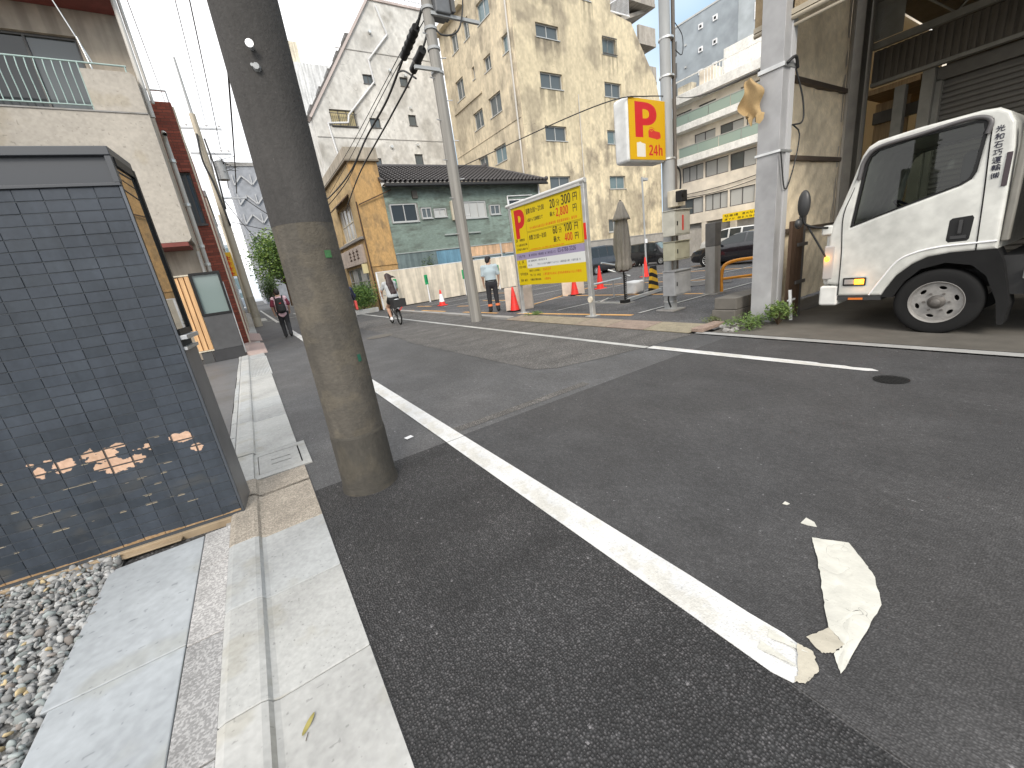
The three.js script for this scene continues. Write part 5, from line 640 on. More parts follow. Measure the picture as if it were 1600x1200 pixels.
// ---------------------------------------------------------------- right utility pole, its boxes and cables
{
  const t = thing('grey_utility_pole', 'slim grey concrete pole with transformers at the car park edge', 'utility pole', [5.39, 0, -10.33]); const m = mat([0.24, 0.23, 0.21], 0.88, { map: sized(streakMap, 2), bumpMap: concBump, bumpScale: 0.003 });
  mesh('shaft', cyl([5.39, 0, -10.33], [5.39, 11, -10.33], 0.165, 0.11, 24), m, t);
  for (let k = 0; k < 12; k++) mesh('step_bolt', cyl([5.39, 2.4 + k * 0.45, -10.33], [5.39 + (k % 2 ? 0.26 : -0.26), 2.4 + k * 0.45, -10.25], 0.012), M.steel, t);
  for (const y of [6.1, 6.6, 7.0, 7.4]) mesh('clamp', cyl([5.39, y, -10.33], [5.39, y + 0.06, -10.33], 0.155, 0.155, 18), M.steelGrey, t);
  for (const [a, b, y] of [[5.39, 6.7, 7.3], [4.5, 6.4, 8.1], [4.75, 5.39, 6.15]]) mesh('crossarm', bar([a, y, -10.2], [b, y, -10.2], 0.07, 0.07), M.steelGrey, t);
  mesh('transformer', [bx(5.5, 5.9, 7.3, 8.1, -10.55, -10.1, 0.04), bx(5.46, 5.94, 8.1, 8.18, -10.6, -10.05, 0.02)], mat([0.12, 0.125, 0.13], 0.6, { map: grimeMap }), t); const fin = []; for (let i = 0; i < 7; i++) fin.push(bx(5.902, 6.0, 7.35, 8.05, -10.52 + i * 0.07, -10.49 + i * 0.07)); mesh('cooling_fin', fin, M.aluDark, t);
  const c1 = thing('splice_case', 'long black cable splice case hanging left of the grey pole', 'cable case', [5.2, 7.1, -11.2]); mesh('case', cyl([5.2, 7.05, -11.75], [5.2, 7.22, -10.7], 0.1, 0.1, 12), M.black, c1); for (const k of [0.2, 0.4, 0.6, 0.8]) mesh('ring', cyl([5.2, lerp(7.05, 7.22, k), lerp(-11.75, -10.7, k)], [5.2, lerp(7.05, 7.22, k + 0.04), lerp(-11.75, -10.7, k + 0.04)], 0.115, 0.115, 12), M.black, c1);
  const c2 = thing('splice_case', 'short black cable splice case close beside the grey pole', 'cable case', [5.2, 6.6, -10.9]); mesh('case', cyl([5.2, 6.57, -11.3], [5.2, 6.70, -10.55], 0.1, 0.1, 12), M.black, c2); mesh('ring', cyl([5.2, 6.62, -11.0], [5.2, 6.63, -10.95], 0.115, 0.115, 12), M.aluDark, c2);
}
for (const [pts, r, lab] of [
  [[[5.3, 7.5, -10.4], [5.22, 7.25, -10.6], [5.2, 7.05, -11.75], [5.2, 6.93, -12.3], [5.2, 6.7, -13.5], [5.25, 6.55, -16.3], [5.4, 6.3, -20], [5.5, 6.4, -26], [5.6, 7.0, -34]], 0.035, 'thick black cable looping from the long splice case along the street'], [[[5.33, 7.0, -10.4], [5.22, 6.75, -10.5], [5.2, 6.5, -11.4], [5.2, 6.25, -13.4], [5.2, 5.75, -18], [5.5, 5.3, -22.4]], 0.026, 'black cable sagging below the short splice case to the orange house'],
  [[[5.35, 7.3, -10.4], [5.2, 7.0, -13], [5.2, 6.6, -18], [5.6, 6.6, -26]], 0.012, 'thin upper wire leaving the grey pole along the street'], [[[5.35, 7.5, -10.4], [5.3, 7.2, -14], [5.3, 6.9, -20], [5.6, 7.2, -30]], 0.012, 'thin top wire leaving the grey pole along the street'], [[[5.45, 7.1, -10.3], [5.6, 6.9, -10.2], [5.95, 6.95, -10.1], [6.2, 7.4, -10.1], [6.3, 8.8, -10]], 0.02, 'black wire drooping under the transformer right of the grey pole'], [[[5.2, 6.93, -12.3], [5.2, 6.8, -11.9], [5.2, 6.35, -11.2]], 0.024, 'short black tie cable between the two splice cases'], [[[5.25, 6.5, -16.5], [4.6, 5.4, -18.5], [3.0, 4.3, -22], [1.8, 4.8, -25], [0.5, 5.4, -26.2]], 0.018, 'black service wire crossing the street to the far left pole'], [[[6.85, 3.57, -3.43], [12.7, 5.4, -7.8], [21, 8.2, -14], [36, 13.6, -25.3]], 0.022, 'black cable from the grey steel column toward the apartments'], [[[7.62, 4.1, -5.56], [7.1, 4.05, -5.55], [6.3, 3.95, -5.6], [5.5, 4.0, -10.2]], 0.01, 'thin wire from above the parking sign to the grey pole']])
  tag(mesh('cable', tube(pts, r, 6, 60), M.wire), lab, 'cable');

// ---------------------------------------------------------------- car park furniture
const coneM = mat([0.75, 0.03, 0.02], 0.45, { map: grimeMap });
function cone(x, z, label, h = 0.72, o = {}) {
  const t = thing('traffic_cone', label, 'traffic cone', [x, 0.02, z], 'red traffic cones in the car park');
  mesh('cone_body', new THREE.LatheGeometry([[0.15, 0.03], [0.145, 0.05], [0.032, h - 0.03], [0.026, h], [0.012, h], [0.012, h - 0.02]].map((p) => new THREE.Vector2(...p)), 24).translate(x, 0.02, z), coneM, t); mesh('base', bx(x - 0.19, x + 0.19, 0.02, 0.055, z - 0.19, z + 0.19, 0.012), o.black ? M.rubber : coneM, t);
  for (const y of [0.2, 0.45]) mesh('band', cyl([x, 0.02 + y, z], [x, 0.035 + y, z], 0.1515 - y * 0.155, 0.149 - y * 0.155, 20, true), mat([0.5, 0.06, 0.05], 0.6), t);
  if (o.sleeve) mesh('white_sleeve', cyl([x, 0.2, z], [x, 0.56, z], 0.128, 0.07, 20, true), M.white, t);
}
cone(6.95, -10.62, 'red traffic cone on a black base in front of the water filled barrier', 0.74, { black: true }); cone(10.27, -11.5, 'red traffic cone on a black base showing below the price board', 0.72, { black: true }); cone(11.97, -11.86, 'red traffic cone behind the low steel rail left of the folded umbrella', 0.9); cone(16.1, -12.94, 'red traffic cone beyond the white sack, right of the folded umbrella', 0.9); cone(7.59, -17.7, 'red traffic cone wearing a white sleeve near the hoarding', 0.72, { sleeve: true });
function barrier(x, z, w, label) { const t = thing('plastic_barrier', label, 'barrier', [x, 0.02, z], 'weathered barriers in the car park'); const s = new THREE.Shape([[-0.26, 0], [0.26, 0], [0.24, 0.1], [0.13, 0.62], [0.11, 0.68], [-0.11, 0.68], [-0.13, 0.62], [-0.24, 0.1]].map((p) => new THREE.Vector2(...p))); const m = mat([0.52, 0.44, 0.36], 0.75, { map: grimeMap }); mesh('body', wuv(new THREE.ExtrudeGeometry(s, { depth: w, bevelEnabled: true, bevelSize: 0.015, bevelThickness: 0.015, bevelSegments: 2 }).translate(0, 0, -w / 2).rotateY(0.9).translate(x, 0.035, z)), m, t); mesh('filler_cap', cyl([x, 0.72, z], [x, 0.76, z], 0.05), m, t); mesh('foot_slot', [cyl([x - 0.1, 0.1, z + 0.27], [x - 0.1, 0.1, z + 0.29], 0.05)], M.dark, t); }
barrier(7.35, -10.9, 0.85, 'faded tan water filled barrier behind the guard'); barrier(10.55, -11.9, 0.8, 'faded tan water filled barrier seen below the price board');
{ // folded umbrella
  const t = thing('patio_umbrella', 'folded grey beige patio umbrella on a dark pole', 'umbrella', [8.54, 0, -7.57]); const fm = mat([0.26, 0.24, 0.21], 0.9, { map: fabricMap });
  const P = [[0.02, 2.6], [0.06, 2.56], [0.11, 2.4], [0.19, 2.2], [0.21, 2.14], [0.13, 2.15], [0.16, 2.0], [0.19, 1.7], [0.2, 1.4], [0.17, 1.2], [0.2, 1.05], [0.18, 0.9], [0.09, 0.88]]; const g = new THREE.LatheGeometry(P.map((p) => new THREE.Vector2(...p)), 40), p = g.attributes.position; for (let i = 0; i < p.count; i++) { const a = Math.atan2(p.getZ(i), p.getX(i)), k = 1 + 0.13 * Math.sin(a * 8 + p.getY(i) * 1.2) + 0.06 * Math.sin(a * 5 - p.getY(i) * 3); p.setX(i, p.getX(i) * k); p.setZ(i, p.getZ(i) * k); } g.computeVertexNormals(); mesh('canopy', g.translate(8.54, 0, -7.57), fm, t);
  mesh('pole', cyl([8.54, 0.05, -7.57], [8.54, 2.62, -7.57], 0.022), M.black, t); mesh('hem', [cyl([8.54, 0.86, -7.57], [8.54, 0.92, -7.57], 0.12, 0.18, 16), bar([8.56, 0.9, -7.55], [8.86, 1.02, -7.45], 0.03, 0.05)], mat([0.08, 0.04, 0.03], 0.9), t); mesh('foot', [bx(8.44, 8.64, 0.02, 0.12, -7.67, -7.47, 0.01)], M.black, t); mesh('chain', [...Array(14)].map((_, i) => new THREE.TorusGeometry(0.03, 0.007, 5, 8).rotateY(i % 2 * 1.57).translate(8.575, 0.12 + i * 0.05, -7.55)), M.rubber, t);
}
{ const t = thing('steel_rail', 'low galvanised pipe rail frame beside the folded umbrella', 'rail', [9, 0, -8]); const A = [8.49, -8.75], B = [8.5, -7.62], C = [10.7, -8.05], D = [9.55, -9.0];
  mesh('top_bar', [cyl([A[0], 0.55, A[1]], [9.9, 0.57, -8.9], 0.03), cyl([8.7, 0.72, -7.5], [8.3, 0.95, -7.9], 0.025), cyl([10.6, 0.85, -9.2], [9.6, 1.1, -9.4], 0.03)], M.galv, t); mesh('ground_beam', [bar([B[0] + 0.1, 0.07, B[1] - 0.02], [C[0], 0.09, C[1]], 0.07, 0.09), bar([A[0], 0.04, A[1]], [B[0], 0.04, B[1]], 0.06, 0.04), bar([9.3, 0.04, -8.9], [8.55, 0.04, -8.5], 0.05, 0.04)], M.galv, t);
  for (const [x, z, h] of [[8.5, -8.7, 0.55], [9.5, -8.85, 0.56], [10.6, -8.6, 0.9]]) mesh('upright', cyl([x, 0.02, z], [x, h, z], 0.025), M.steel, t); mesh('base_plate', bx(8.4, 8.75, 0.018, 0.032, -7.75, -7.4), M.concGrey, t); }
{ // hazard post: tapered striped guard
  const t = thing('hazard_post', 'yellow and black striped tapered guard beside the white sack', 'barrier', [10.56, 0.02, -8.2]);
  for (let k = 0; k < 7; k++) { const a = k / 7, b = (k + 1) / 7, w0 = lerp(0.2, 0.09, a), w1 = lerp(0.2, 0.09, b), tl = 0.05; const s = new THREE.Shape([[-w0, a * 0.8 + (k ? tl : 0)], [w0, a * 0.8 - (k ? tl : 0)], [w1, b * 0.8 - (k < 6 ? tl : 0)], [-w1, b * 0.8 + (k < 6 ? tl : 0)]].map((p) => new THREE.Vector2(...p))); mesh('stripe', wuv(new THREE.ExtrudeGeometry(s, { depth: 0.1, bevelEnabled: false }).translate(10.56, 0.02, -8.25)), k % 2 ? mat([0.72, 0.42, 0.02], 0.5) : M.black, t); }
  const b = thing('white_sack', 'crumpled white sack on the ground by the striped guard', 'sack', [10.4, 0.02, -8.7]); const g = new RoundedBoxGeometry(0.46, 0.46, 0.4, 6, 0.09), p = g.attributes.position; for (let i = 0; i < p.count; i++) { const v = V().fromBufferAttribute(p, i), k = 1 + 0.35 * (vn(v.x * 9 + 20, v.y * 9 + v.z * 7 + 20, 64, 64, 3) - 0.5); v.multiplyScalar(k); p.setXYZ(i, v.x * 1.1, Math.max(-0.2, v.y * 0.9), v.z); } g.computeVertexNormals(); mesh('sack_body', g.translate(10.35, 0.23, -8.75), mat(0.68, 0.8), b); mesh('tied_neck', ball(10.45, 0.38, -8.62, 0.07, 1.3, 0.8, 1), mat(0.68, 0.8), b);
}
{ // old post, orange hoop rail, wheel stop, blocks
  const t = thing('old_post', 'square weathered steel post with a dark wrapped top', 'post', [10.12, 0, -6.04]); mesh('shaft', bx(9.99, 10.25, 0.02, 1.2, -6.17, -5.91, 0.012), mat([0.3, 0.29, 0.275], 0.8, { map: streakMap }), t); mesh('wrapped_top', bx(9.985, 10.255, 1.2, 1.76, -6.175, -5.905, 0.02), mat([0.13, 0.125, 0.12], 0.85, { map: grimeMap }), t); mesh('footing', bx(9.9, 10.34, 0.018, 0.04, -6.26, -5.82), M.concGrey, t);
  const o = thing('hoop_rail', 'orange tubular hoop rail beside the square post', 'rail', [10.5, 0, -5.8]); const om = mat([0.72, 0.30, 0.03], 0.45, { map: grimeMap }); mesh('hoop', tube([[10.33, 0.02, -5.92], [10.33, 0.5, -5.92], [10.36, 0.68, -5.88], [10.5, 0.76, -5.78], [11.2, 0.78, -5.3], [12.2, 0.78, -4.6]], 0.042, 10, 60), om, o); mesh('lower_bar', cyl([10.34, 0.36, -5.91], [12.2, 0.36, -4.6], 0.034), om, o);
  const w = thing('wheel_stop', 'dark parking lock bar lying behind the square post', 'wheel stop', [11.9, 0, -7.4]); mesh('bar', bar([11.7, 0.1, -7.75], [12.6, 0.1, -6.9], 0.1, 0.12), M.steel, w); mesh('end_block', bx(11.6, 11.8, 0.02, 0.16, -7.9, -7.7, 0.01), M.black, w);
  const b = thing('concrete_blocks', 'low pile of dark mossy concrete blocks beside the grey column', 'wall', [6.95, 0, -3.75]); for (let k = 0; k < 2; k++) for (let i = 0; i < 3; i++) mesh('block', bx(6.72 + i * 0.385 + k * 0.05, 7.095 + i * 0.385 + k * 0.05, 0.018 + k * 0.2, 0.213 + k * 0.2, -4.02 + 0.015 * ((i + k) % 2), -3.62, 0.012), M.concDark, b);
  const k2 = thing('kerb_stone', 'broken pinkish kerb slab at the corner of the car park entrance', 'kerb stone', [5.95, 0, -3.7]); mesh('slab', bx(5.86, 6.5, 0.012, 0.075, -3.85, -3.66, 0.012).rotateY(0).translate(0, 0, 0), mat([0.27, 0.2, 0.16], 0.9, { map: pebbleMap }), k2); const r = rng(91), st = []; for (let i = 0; i < 16; i++) st.push(new THREE.DodecahedronGeometry(0.02 + 0.035 * r()).scale(1.3, 0.7, 1).rotateY(r() * 6).translate(6.0 + r() * 0.5, 0.03, -3.62 + r() * 0.35)); mesh('rubble', st, M.concGrey, k2);
  const l = thing('lot_lamp', 'thin lamp pole standing before the stained tan wall', 'lamp post', [17.5, 0, -14]); mesh('pole', cyl([17.5, 0, -14], [17.4, 4.6, -14], 0.05, 0.04), M.steelGrey, l); mesh('lamp_head', bx(17.4, 17.75, 4.42, 4.55, -14.08, -13.92, 0.02), M.steelGrey, l); mesh('small_sign', bx(17.38, 17.56, 1.55, 1.75, -13.95, -13.93), M.white, l);
  const y = thing('yellow_banner', 'yellow notice banner hanging on the apartment ground floor', 'banner', [35.4, 2.3, -18]); const bt = canvasTex(512, 128, (g) => { g.fillStyle = '#e6c400'; g.fillRect(0, 0, 512, 128); setInk(g, '#3a3208'); kan(g, '駐車場', 20, 60, 42); fine(g, 180, 500, 56, 34, 71); fine(g, 20, 500, 112, 34, 73); }); const g = new THREE.PlaneGeometry(4.6, 0.62); mesh('banner_print', place(g.translate(-18, 2.75, 0), 'x', 35.36), new THREE.MeshStandardMaterial({ map: bt, roughness: 0.6 }), y); mesh('banner_back', bx(35.362, 35.38, 2.44, 3.06, -20.3, -15.7), mat([0.7, 0.55, 0.02], 0.6), y);
}
// ---------------------------------------------------------------- canopy shed on the right
{
  const c = thing('steel_column', 'square light grey steel column of the canopy at the kerb', 'column', [6.98, 0, -3.27]); mesh('shaft', bx(6.83, 7.13, 0.014, 9, -3.42, -3.12, 0.006), mat([0.34, 0.34, 0.342], 0.5, { map: sized(grimeMap, 3) }), c); mesh('cover_strip', bx(7.0, 7.125, 0.02, 9, -3.119, -3.10), mat([0.5, 0.5, 0.5], 0.5), c); mesh('clamp', [bx(6.81, 7.15, 3.5, 3.55, -3.44, -3.09), bx(6.81, 7.15, 2.46, 2.49, -3.44, -3.09)], M.galv, c);
  mesh('tie_wire', [tube([[7.14, 3.5, -3.1], [7.3, 3.1, -3.05], [7.32, 2.85, -3.05], [7.1, 2.8, -3.08]], 0.012), tube([[7.12, 2.8, -3.08], [7.25, 2.7, -3.05], [7.0, 1.95, -3.08], [6.8, 2.45, -3.08]], 0.01), tube([[6.85, 3.52, -3.09], [7.0, 3.6, -3.05], [7.15, 3.5, -3.08]], 0.02)], M.wire, c);
  const rag = new THREE.PlaneGeometry(0.26, 0.52, 12, 24), p = rag.attributes.position; for (let i = 0; i < p.count; i++) { const x = p.getX(i), y = p.getY(i); p.setZ(i, 0.05 * Math.sin(x * 24 + y * 4) + 0.03 * Math.sin(y * 17)); p.setX(i, x * (0.5 + 0.6 * Math.sin((y + 0.3) * 6) + (y < -0.2 ? 0.3 * Math.sin(x * 60) : 0)) + 0.03 * Math.sin(y * 19)); if (y < -0.25) p.setY(i, y + 0.09 * Math.sin(x * 45)); } rag.computeVertexNormals();
  tag(mesh('torn_rag', rag.rotateY(-1.0).translate(6.70, 3.22, -3.46), mat([0.36, 0.25, 0.12], 0.9, { side: THREE.DoubleSide, map: fabricMap })), 'torn brown rag of tarp tied to the grey steel column', 'rag');
  const t = thing('tarp_wall', 'beige tarpaulin side wall stretched over rusty rails', 'wall', [8.4, 0, -3.4]); const tm = phys([0.82, 0.69, 0.50], 0.9, { transmission: 0.12, thickness: 0, side: THREE.DoubleSide, map: sized(grimeMap, 1.7), bumpMap: sized(concBump, 1.2), bumpScale: 0.01 });
  const ys = [0.12, 1.36, 2.47, 3.55, 5.2]; for (let k = 0; k < 4; k++) { const g = new THREE.PlaneGeometry(2.5, ys[k + 1] - ys[k] - 0.05, 40, 24), q = g.attributes.position; for (let i = 0; i < q.count; i++) { const x = q.getX(i), y = q.getY(i); q.setZ(i, 0.035 * (fbm(x * 0.12 + 0.5, y * 0.12 + 0.5 + k * 0.2, 8, 8, 4, 601) - 0.5) * 2 + 0.016 * Math.sin(x * 5 + y * 2.4 + k) * Math.cos(y * 1.7) + 0.008 * Math.sin((x - y) * 15 + 5 * vn(x + 9, y + 9, 32, 32, 9))); } g.computeVertexNormals(); mesh('tarp_sheet', wuv(g.translate(8.45, (ys[k] + ys[k + 1]) / 2, -3.42)), tm, t); }
  const rust = mat([0.10, 0.075, 0.055], 0.7, { map: grimeMap }); for (const y of [1.36, 2.47, 3.55]) mesh('rail', bx(7.15, 9.75, y - 0.035, y + 0.035, -3.46, -3.36, 0.006), rust, t); mesh('corner_tube', [cyl([9.72, 0, -3.38], [9.72, 5.1, -3.38], 0.03), bx(9.62, 9.68, 0.9, 5.0, -3.46, -3.40)], mat([0.4, 0.36, 0.3], 0.6), t); mesh('mud_heap', [ball(8.6, 0.02, -3.3, 0.5, 2.2, 0.2, 0.5), ball(9.6, 0.02, -3.25, 0.4, 1.5, 0.25, 0.6)], M.concDark, t);
  const s = thing('loading_shed', 'dark steel canopy shed with a lattice beam and roller shutter', 'shed', [11, 0, 0]); const st = mat([0.135, 0.125, 0.105], 0.65, { map: grimeMap }), lt = mat([0.25, 0.24, 0.205], 0.6, { map: grimeMap });
  mesh('column', [bx(9.98, 10.22, 0, 5.2, -3.47, -3.30, 0.01), cyl([10.0, 0, -3.2], [10.0, 5, -3.2], 0.035)], st, s); mesh('column', bx(10.4, 10.56, 0, 3.5, -2.92, -2.78), lt, s); mesh('column', bx(10.4, 10.58, 0, 3.62, -2.58, -2.43), lt, s);
  mesh('fascia_sheet', bx(10.32, 10.36, 3.66, 4.14, -3.24, 6), mat([0.115, 0.10, 0.078], 0.7, { map: sized(streakMap, 1.2) }), s); const fr = []; for (let z = -3.2; z < 6; z += 0.09) fr.push(bx(10.30, 10.319, 3.66, 4.14, z, z + 0.04)); mesh('fascia_ribs', fr, mat([0.115, 0.10, 0.078], 0.7), s);
  mesh('lattice_beam', [bx(10.2, 10.3, 4.15, 4.25, -3.24, 6), bx(10.2, 10.3, 4.72, 4.82, -3.24, 6)], lt, s); const wb = []; for (let z = -2.75; z < 5.5; z += 1.0) wb.push(cyl([10.25, 4.73, z], [10.25, 4.25, z + 0.48], 0.014), cyl([10.25, 4.25, z + 0.52], [10.25, 4.73, z + 1.0], 0.014)); for (const q of wb) mesh('web_rod', q, lt, s);
  mesh('gusset', [bx(10.19, 10.199, 4.26, 4.715, -3.23, -2.85), ...[4.32, 4.43, 4.54, 4.65].map((y) => cyl([10.189, y, -3.14], [10.17, y, -3.14], 0.014))], mat([0.25, 0.245, 0.215], 0.6, { map: grimeMap }), s);
  mesh('sill_beam', bx(10.28, 10.40, 3.60, 3.655, -3.24, 6), lt, s); mesh('soffit', bx(10.42, 13, 3.50, 3.58, -3.4, -2.6), mat([0.3, 0.22, 0.13], 0.8, { map: woodMap }), s);
  mesh('painted_backlight_panel', bx(10.24, 11.05, 0, 3.46, -3.52, -3.49), mat([0.74, 0.58, 0.34], 0.6, { map: woodMap }), s); mesh('back_panel', [bx(11.2, 11.25, 0, 3.46, -3.4, -2.9), bx(11.2, 11.26, 0, 3.46, -2.78, -2.6)], mat([0.38, 0.30, 0.19], 0.7, { map: woodMap }), s); mesh('top_board', bx(11.1, 11.19, 3.1, 3.3, -3.4, -2.6), st, s); mesh('sheave', cyl([10.9, 2.5, -3.05], [11.0, 2.5, -3.05], 0.16, 0.16, 20), mat([0.2, 0.14, 0.08], 0.7), s);  // bright tan panel: its colour stands in for light through the sheeting behind
  const sh = []; for (let y = 0.05; y < 3.4; y += 0.082) mesh('shutter_slat', wuv(new THREE.CylinderGeometry(0.05, 0.05, 8.3, 6, 1, false, -1.57, 3.14).rotateX(Math.PI / 2).scale(0.5, 0.84, 1).rotateZ(Math.PI / 2 * 0).translate(10.62, y, 1.75).rotateY(0)), mat([0.15, 0.14, 0.12], 0.6), s); mesh('shutter_box', bx(10.5, 10.9, 3.40, 3.598, -2.42, 6), st, s); mesh('shutter_backing', bx(10.64, 10.7, 0, 3.4, -2.42, 6), st, s); mesh('shutter_guide', bx(10.5, 10.66, 0, 3.42, -2.425, -2.35), lt, s);
  mesh('canopy_roof', [bx(7.05, 16, 5.25, 5.33, -3.55, 6), bx(10.37, 10.45, 4.83, 5.24, -3.5, 6)], st, s); mesh('rear_wall', [bx(15.8, 16, 0, 5.24, -3.5, 6), bx(10.7, 15.8, 0, 5.24, 5.8, 6)], mat([0.1, 0.09, 0.075], 0.8, { map: streakMap }), s); mesh('added_sheeting', bx(10.25, 15.8, 0, 5.24, -3.60, -3.58), phys([0.8, 0.68, 0.48], 0.9, { transmission: 0.5, thickness: 0 }), s); for (const z of [-1.5, 0.8, 3]) mesh('rafter', bx(7.2, 10.3, 5.05, 5.24, z, z + 0.12), st, s);  // see-through sheeting added in place of solid wall to let warm light in
  mesh('front_fascia', bx(7.0, 7.06, 4.10, 7.2, -3.6, 6), mat([0.33, 0.25, 0.15], 0.85, { map: sized(grimeMap, 2), bumpMap: sized(concBump, 1), bumpScale: 0.01 }), s); mesh('eave_rails', [cyl([7.0, 4.06, -3.6], [7.0, 4.06, 6], 0.03), cyl([7.03, 3.98, -3.4], [7.03, 3.98, 6], 0.02), bx(6.97, 7.09, 4.09, 4.15, -3.6, 6)], mat([0.42, 0.37, 0.28], 0.6, { map: grimeMap }), s);
  const g = thing('gate_leaf', 'dark brown timber gate leaf standing beside the steel column', 'gate', [7.2, 0, -3.0]); for (let i = 0; i < 3; i++) mesh('plank', bx(7.07 + i * 0.125, 7.185 + i * 0.125, 0.05, 1.5 - 0.02 * (i % 2), -3.03, -2.98, 0.006), M.brownWood, g); for (const [y, h] of [[0.55, 0.05], [1.12, 0.05]]) mesh('hinge', bx(7.25, 7.56, y, y + h, -2.979, -2.955), M.aluDark, g); mesh('frame_post', bx(7.45, 7.51, 0, 1.56, -3.06, -2.98), M.aluDark, g); mesh('white_stake', bar([7.02, 0.03, -2.9], [6.98, 0.5, -2.92], 0.04, 0.02), M.white, g); mesh('stake_band', bx(7.0, 7.2, 0.32, 0.345, -2.96, -2.93), M.white, g);
}
// ---------------------------------------------------------------- white cab-over truck, side 6.6 m to the right of the camera, nose away
{
  const t = thing('truck', 'white cab over truck with amber indicators under the canopy', 'truck', [7.5, 0, -1.3]);
  const wp = phys([0.55, 0.55, 0.51], 0.38, { clearcoat: 0.5, clearcoatRoughness: 0.2, map: sized(grimeMap, 1.8) }), X = 6.6, X2 = 8.35;
  const body = [[-2.20, 0.46], [-1.74, 0.46], [-1.70, 0.55], [-1.62, 0.70], [-1.50, 0.82], [-1.38, 0.89], [-1.2, 0.92], [-0.86, 0.93], [-0.87, 1.4], [-0.885, 1.9], [-0.91, 2.12], [-0.955, 2.22], [-1.03, 2.275], [-1.15, 2.29], [-1.6, 2.28], [-1.95, 2.25], [-2.03, 2.21], [-2.08, 2.13], [-2.16, 1.85], [-2.24, 1.6], [-2.32, 1.38], [-2.345, 1.2], [-2.34, 0.8], [-2.33, 0.62], [-2.2, 0.60]];
  const win = [[-2.125, 1.32], [-2.045, 2.02], [-2.02, 2.1], [-1.95, 2.155], [-1.6, 2.195], [-1.16, 2.205], [-1.10, 2.19], [-1.085, 2.12], [-1.115, 1.72], [-1.14, 1.66], [-1.21, 1.615], [-1.5, 1.525], [-1.85, 1.415]];
  const sidePanel = (x, flip) => { const s = new THREE.Shape(body.map((p) => new THREE.Vector2(...p))); const h = new THREE.Path(win.map((p) => new THREE.Vector2(...p))); s.holes.push(h); const g = new THREE.ExtrudeGeometry(s, { depth: 0.03, bevelEnabled: true, bevelSize: 0.035, bevelOffset: -0.035, bevelThickness: 0.03, bevelSegments: 4, curveSegments: 8 }); return wuv(place(g, 'x', x)); };
  mesh('cab_side', sidePanel(X + 0.06), wp, t); mesh('cab_side', sidePanel(X2 - 0.03), wp, t);
  { const s = new THREE.Shape(body.map((p) => new THREE.Vector2(...p))), c = [-1.6, 1.4]; s.holes.push(new THREE.Path(body.map(([a, b]) => new THREE.Vector2(c[0] + (a - c[0]) * 0.92, c[1] + (b - c[1]) * 0.93)))); const g = new THREE.ExtrudeGeometry(s, { depth: X2 - X - 0.2, bevelEnabled: false }); mesh('cab_shell', wuv(place(g, 'x', X2 - 0.1)), wp, t); }
  const seal = (k0, k1, d, x) => { const c = [-1.6, 1.82], sc = (k) => win.map(([a, b]) => new THREE.Vector2(c[0] + (a - c[0]) * k, c[1] + (b - c[1]) * k)); const s = new THREE.Shape(sc(k0)); s.holes.push(new THREE.Path(sc(k1))); return place(new THREE.ExtrudeGeometry(s, { depth: d, bevelEnabled: false }), 'x', x); };
  const dw = mesh('side_window', seal(1.0, 0.95, 0.045, X + 0.05), M.black, t); { const s = new THREE.Shape(win.map((p) => new THREE.Vector2(...p))); mesh('pane', place(new THREE.ShapeGeometry(s), 'x', X + 0.035), phys([0.62, 0.66, 0.6], 0.02, { transmission: 1, thickness: 0, ior: 1.5, side: THREE.DoubleSide }), dw); mesh('pane', place(new THREE.ShapeGeometry(s), 'x', X2 - 0.04), phys([0.62, 0.66, 0.6], 0.02, { transmission: 1, thickness: 0, side: THREE.DoubleSide }), dw); }
  // rain visor along the upper window edge, door seams, handle
  mesh('visor', tube([[X - 0.012, 1.86, -2.085], [X - 0.012, 2.06, -2.05], [X - 0.012, 2.16, -1.97], [X - 0.012, 2.205, -1.6], [X - 0.012, 2.225, -1.14], [X - 0.012, 2.17, -1.07], [X - 0.012, 2.06, -1.08]], 0.022, 6, 50), mat([0.1, 0.095, 0.095], 0.35), t);
  mesh('door_seam', [tube([[X - 0.002, 0.47, -2.185], [X - 0.002, 1.0, -2.19], [X - 0.002, 1.5, -2.205], [X + 0.004, 1.75, -2.13], [X + 0.01, 2.0, -2.075]], 0.006, 5), tube([[X - 0.002, 0.93, -1.01], [X - 0.002, 1.5, -1.03], [X - 0.002, 2.0, -1.055], [X, 2.19, -1.06]], 0.006, 5)], M.dark, t);
  const h = mesh('door_handle', slab('x', X - 0.001, [[-1.25, 1.06], [-1.23, 1.035], [-1.09, 1.04], [-1.075, 1.06], [-1.065, 1.27], [-1.08, 1.295], [-1.225, 1.285], [-1.245, 1.265]], [], 0.008), M.black, t); mesh('grip', [bx(X - 0.022, X - 0.004, 1.12, 1.26, -1.17, -1.14, 0.005), bx(X - 0.014, X - 0.003, 1.07, 1.10, -1.22, -1.10)], mat(0.035, 0.35), h);
  // wheel arch trims
  const arc = (off, w, m, n) => { const P = [[-1.86, 0.47], [-1.76, 0.66], [-1.62, 0.88], [-1.48, 0.955], [-1.30, 0.995], [-1.01, 1.01], [-0.87, 1.015]].map(([z, y]) => [X - 0.002, y + off, z]); return tube(P, w, 6, 40); };
  mesh('arch_stripe', arc(0, 0.011), mat(0.75, 0.4), t); mesh('mudguard', slab('x', X + 0.004, [[-1.745, 0.44], [-1.70, 0.55], [-1.62, 0.70], [-1.50, 0.82], [-1.38, 0.89], [-1.2, 0.925], [-0.86, 0.935], [-0.80, 0.8], [-0.7, 0.35], [-0.72, 0.14], [-0.76, 0.14], [-0.80, 0.4], [-0.90, 0.66], [-1.02, 0.78], [-1.22, 0.82], [-1.42, 0.76], [-1.55, 0.62], [-1.63, 0.44]], [], 0.3), M.rubber, t);
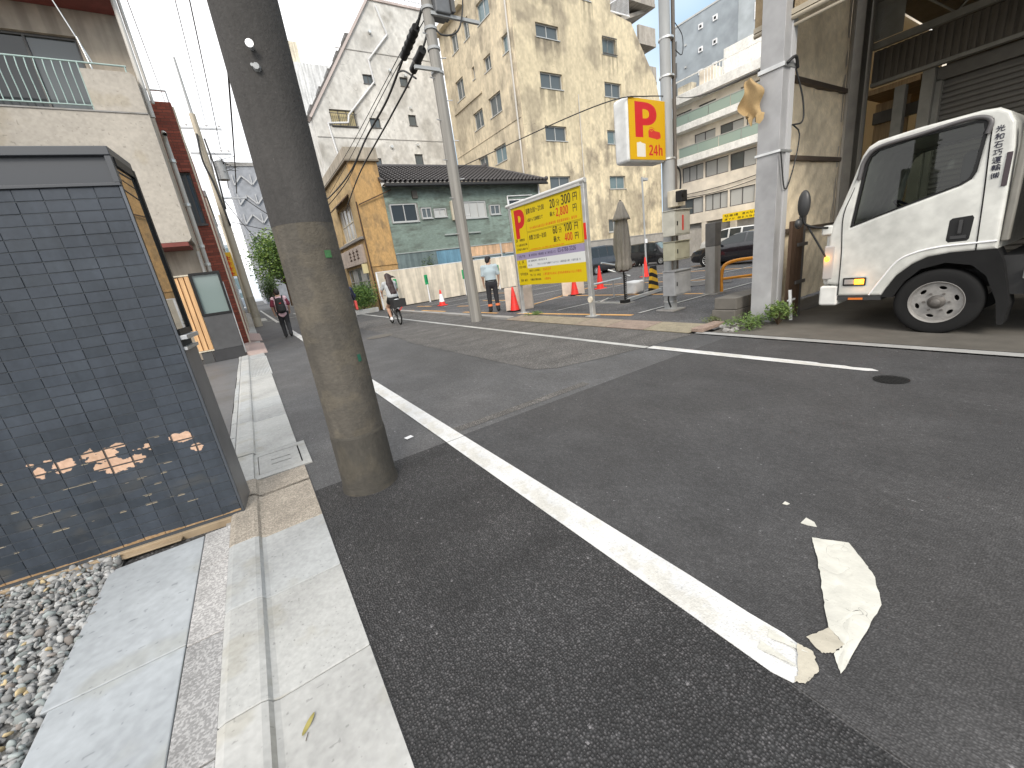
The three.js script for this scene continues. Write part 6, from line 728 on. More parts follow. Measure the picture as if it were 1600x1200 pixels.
  mesh('sill', [bx(X + 0.01, X + 0.3, 0.405, 0.458, -2.2, -1.74)], mat(0.03, 0.6), t); mesh('sill_reflector', bx(X + 0.0, X + 0.009, 0.41, 0.435, -2.07, -1.92), mat([0.6, 0.16, 0.02], 0.35), t);
  mesh('bumper', [bx(X - 0.01, X2 + 0.04, 0.33, 0.595, -2.40, -2.19, 0.03)], phys([0.6, 0.6, 0.57], 0.4, { map: grimeMap }), t); mesh('front_panel', [bx(X + 0.05, X2 - 0.05, 0.60, 1.36, -2.39, -2.3, 0.03), bx(X + 0.0, X2, 1.25, 1.38, -2.44, -2.3, 0.03)], wp, t);
  const hl = mesh('headlamp', bx(X - 0.006, X + 0.25, 0.68, 1.12, -2.385, -2.26, 0.02), phys([0.4, 0.38, 0.36], 0.12), t); mesh('turn_lamp', ball(X - 0.004, 0.95, -2.34, 0.035, 0.5, 1, 0.9), new THREE.MeshStandardMaterial({ color: lin(0.9, 0.35, 0.03), emissive: lin(1, 0.42, 0.03), emissiveIntensity: 2.5, roughness: 0.4 }), hl);
  const sm = mesh('side_marker', bx(X - 0.02, X - 0.001, 0.592, 0.695, -2.14, -1.90, 0.01), M.black, t); mesh('clear_lens', bx(X - 0.03, X - 0.0201, 0.612, 0.675, -2.12, -2.02, 0.004), phys([0.3, 0.29, 0.28], 0.15), sm); mesh('amber_lens', bx(X - 0.031, X - 0.0201, 0.61, 0.677, -2.015, -1.915, 0.004), new THREE.MeshStandardMaterial({ color: lin(0.9, 0.3, 0.02), emissive: lin(1, 0.36, 0.03), emissiveIntensity: 2.2, roughness: 0.4 }), sm);
  for (const p of [[X - 0.06, 0.95, -2.36], [X - 0.05, 0.645, -1.96]]) { const l = new THREE.PointLight(lin(1, 0.42, 0.06), 0.035, 1.2); l.position.set(...p); l.castShadow = true; l.name = 'indicator_light'; scene.add(l); }
  // wheel
  const wheel = (x, z, y = 0.375) => { const T = (g) => g.rotateZ(Math.PI / 2).translate(x, y, z), lp = (l) => new THREE.LatheGeometry(l.map((p) => new THREE.Vector2(...p)), 48); const w = mesh('wheel', T(lp([[0.23, -0.1], [0.30, -0.112], [0.345, -0.105], [0.372, -0.085], [0.375, 0], [0.372, 0.085], [0.345, 0.105], [0.30, 0.112], [0.235, 0.105]])), M.rubber, t);
    const rimM = mat([0.27, 0.26, 0.245], 0.45, { metalness: 0.3, map: sized(grimeMap, 0.5) }); const s = new THREE.Shape(); s.absarc(0, 0, 0.215, 0, Math.PI * 2); for (let k = 0; k < 6; k++) { const a = k * 1.0472 + 0.3, hh = new THREE.Path(); hh.absellipse(0.165 * Math.cos(a), 0.165 * Math.sin(a), 0.022, 0.036, 0, Math.PI * 2, true, a); s.holes.push(hh); }
    mesh('rim', [T(lp([[0.236, 0.104], [0.238, 0.112], [0.226, 0.108], [0.215, 0.075], [0.205, 0.04], [0.2, -0.05]])), place(new THREE.ExtrudeGeometry(s, { depth: 0.012, bevelEnabled: true, bevelSize: 0.004, bevelThickness: 0.006, bevelSegments: 2, curveSegments: 24 }), 'x', x - 0.055).translate(0, y, z)], rimM, w);
    mesh('hub', [T(lp([[0.0, 0.14], [0.035, 0.138], [0.045, 0.12], [0.05, 0.09], [0.075, 0.085], [0.08, 0.06]])), ...[...Array(6)].map((_, k) => cyl([x - 0.075, y + 0.105 * Math.sin(k * 1.047), z + 0.105 * Math.cos(k * 1.047)], [x - 0.095, y + 0.105 * Math.sin(k * 1.047), z + 0.105 * Math.cos(k * 1.047)], 0.013, 0.013, 6))], mat([0.13, 0.12, 0.11], 0.6, { metalness: 0.4, map: sized(grimeMap, 0.3) }), w); mesh('wheel_well', T(new THREE.CylinderGeometry(0.21, 0.21, 0.01, 24)).translate(0.03, 0, 0), M.dark, w); };
  wheel(X + 0.12, -1.25); wheel(X2 - 0.1, -1.25); wheel(X + 0.2, 1.2);
  // interior, chassis, rear of the cab
  mesh('seat', [bx(6.85, 7.35, 1.0, 1.25, -1.75, -1.25, 0.05), bx(6.85, 7.35, 1.2, 1.95, -1.28, -1.12, 0.05), bx(7.6, 8.1, 1.2, 1.95, -1.28, -1.12, 0.05)], mat(0.04, 0.8), t); mesh('steering_wheel', new THREE.TorusGeometry(0.2, 0.018, 8, 28).rotateX(-0.9).translate(7.9, 1.45, -1.9), M.black, t); mesh('dashboard', bx(6.75, 8.2, 1.0, 1.36, -2.2, -1.95, 0.04), mat(0.045, 0.7), t); mesh('cab_floor', bx(6.7, 8.25, 0.93, 0.97, -2.2, -0.95), M.dark, t);
  mesh('chassis', [bx(7.0, 7.12, 0.5, 0.7, -2.1, 4), bx(7.8, 7.92, 0.5, 0.7, -2.1, 4), bx(6.68, 6.95, 0.45, 0.72, -0.62, 0.6), bx(6.7, 8.2, 0.45, 0.85, -0.84, -0.5)], mat(0.02, 0.7), t); mesh('side_guard', [cyl([6.66, 0.66, -0.62], [6.66, 0.66, 1], 0.018), bx(6.65, 6.68, 0.52, 0.6, -0.62, 1), cyl([6.66, 0.62, -0.64], [6.66, 0.72, -0.64], 0.02)], M.galv, t);
  mesh('cargo_body', [bx(6.62, 8.4, 0.98, 1.3, -0.62, 4.2), bx(6.75, 8.3, 1.3, 2.4, -0.66, -0.6)], mat(0.05, 0.7), t); mesh('cab_rear_trim', bx(X + 0.03, X + 0.12, 1.0, 2.1, -0.86, -0.80, 0.02), mat([0.2, 0.19, 0.165], 0.6, { map: grimeMap }), t); mesh('rear_vent', bx(X - 0.012, X - 0.001, 1.54, 1.85, -0.925, -0.885, 0.004), mat([0.05, 0.035, 0.04], 0.5), t);
  // mirrors on the front corner
  const ml = mesh('mirror', [ball(6.5, 1.69, -2.62, 0.1, 0.55, 1.75, 0.75, 18), ball(6.48, 1.45, -2.66, 0.075, 0.9, 0.9, 0.6, 14)], mat(0.03, 0.4), t); mesh('mirror_arm', [tube([[6.6, 1.35, -2.36], [6.55, 1.38, -2.5], [6.5, 1.45, -2.6], [6.5, 1.7, -2.61]], 0.014), cyl([6.6, 0.98, -2.36], [6.53, 1.42, -2.58], 0.012)], M.black, ml);
  // vertical name on the rear pillar: strokes cut in dark film
  const lg = []; [...'光和石巧運輸株'].forEach((ch, i) => { const s = 0.062, yc = 2.115 - i * 0.0715, zc = -1.0 + i * 0.0035; for (const p of K[ch]) for (let k = 0; k + 3 < p.length; k += 2) lg.push(bar([X - 0.0035, yc - p[k + 1] / 10 * s, zc + (p[k] - 5) / 10 * s], [X - 0.0035, yc - p[k + 3] / 10 * s, zc + (p[k + 2] - 5) / 10 * s], 0.005, 0.0072)); }); mesh('name_lettering', lg, mat([0.02, 0.02, 0.035], 0.5), t);
}
// ---------------------------------------------------------------- parked cars: lofted shells, x forward
function car(name, label, [x, z], yaw, o) {
  const t = new THREE.Group(); t.name = numbered(name); t.position.set(x, 0.02, z); t.rotation.y = yaw; scene.add(t); tag(t, label, 'car');
  const { L, W, top, belt, paint: pm, wb, wr = 0.31 } = o, at = (l, u) => { for (let i = 0; i < l.length - 1; i++) if (u <= l[i + 1][0]) return lerp(l[i][1], l[i + 1][1], (u - l[i][0]) / (l[i + 1][0] - l[i][0])); return l[l.length - 1][1]; };
  const ring = (u) => { const y = at(top, u), b = Math.min(at(belt, u), y - 0.03), e = Math.abs(2 * u - 1), w = W / 2 * (1 - 0.13 * e ** 5), gh = Math.max(0, y - b), wt = w * (1 - 0.10 - 0.26 * Math.min(1, gh / 0.55) * (o.box ? 0.45 : 1)), s = 0.2 + 0.06 * e ** 6; return [[0, s], [w * 0.82, s], [w * 0.97, s + 0.12], [w, s + 0.3 * (b - s)], [w * 0.995, s + 0.7 * (b - s)], [w * 0.965, b], [lerp(w * 0.965, wt, 0.93), lerp(b, y, 0.88)], [wt * 0.88, y - 0.012], [wt * 0.5, y], [0, y + 0.012]]; };
  const P = (u, k, off = 0) => { const r = ring(u), i = Math.min(8, Math.floor(Math.abs(k))), f = Math.abs(k) - i, a = r[i], b = r[i + 1], s = k < 0 ? -1 : 1, n = [b[1] - a[1], -(b[0] - a[0])], l = Math.hypot(...n) || 1; return [(u - 0.5) * L, lerp(a[1], b[1], f) + off * n[1] / l, s * (lerp(a[0], b[0], f) + off * n[0] / l)]; };
  const grid = (u0, u1, nu, k0, k1, nk, off) => { const a = []; for (let i = 0; i < nu; i++) for (let j = 0; j < nk; j++) { const u = [i / nu, (i + 1) / nu].map((q) => lerp(u0, u1, q)), k = [j / nk, (j + 1) / nk].map((q) => lerp(k0, k1, q)); const A = P(u[0], k[0], off), B = P(u[1], k[0], off), C = P(u[1], k[1], off), D = P(u[0], k[1], off); a.push(...A, ...B, ...C, ...A, ...C, ...D); } const g = new THREE.BufferGeometry(); g.setAttribute('position', new THREE.Float32BufferAttribute(a, 3)); g.computeVertexNormals(); return toCreasedNormals(mergeVertices(g, 1e-4), 0.6); };
  const fan = (u) => { const a = [], c = [(u - 0.5) * L, 0.5, 0]; for (let s = -1; s <= 1; s += 2) for (let k = 0; k < 9; k++) a.push(...c, ...P(u, s * k || s * 1e-6), ...P(u, s * (k + 1) * 0.9999)); const g = new THREE.BufferGeometry(); g.setAttribute('position', new THREE.Float32BufferAttribute(a, 3)); g.computeVertexNormals(); return g; };
  mesh('body', [grid(0, 1, 40, 1e-6, 8.9999, 9, 0), grid(0, 1, 40, -1e-6, -8.9999, 9, 0), fan(0), fan(1)], pm, t);
  for (const s of [-1, 1]) for (const [a, b] of o.side) mesh('side_window', grid(a, b, 6, s * 5.1, s * 6.0, 2, 0.006), M.glass, t);
  for (const [a, b, n] of o.screens) mesh(n, [grid(a, b, 5, 6.3, 8.9999, 3, 0.006), grid(a, b, 5, -6.3, -8.9999, 3, 0.006)], o.screenMat || M.glassBlue, t);
  for (const u of wb) for (const s of [-1, 1]) { const cx = (u - 0.5) * L, cz = s * W / 2; mesh('wheel_arch', cyl([cx, wr + 0.02, cz - s * 0.2], [cx, wr + 0.02, cz + s * 0.004], wr + 0.07, wr + 0.07, 28), M.dark, t); const w = mesh('wheel', new THREE.TorusGeometry(wr - 0.075, 0.08, 10, 28).translate(cx, wr, cz - s * 0.05), M.rubber, t); const sp = [cyl([cx, wr, cz - s * 0.06], [cx, wr, cz + s * 0.012], 0.06, 0.05, 14)]; for (let k = 0; k < 10; k++) { const a = k * 0.6283; sp.push(bar([cx, wr, cz + s * 0.008], [cx + (wr - 0.1) * Math.cos(a), wr + (wr - 0.1) * Math.sin(a), cz + s * 0.012], 0.03, 0.02)); } sp.push(new THREE.TorusGeometry(wr - 0.1, 0.018, 6, 28).translate(cx, wr, cz + s * 0.01)); mesh('rim', sp, M.galv, w); }
  const fx = L / 2, b0 = at(belt, 0.97); for (const s of [-1, 1]) { mesh('headlamp', bx(fx - 0.3, fx - 0.06, b0 - 0.26, b0 - 0.13, s * W * 0.36 - 0.14, s * W * 0.36 + 0.14, 0.02), phys([0.4, 0.42, 0.42], 0.1), t); mesh('tail_lamp', bx(-fx - 0.004, -fx + 0.1, 0.62, 0.8, s * W * 0.34 - 0.12, s * W * 0.34 + 0.12, 0.02), mat([0.35, 0.01, 0.01], 0.25), t); mesh('door_mirror', ball((o.mirror - 0.5) * L, at(belt, o.mirror) + 0.05, s * (W / 2 + 0.06), 0.09, 0.8, 0.75, 1), o.mirrorMat || pm, t); }
  mesh('door_seam', [0.3, 0.48, 0.66].flatMap((u) => [1, -1].map((s) => tube([P(u, s * 2.2, 0.003), P(u, s * 3.5, 0.003), P(u, s * 5, 0.003)], 0.006, 4, 8))), M.dark, t); for (const [e, n] of [[1, 'front_plate'], [-1, 'rear_plate']]) mesh(n, bx(e * (fx + 0.012) - 0.012, e * (fx + 0.012) + 0.012, 0.42, 0.58, -0.17, 0.17), o.plate || M.white, t); mesh('grille', bx(fx - 0.04, fx + 0.008, 0.3, 0.4, -W * 0.3, W * 0.3), M.black, t);
  return t;
}
const carPaint = (c) => phys(c, 0.25, { clearcoat: 1, clearcoatRoughness: 0.04, metalness: 0.2 }), yellowPlate = mat([0.8, 0.5, 0.02], 0.5);
car('parked_van', 'dark grey boxy van parked against the stained tan wall', [20.6, -20.3], 0, { L: 3.5, W: 1.48, box: true, top: [[0, 1.7], [0.04, 1.76], [0.5, 1.8], [0.72, 1.76], [0.9, 1.12], [0.97, 1.0], [1, 0.75]], belt: [[0, 1.02], [0.85, 1.0], [1, 0.85]], side: [[0.05, 0.29], [0.31, 0.52], [0.54, 0.76]], screens: [[0.75, 0.88, 'windscreen']], wb: [0.18, 0.83], wr: 0.28, mirror: 0.76, plate: yellowPlate, paint: carPaint([0.035, 0.036, 0.04]) });
car('parked_hatchback', 'black small hatchback with a yellow number plate by the grey wall', [25.2, -19.6], -1.45, { L: 3.4, W: 1.48, box: true, top: [[0, 1.45], [0.06, 1.58], [0.5, 1.62], [0.68, 1.55], [0.84, 1.02], [0.96, 0.92], [1, 0.7]], belt: [[0, 0.98], [0.8, 0.95], [1, 0.8]], side: [[0.08, 0.3], [0.33, 0.52], [0.54, 0.7]], screens: [[0.7, 0.82, 'windscreen']], wb: [0.18, 0.82], wr: 0.28, mirror: 0.7, plate: yellowPlate, paint: carPaint([0.02, 0.02, 0.022]) });
car('parked_sedan', 'glossy black sedan nosing left behind the square post', [20.2, -10.4], Math.PI / 2, { L: 4.7, W: 1.8, top: [[0, 0.85], [0.02, 1.02], [0.14, 1.08], [0.3, 1.4], [0.45, 1.45], [0.56, 1.4], [0.73, 1.02], [0.9, 0.9], [0.98, 0.78], [1, 0.65]], belt: [[0, 0.95], [0.3, 0.97], [0.75, 0.92], [1, 0.75]], side: [[0.2, 0.42], [0.44, 0.66]], screens: [[0.57, 0.71, 'windscreen'], [0.16, 0.28, 'rear_window']], wb: [0.2, 0.8], wr: 0.33, mirror: 0.66, paint: carPaint([0.008, 0.008, 0.012]) });
car('parked_suv', 'white off road car parked in front of the apartment entrance', [31.5, -17.2], Math.PI / 2, { L: 4.4, W: 1.8, box: true, top: [[0, 1.5], [0.04, 1.8], [0.5, 1.85], [0.64, 1.78], [0.75, 1.18], [0.96, 1.08], [1, 0.8]], belt: [[0, 1.12], [0.75, 1.1], [1, 0.95]], side: [[0.06, 0.26], [0.29, 0.47], [0.5, 0.67]], screens: [[0.66, 0.74, 'windscreen']], wb: [0.2, 0.8], wr: 0.36, mirror: 0.67, paint: carPaint([0.62, 0.62, 0.6]) });
car('parked_wagon', 'pale blue van far down the street below the tree', [-0.2, -74], 1.5, { L: 4.2, W: 1.7, box: true, top: [[0, 1.7], [0.5, 1.9], [0.8, 1.85], [0.96, 1.1], [1, 0.8]], belt: [[0, 1.1], [1, 1.0]], side: [[0.06, 0.45], [0.5, 0.75]], screens: [[0.82, 0.94, 'windscreen']], wb: [0.2, 0.8], mirror: 0.8, paint: carPaint([0.35, 0.42, 0.5]) });

// ---------------------------------------------------------------- people: smooth-joined tapered bones, meshed with surface nets
function nets(f, b0, b1, c) {
  const n = [0, 1, 2].map((i) => Math.ceil((b1[i] - b0[i]) / c) + 1), N = n[0] * n[1] * n[2], v = new Float32Array(N), ix = (i, j, k) => (k * n[1] + j) * n[0] + i;
  for (let k = 0; k < n[2]; k++) for (let j = 0; j < n[1]; j++) for (let i = 0; i < n[0]; i++) v[ix(i, j, k)] = f(b0[0] + i * c, b0[1] + j * c, b0[2] + k * c);
  const id = new Int32Array(N).fill(-1), pos = [], idx = [];
  for (let k = 0; k < n[2] - 1; k++) for (let j = 0; j < n[1] - 1; j++) for (let i = 0; i < n[0] - 1; i++) {
    let x = 0, y = 0, z = 0, m = 0; const C = (a, b, d) => v[ix(i + a, j + b, k + d)];
    const E = (a, b) => { const va = C(...a), vb = C(...b); if ((va < 0) !== (vb < 0)) { const t = va / (va - vb); x += a[0] + t * (b[0] - a[0]); y += a[1] + t * (b[1] - a[1]); z += a[2] + t * (b[2] - a[2]); m++; } };
    const s = C(0, 0, 0) < 0; if (s === (C(1, 0, 0) < 0) && s === (C(0, 1, 0) < 0) && s === (C(0, 0, 1) < 0) && s === (C(1, 1, 0) < 0) && s === (C(1, 0, 1) < 0) && s === (C(0, 1, 1) < 0) && s === (C(1, 1, 1) < 0)) continue;
    for (const [p, q] of [[0, 0], [0, 1], [1, 0], [1, 1]]) { E([0, p, q], [1, p, q]); E([p, 0, q], [p, 1, q]); E([p, q, 0], [p, q, 1]); }
    if (m) { id[ix(i, j, k)] = pos.length / 3; pos.push(b0[0] + (i + x / m) * c, b0[1] + (j + y / m) * c, b0[2] + (k + z / m) * c); }
  }
  const quad = (a, b, d, e, fl) => { if (a < 0 || b < 0 || d < 0 || e < 0) return; fl ? idx.push(a, d, b, a, e, d) : idx.push(a, b, d, a, d, e); };
  for (let k = 1; k < n[2] - 1; k++) for (let j = 1; j < n[1] - 1; j++) for (let i = 1; i < n[0] - 1; i++) { const s = v[ix(i, j, k)] < 0; if (s !== (v[ix(i + 1, j, k)] < 0)) quad(id[ix(i, j - 1, k - 1)], id[ix(i, j, k - 1)], id[ix(i, j, k)], id[ix(i, j - 1, k)], !s); if (s !== (v[ix(i, j + 1, k)] < 0)) quad(id[ix(i - 1, j, k - 1)], id[ix(i, j, k - 1)], id[ix(i, j, k)], id[ix(i - 1, j, k)], s); if (s !== (v[ix(i, j, k + 1)] < 0)) quad(id[ix(i - 1, j - 1, k)], id[ix(i, j - 1, k)], id[ix(i, j, k)], id[ix(i - 1, j, k)], !s); }
  const g = new THREE.BufferGeometry(); g.setAttribute('position', new THREE.Float32BufferAttribute(pos, 3)); g.setIndex(idx); g.computeVertexNormals(); return g;
}
// bones: [a, b, ra, rb] or ellipsoid { c, r }
function blend(bones, k) {
  const B = bones.map((b) => b.c ? b : { a: b[0], d: [b[1][0] - b[0][0], b[1][1] - b[0][1], b[1][2] - b[0][2]], ra: b[2], rb: b[3], s: b[4] || [1, 1, 1] });
  return (x, y, z) => { let r = 1e3; for (const b of B) { let e; if (b.c) { const q = Math.hypot((x - b.c[0]) / b.r[0], (y - b.c[1]) / b.r[1], (z - b.c[2]) / b.r[2]); e = (q - 1) * Math.min(...b.r); } else { const px = x - b.a[0], py = y - b.a[1], pz = z - b.a[2], d = b.d, l = d[0] * d[0] + d[1] * d[1] + d[2] * d[2] || 1e-6, t = Math.min(1, Math.max(0, (px * d[0] + py * d[1] + pz * d[2]) / l)); e = Math.hypot((px - d[0] * t) / b.s[0], (py - d[1] * t) / b.s[1], (pz - d[2] * t) / b.s[2]) - lerp(b.ra, b.rb, t); } const h = Math.max(k - Math.abs(r - e), 0) / k; r = Math.min(r, e) - h * h * k * 0.25; } return r; };
}
function boxOf(bones, m) { const lo = [9, 9, 9], hi = [-9, -9, -9]; for (const b of bones) for (const [p, r] of b.c ? [[b.c, Math.max(...b.r)]] : [[b[0], b[2]], [b[1], b[3]]]) for (let i = 0; i < 3; i++) { lo[i] = Math.min(lo[i], p[i] - r * 1.3 - m); hi[i] = Math.max(hi[i], p[i] + r * 1.3 + m); } return [lo, hi]; }
const skinOf = (bones, c = 0.014, k = 0.04) => nets(blend(bones, k), ...boxOf(bones, 0.03), c);
const add = (p, q) => [p[0] + q[0], p[1] + q[1], p[2] + q[2]], mix = (p, q, t) => [lerp(p[0], q[0], t), lerp(p[1], q[1], t), lerp(p[2], q[2], t)];
function handGeo(wr, dir, up, side) { // relaxed curled hand: palm, four fingers, thumb
  const d = V(...dir).normalize(), s = V(...up).cross(d).normalize().multiplyScalar(side), n = d.clone().cross(s).multiplyScalar(side), at = (f, a, c) => { const v = V(...wr).addScaledVector(d, f).addScaledVector(s, a).addScaledVector(n, c); return [v.x, v.y, v.z]; };
  const b = [[at(0, 0, 0), at(0.05, 0, 0), 0.022, 0.026], [at(0.03, -0.018, 0), at(0.085, -0.025, 0), 0.02, 0.014], [at(0.03, 0.018, 0), at(0.085, 0.025, 0), 0.02, 0.014]];
  [[-0.03, 0.065], [-0.011, 0.078], [0.01, 0.074], [0.03, 0.056]].forEach(([o, l]) => { b.push([at(0.085, o, 0), at(0.085 + l * 0.55, o * 1.12, -0.012), 0.0095, 0.009], [at(0.085 + l * 0.55, o * 1.12, -0.012), at(0.085 + l * 0.85, o * 1.12, -0.038), 0.009, 0.0075]); }); b.push([at(0.025, -0.03, -0.006), at(0.062, -0.052, -0.016), 0.012, 0.0105], [at(0.062, -0.052, -0.016), at(0.09, -0.052, -0.03), 0.0105, 0.008]);
  return nets(blend(b, 0.008), ...boxOf(b, 0.008), 0.0045);
}
// J in metres, facing +z, left hand side at +x
function person(label, [x, z], yaw, J, c, group) {
  const t = new THREE.Group(); t.name = numbered('person'); t.position.set(x, c.y || 0, z); t.rotation.y = yaw; scene.add(t); tag(t, label, 'person', group);
  const H = J.head, hb = (o) => add(H, V(...o).applyEuler(new THREE.Euler(J.nod || 0, J.turn || 0, 0)).toArray());
  const sk = [{ c: hb([0, 0.02, -0.008]), r: [0.076, 0.105, 0.094] }, { c: hb([0, -0.05, 0.03]), r: [0.056, 0.068, 0.062] }, { c: hb([0, -0.012, 0.093]), r: [0.013, 0.024, 0.02] }, { c: hb([0.078, -0.01, -0.005]), r: [0.012, 0.03, 0.02] }, { c: hb([-0.078, -0.01, -0.005]), r: [0.012, 0.03, 0.02] }, [hb([0, -0.06, -0.02]), J.neck, 0.052, 0.062], [J.neck, J.chest, 0.075, 0.13, [1.15, 1, 0.8]], [J.chest, J.pelvis, 0.125, 0.13, [1.2, 1, 0.8]]];
  const hands = []; for (const s of ['L', 'R']) { const A = J['sh' + s], B = J['el' + s], W = J['wr' + s], p = J['hip' + s], k = J['kn' + s], a = J['an' + s], o = J['toe' + s]; sk.push([A, B, 0.05, 0.04], [B, W, 0.04, 0.026], [p, k, 0.08, 0.055], [k, mix(k, a, 0.35), 0.052, 0.054], [mix(k, a, 0.35), a, 0.054, 0.035], [a, o, 0.036, 0.03]); hands.push(handGeo(W, [W[0] - B[0], W[1] - B[1], W[2] - B[2]], [s === 'L' ? 1 : -1, 0, 0.1], s === 'L' ? 1 : -1)); }
  mesh('body', [skinOf(sk, 0.014, 0.035), ...hands], mat(c.skin || [0.42, 0.26, 0.18], 0.6), t);
  mesh('eyes', [hb([0.03, 0.012, 0.078]), hb([-0.03, 0.012, 0.078])].map((p) => ball(...p, 0.011)), M.black, t); mesh('mouth', bx(-0.02, 0.02, -0.004, 0.004, -0.004, 0.004).translate(...hb([0, -0.062, 0.088])), mat([0.3, 0.1, 0.08], 0.6), t);
  const up = c.sleeve ?? 0.7, sh = [[add(J.neck, [0, -0.03, 0]), J.chest, 0.085, 0.145, [1.22, 1, 0.86]], [J.chest, add(J.pelvis, [0, c.hem ?? 0, 0]), 0.14, 0.152, [1.22, 1, 0.86]]]; for (const s of ['L', 'R']) { const A = J['sh' + s], B = J['el' + s], W = J['wr' + s]; sh.push([add(J.neck, [0, -0.06, 0]), A, 0.055, 0.066]); if (up <= 1) sh.push([A, mix(A, B, up), 0.066, 0.062]); else sh.push([A, B, 0.066, 0.056], [B, mix(B, W, up - 1), 0.056, 0.045]); }
  mesh('shirt', skinOf(sh, 0.014, 0.05), c.shirt, t);
  const tr = [[add(J.pelvis, [0, 0.04, 0]), add(J.pelvis, [0, -0.06, 0]), 0.142, 0.15, [1.2, 1, 0.85]]]; for (const s of ['L', 'R']) { const p = J['hip' + s], k = J['kn' + s], a = J['an' + s], e = c.leg ?? 2; tr.push([p, e < 1 ? mix(p, k, e) : k, 0.1, e < 1 ? 0.09 : 0.073]); if (e > 1) tr.push([k, mix(k, a, e - 1), 0.073, 0.064]); } mesh(c.lowName || 'trousers', skinOf(tr, 0.014, 0.035), c.low, t);
  for (const s of ['L', 'R']) { const a = J['an' + s], o = J['toe' + s]; mesh('shoe', skinOf([[add(a, [0, -0.03, -0.03]), o, 0.045, 0.036], [add(a, [0, 0.01, 0]), add(a, [0, -0.03, 0]), 0.043, 0.045]], 0.011, 0.02), c.shoe, t); }
  if (c.hair) mesh('hair', skinOf(c.hair(hb), 0.012, 0.03), c.hairMat || mat([0.015, 0.012, 0.011], 0.6), t);
  t.userData.hb = undefined; delete t.userData.hb; return [t, hb];
}
const shortHair = (hb) => [{ c: hb([0, 0.055, -0.02]), r: [0.086, 0.085, 0.095] }, { c: hb([0, 0.0, -0.06]), r: [0.078, 0.085, 0.055] }];
{ // guard with a cap, seen from behind, looking right
  const J = { head: [0, 1.63, 0.02], turn: -0.5, neck: [0, 1.49, 0], chest: [0, 1.28, 0], pelvis: [0, 0.97, 0], shL: [0.2, 1.43, 0], elL: [0.25, 1.15, -0.02], wrL: [0.24, 0.92, 0.05], shR: [-0.2, 1.43, 0], elR: [-0.27, 1.16, 0.03], wrR: [-0.26, 0.93, 0.08], hipL: [0.1, 0.92, 0], knL: [0.12, 0.5, 0.02], anL: [0.13, 0.09, 0], toeL: [0.17, 0.045, 0.15], hipR: [-0.1, 0.92, 0], knR: [-0.11, 0.5, 0.03], anR: [-0.12, 0.09, 0.0], toeR: [-0.17, 0.045, 0.15] };
  const [t, hb] = person('guard in pale blue shirt, dark trousers and cap standing in the car park', [6.72, -11.47], Math.PI - 0.45, J, { y: 0.02, shirt: mat([0.37, 0.44, 0.47], 0.85, { map: fabricMap }), low: mat([0.02, 0.02, 0.024], 0.8), shoe: M.black, hair: shortHair, sleeve: 0.85, hem: 0.06 });
  mesh('cap', [skinOf([{ c: hb([0, 0.075, -0.01]), r: [0.095, 0.062, 0.105] }], 0.01, 0.02), skinOf([{ c: hb([0, 0.05, 0.11]), r: [0.075, 0.012, 0.07] }], 0.007, 0.01)], mat([0.012, 0.012, 0.016], 0.7), t);
  for (const a of [J.anL, J.anR]) mesh('ankle_band', cyl([a[0], 0.2, a[2]], [a[0], 0.27, a[2]], 0.074, 0.074, 16), mat([0.8, 0.22, 0.08], 0.5), t); mesh('belt', cyl([0, 0.99, 0], [0, 1.03, 0], 0.18, 0.178, 24).scale(1.05, 1, 0.76), M.black, t); mesh('sleeve_patch', bx(-0.345, -0.335, 1.28, 1.35, -0.03, 0.03), mat([0.6, 0.4, 0.05], 0.6), t);
}
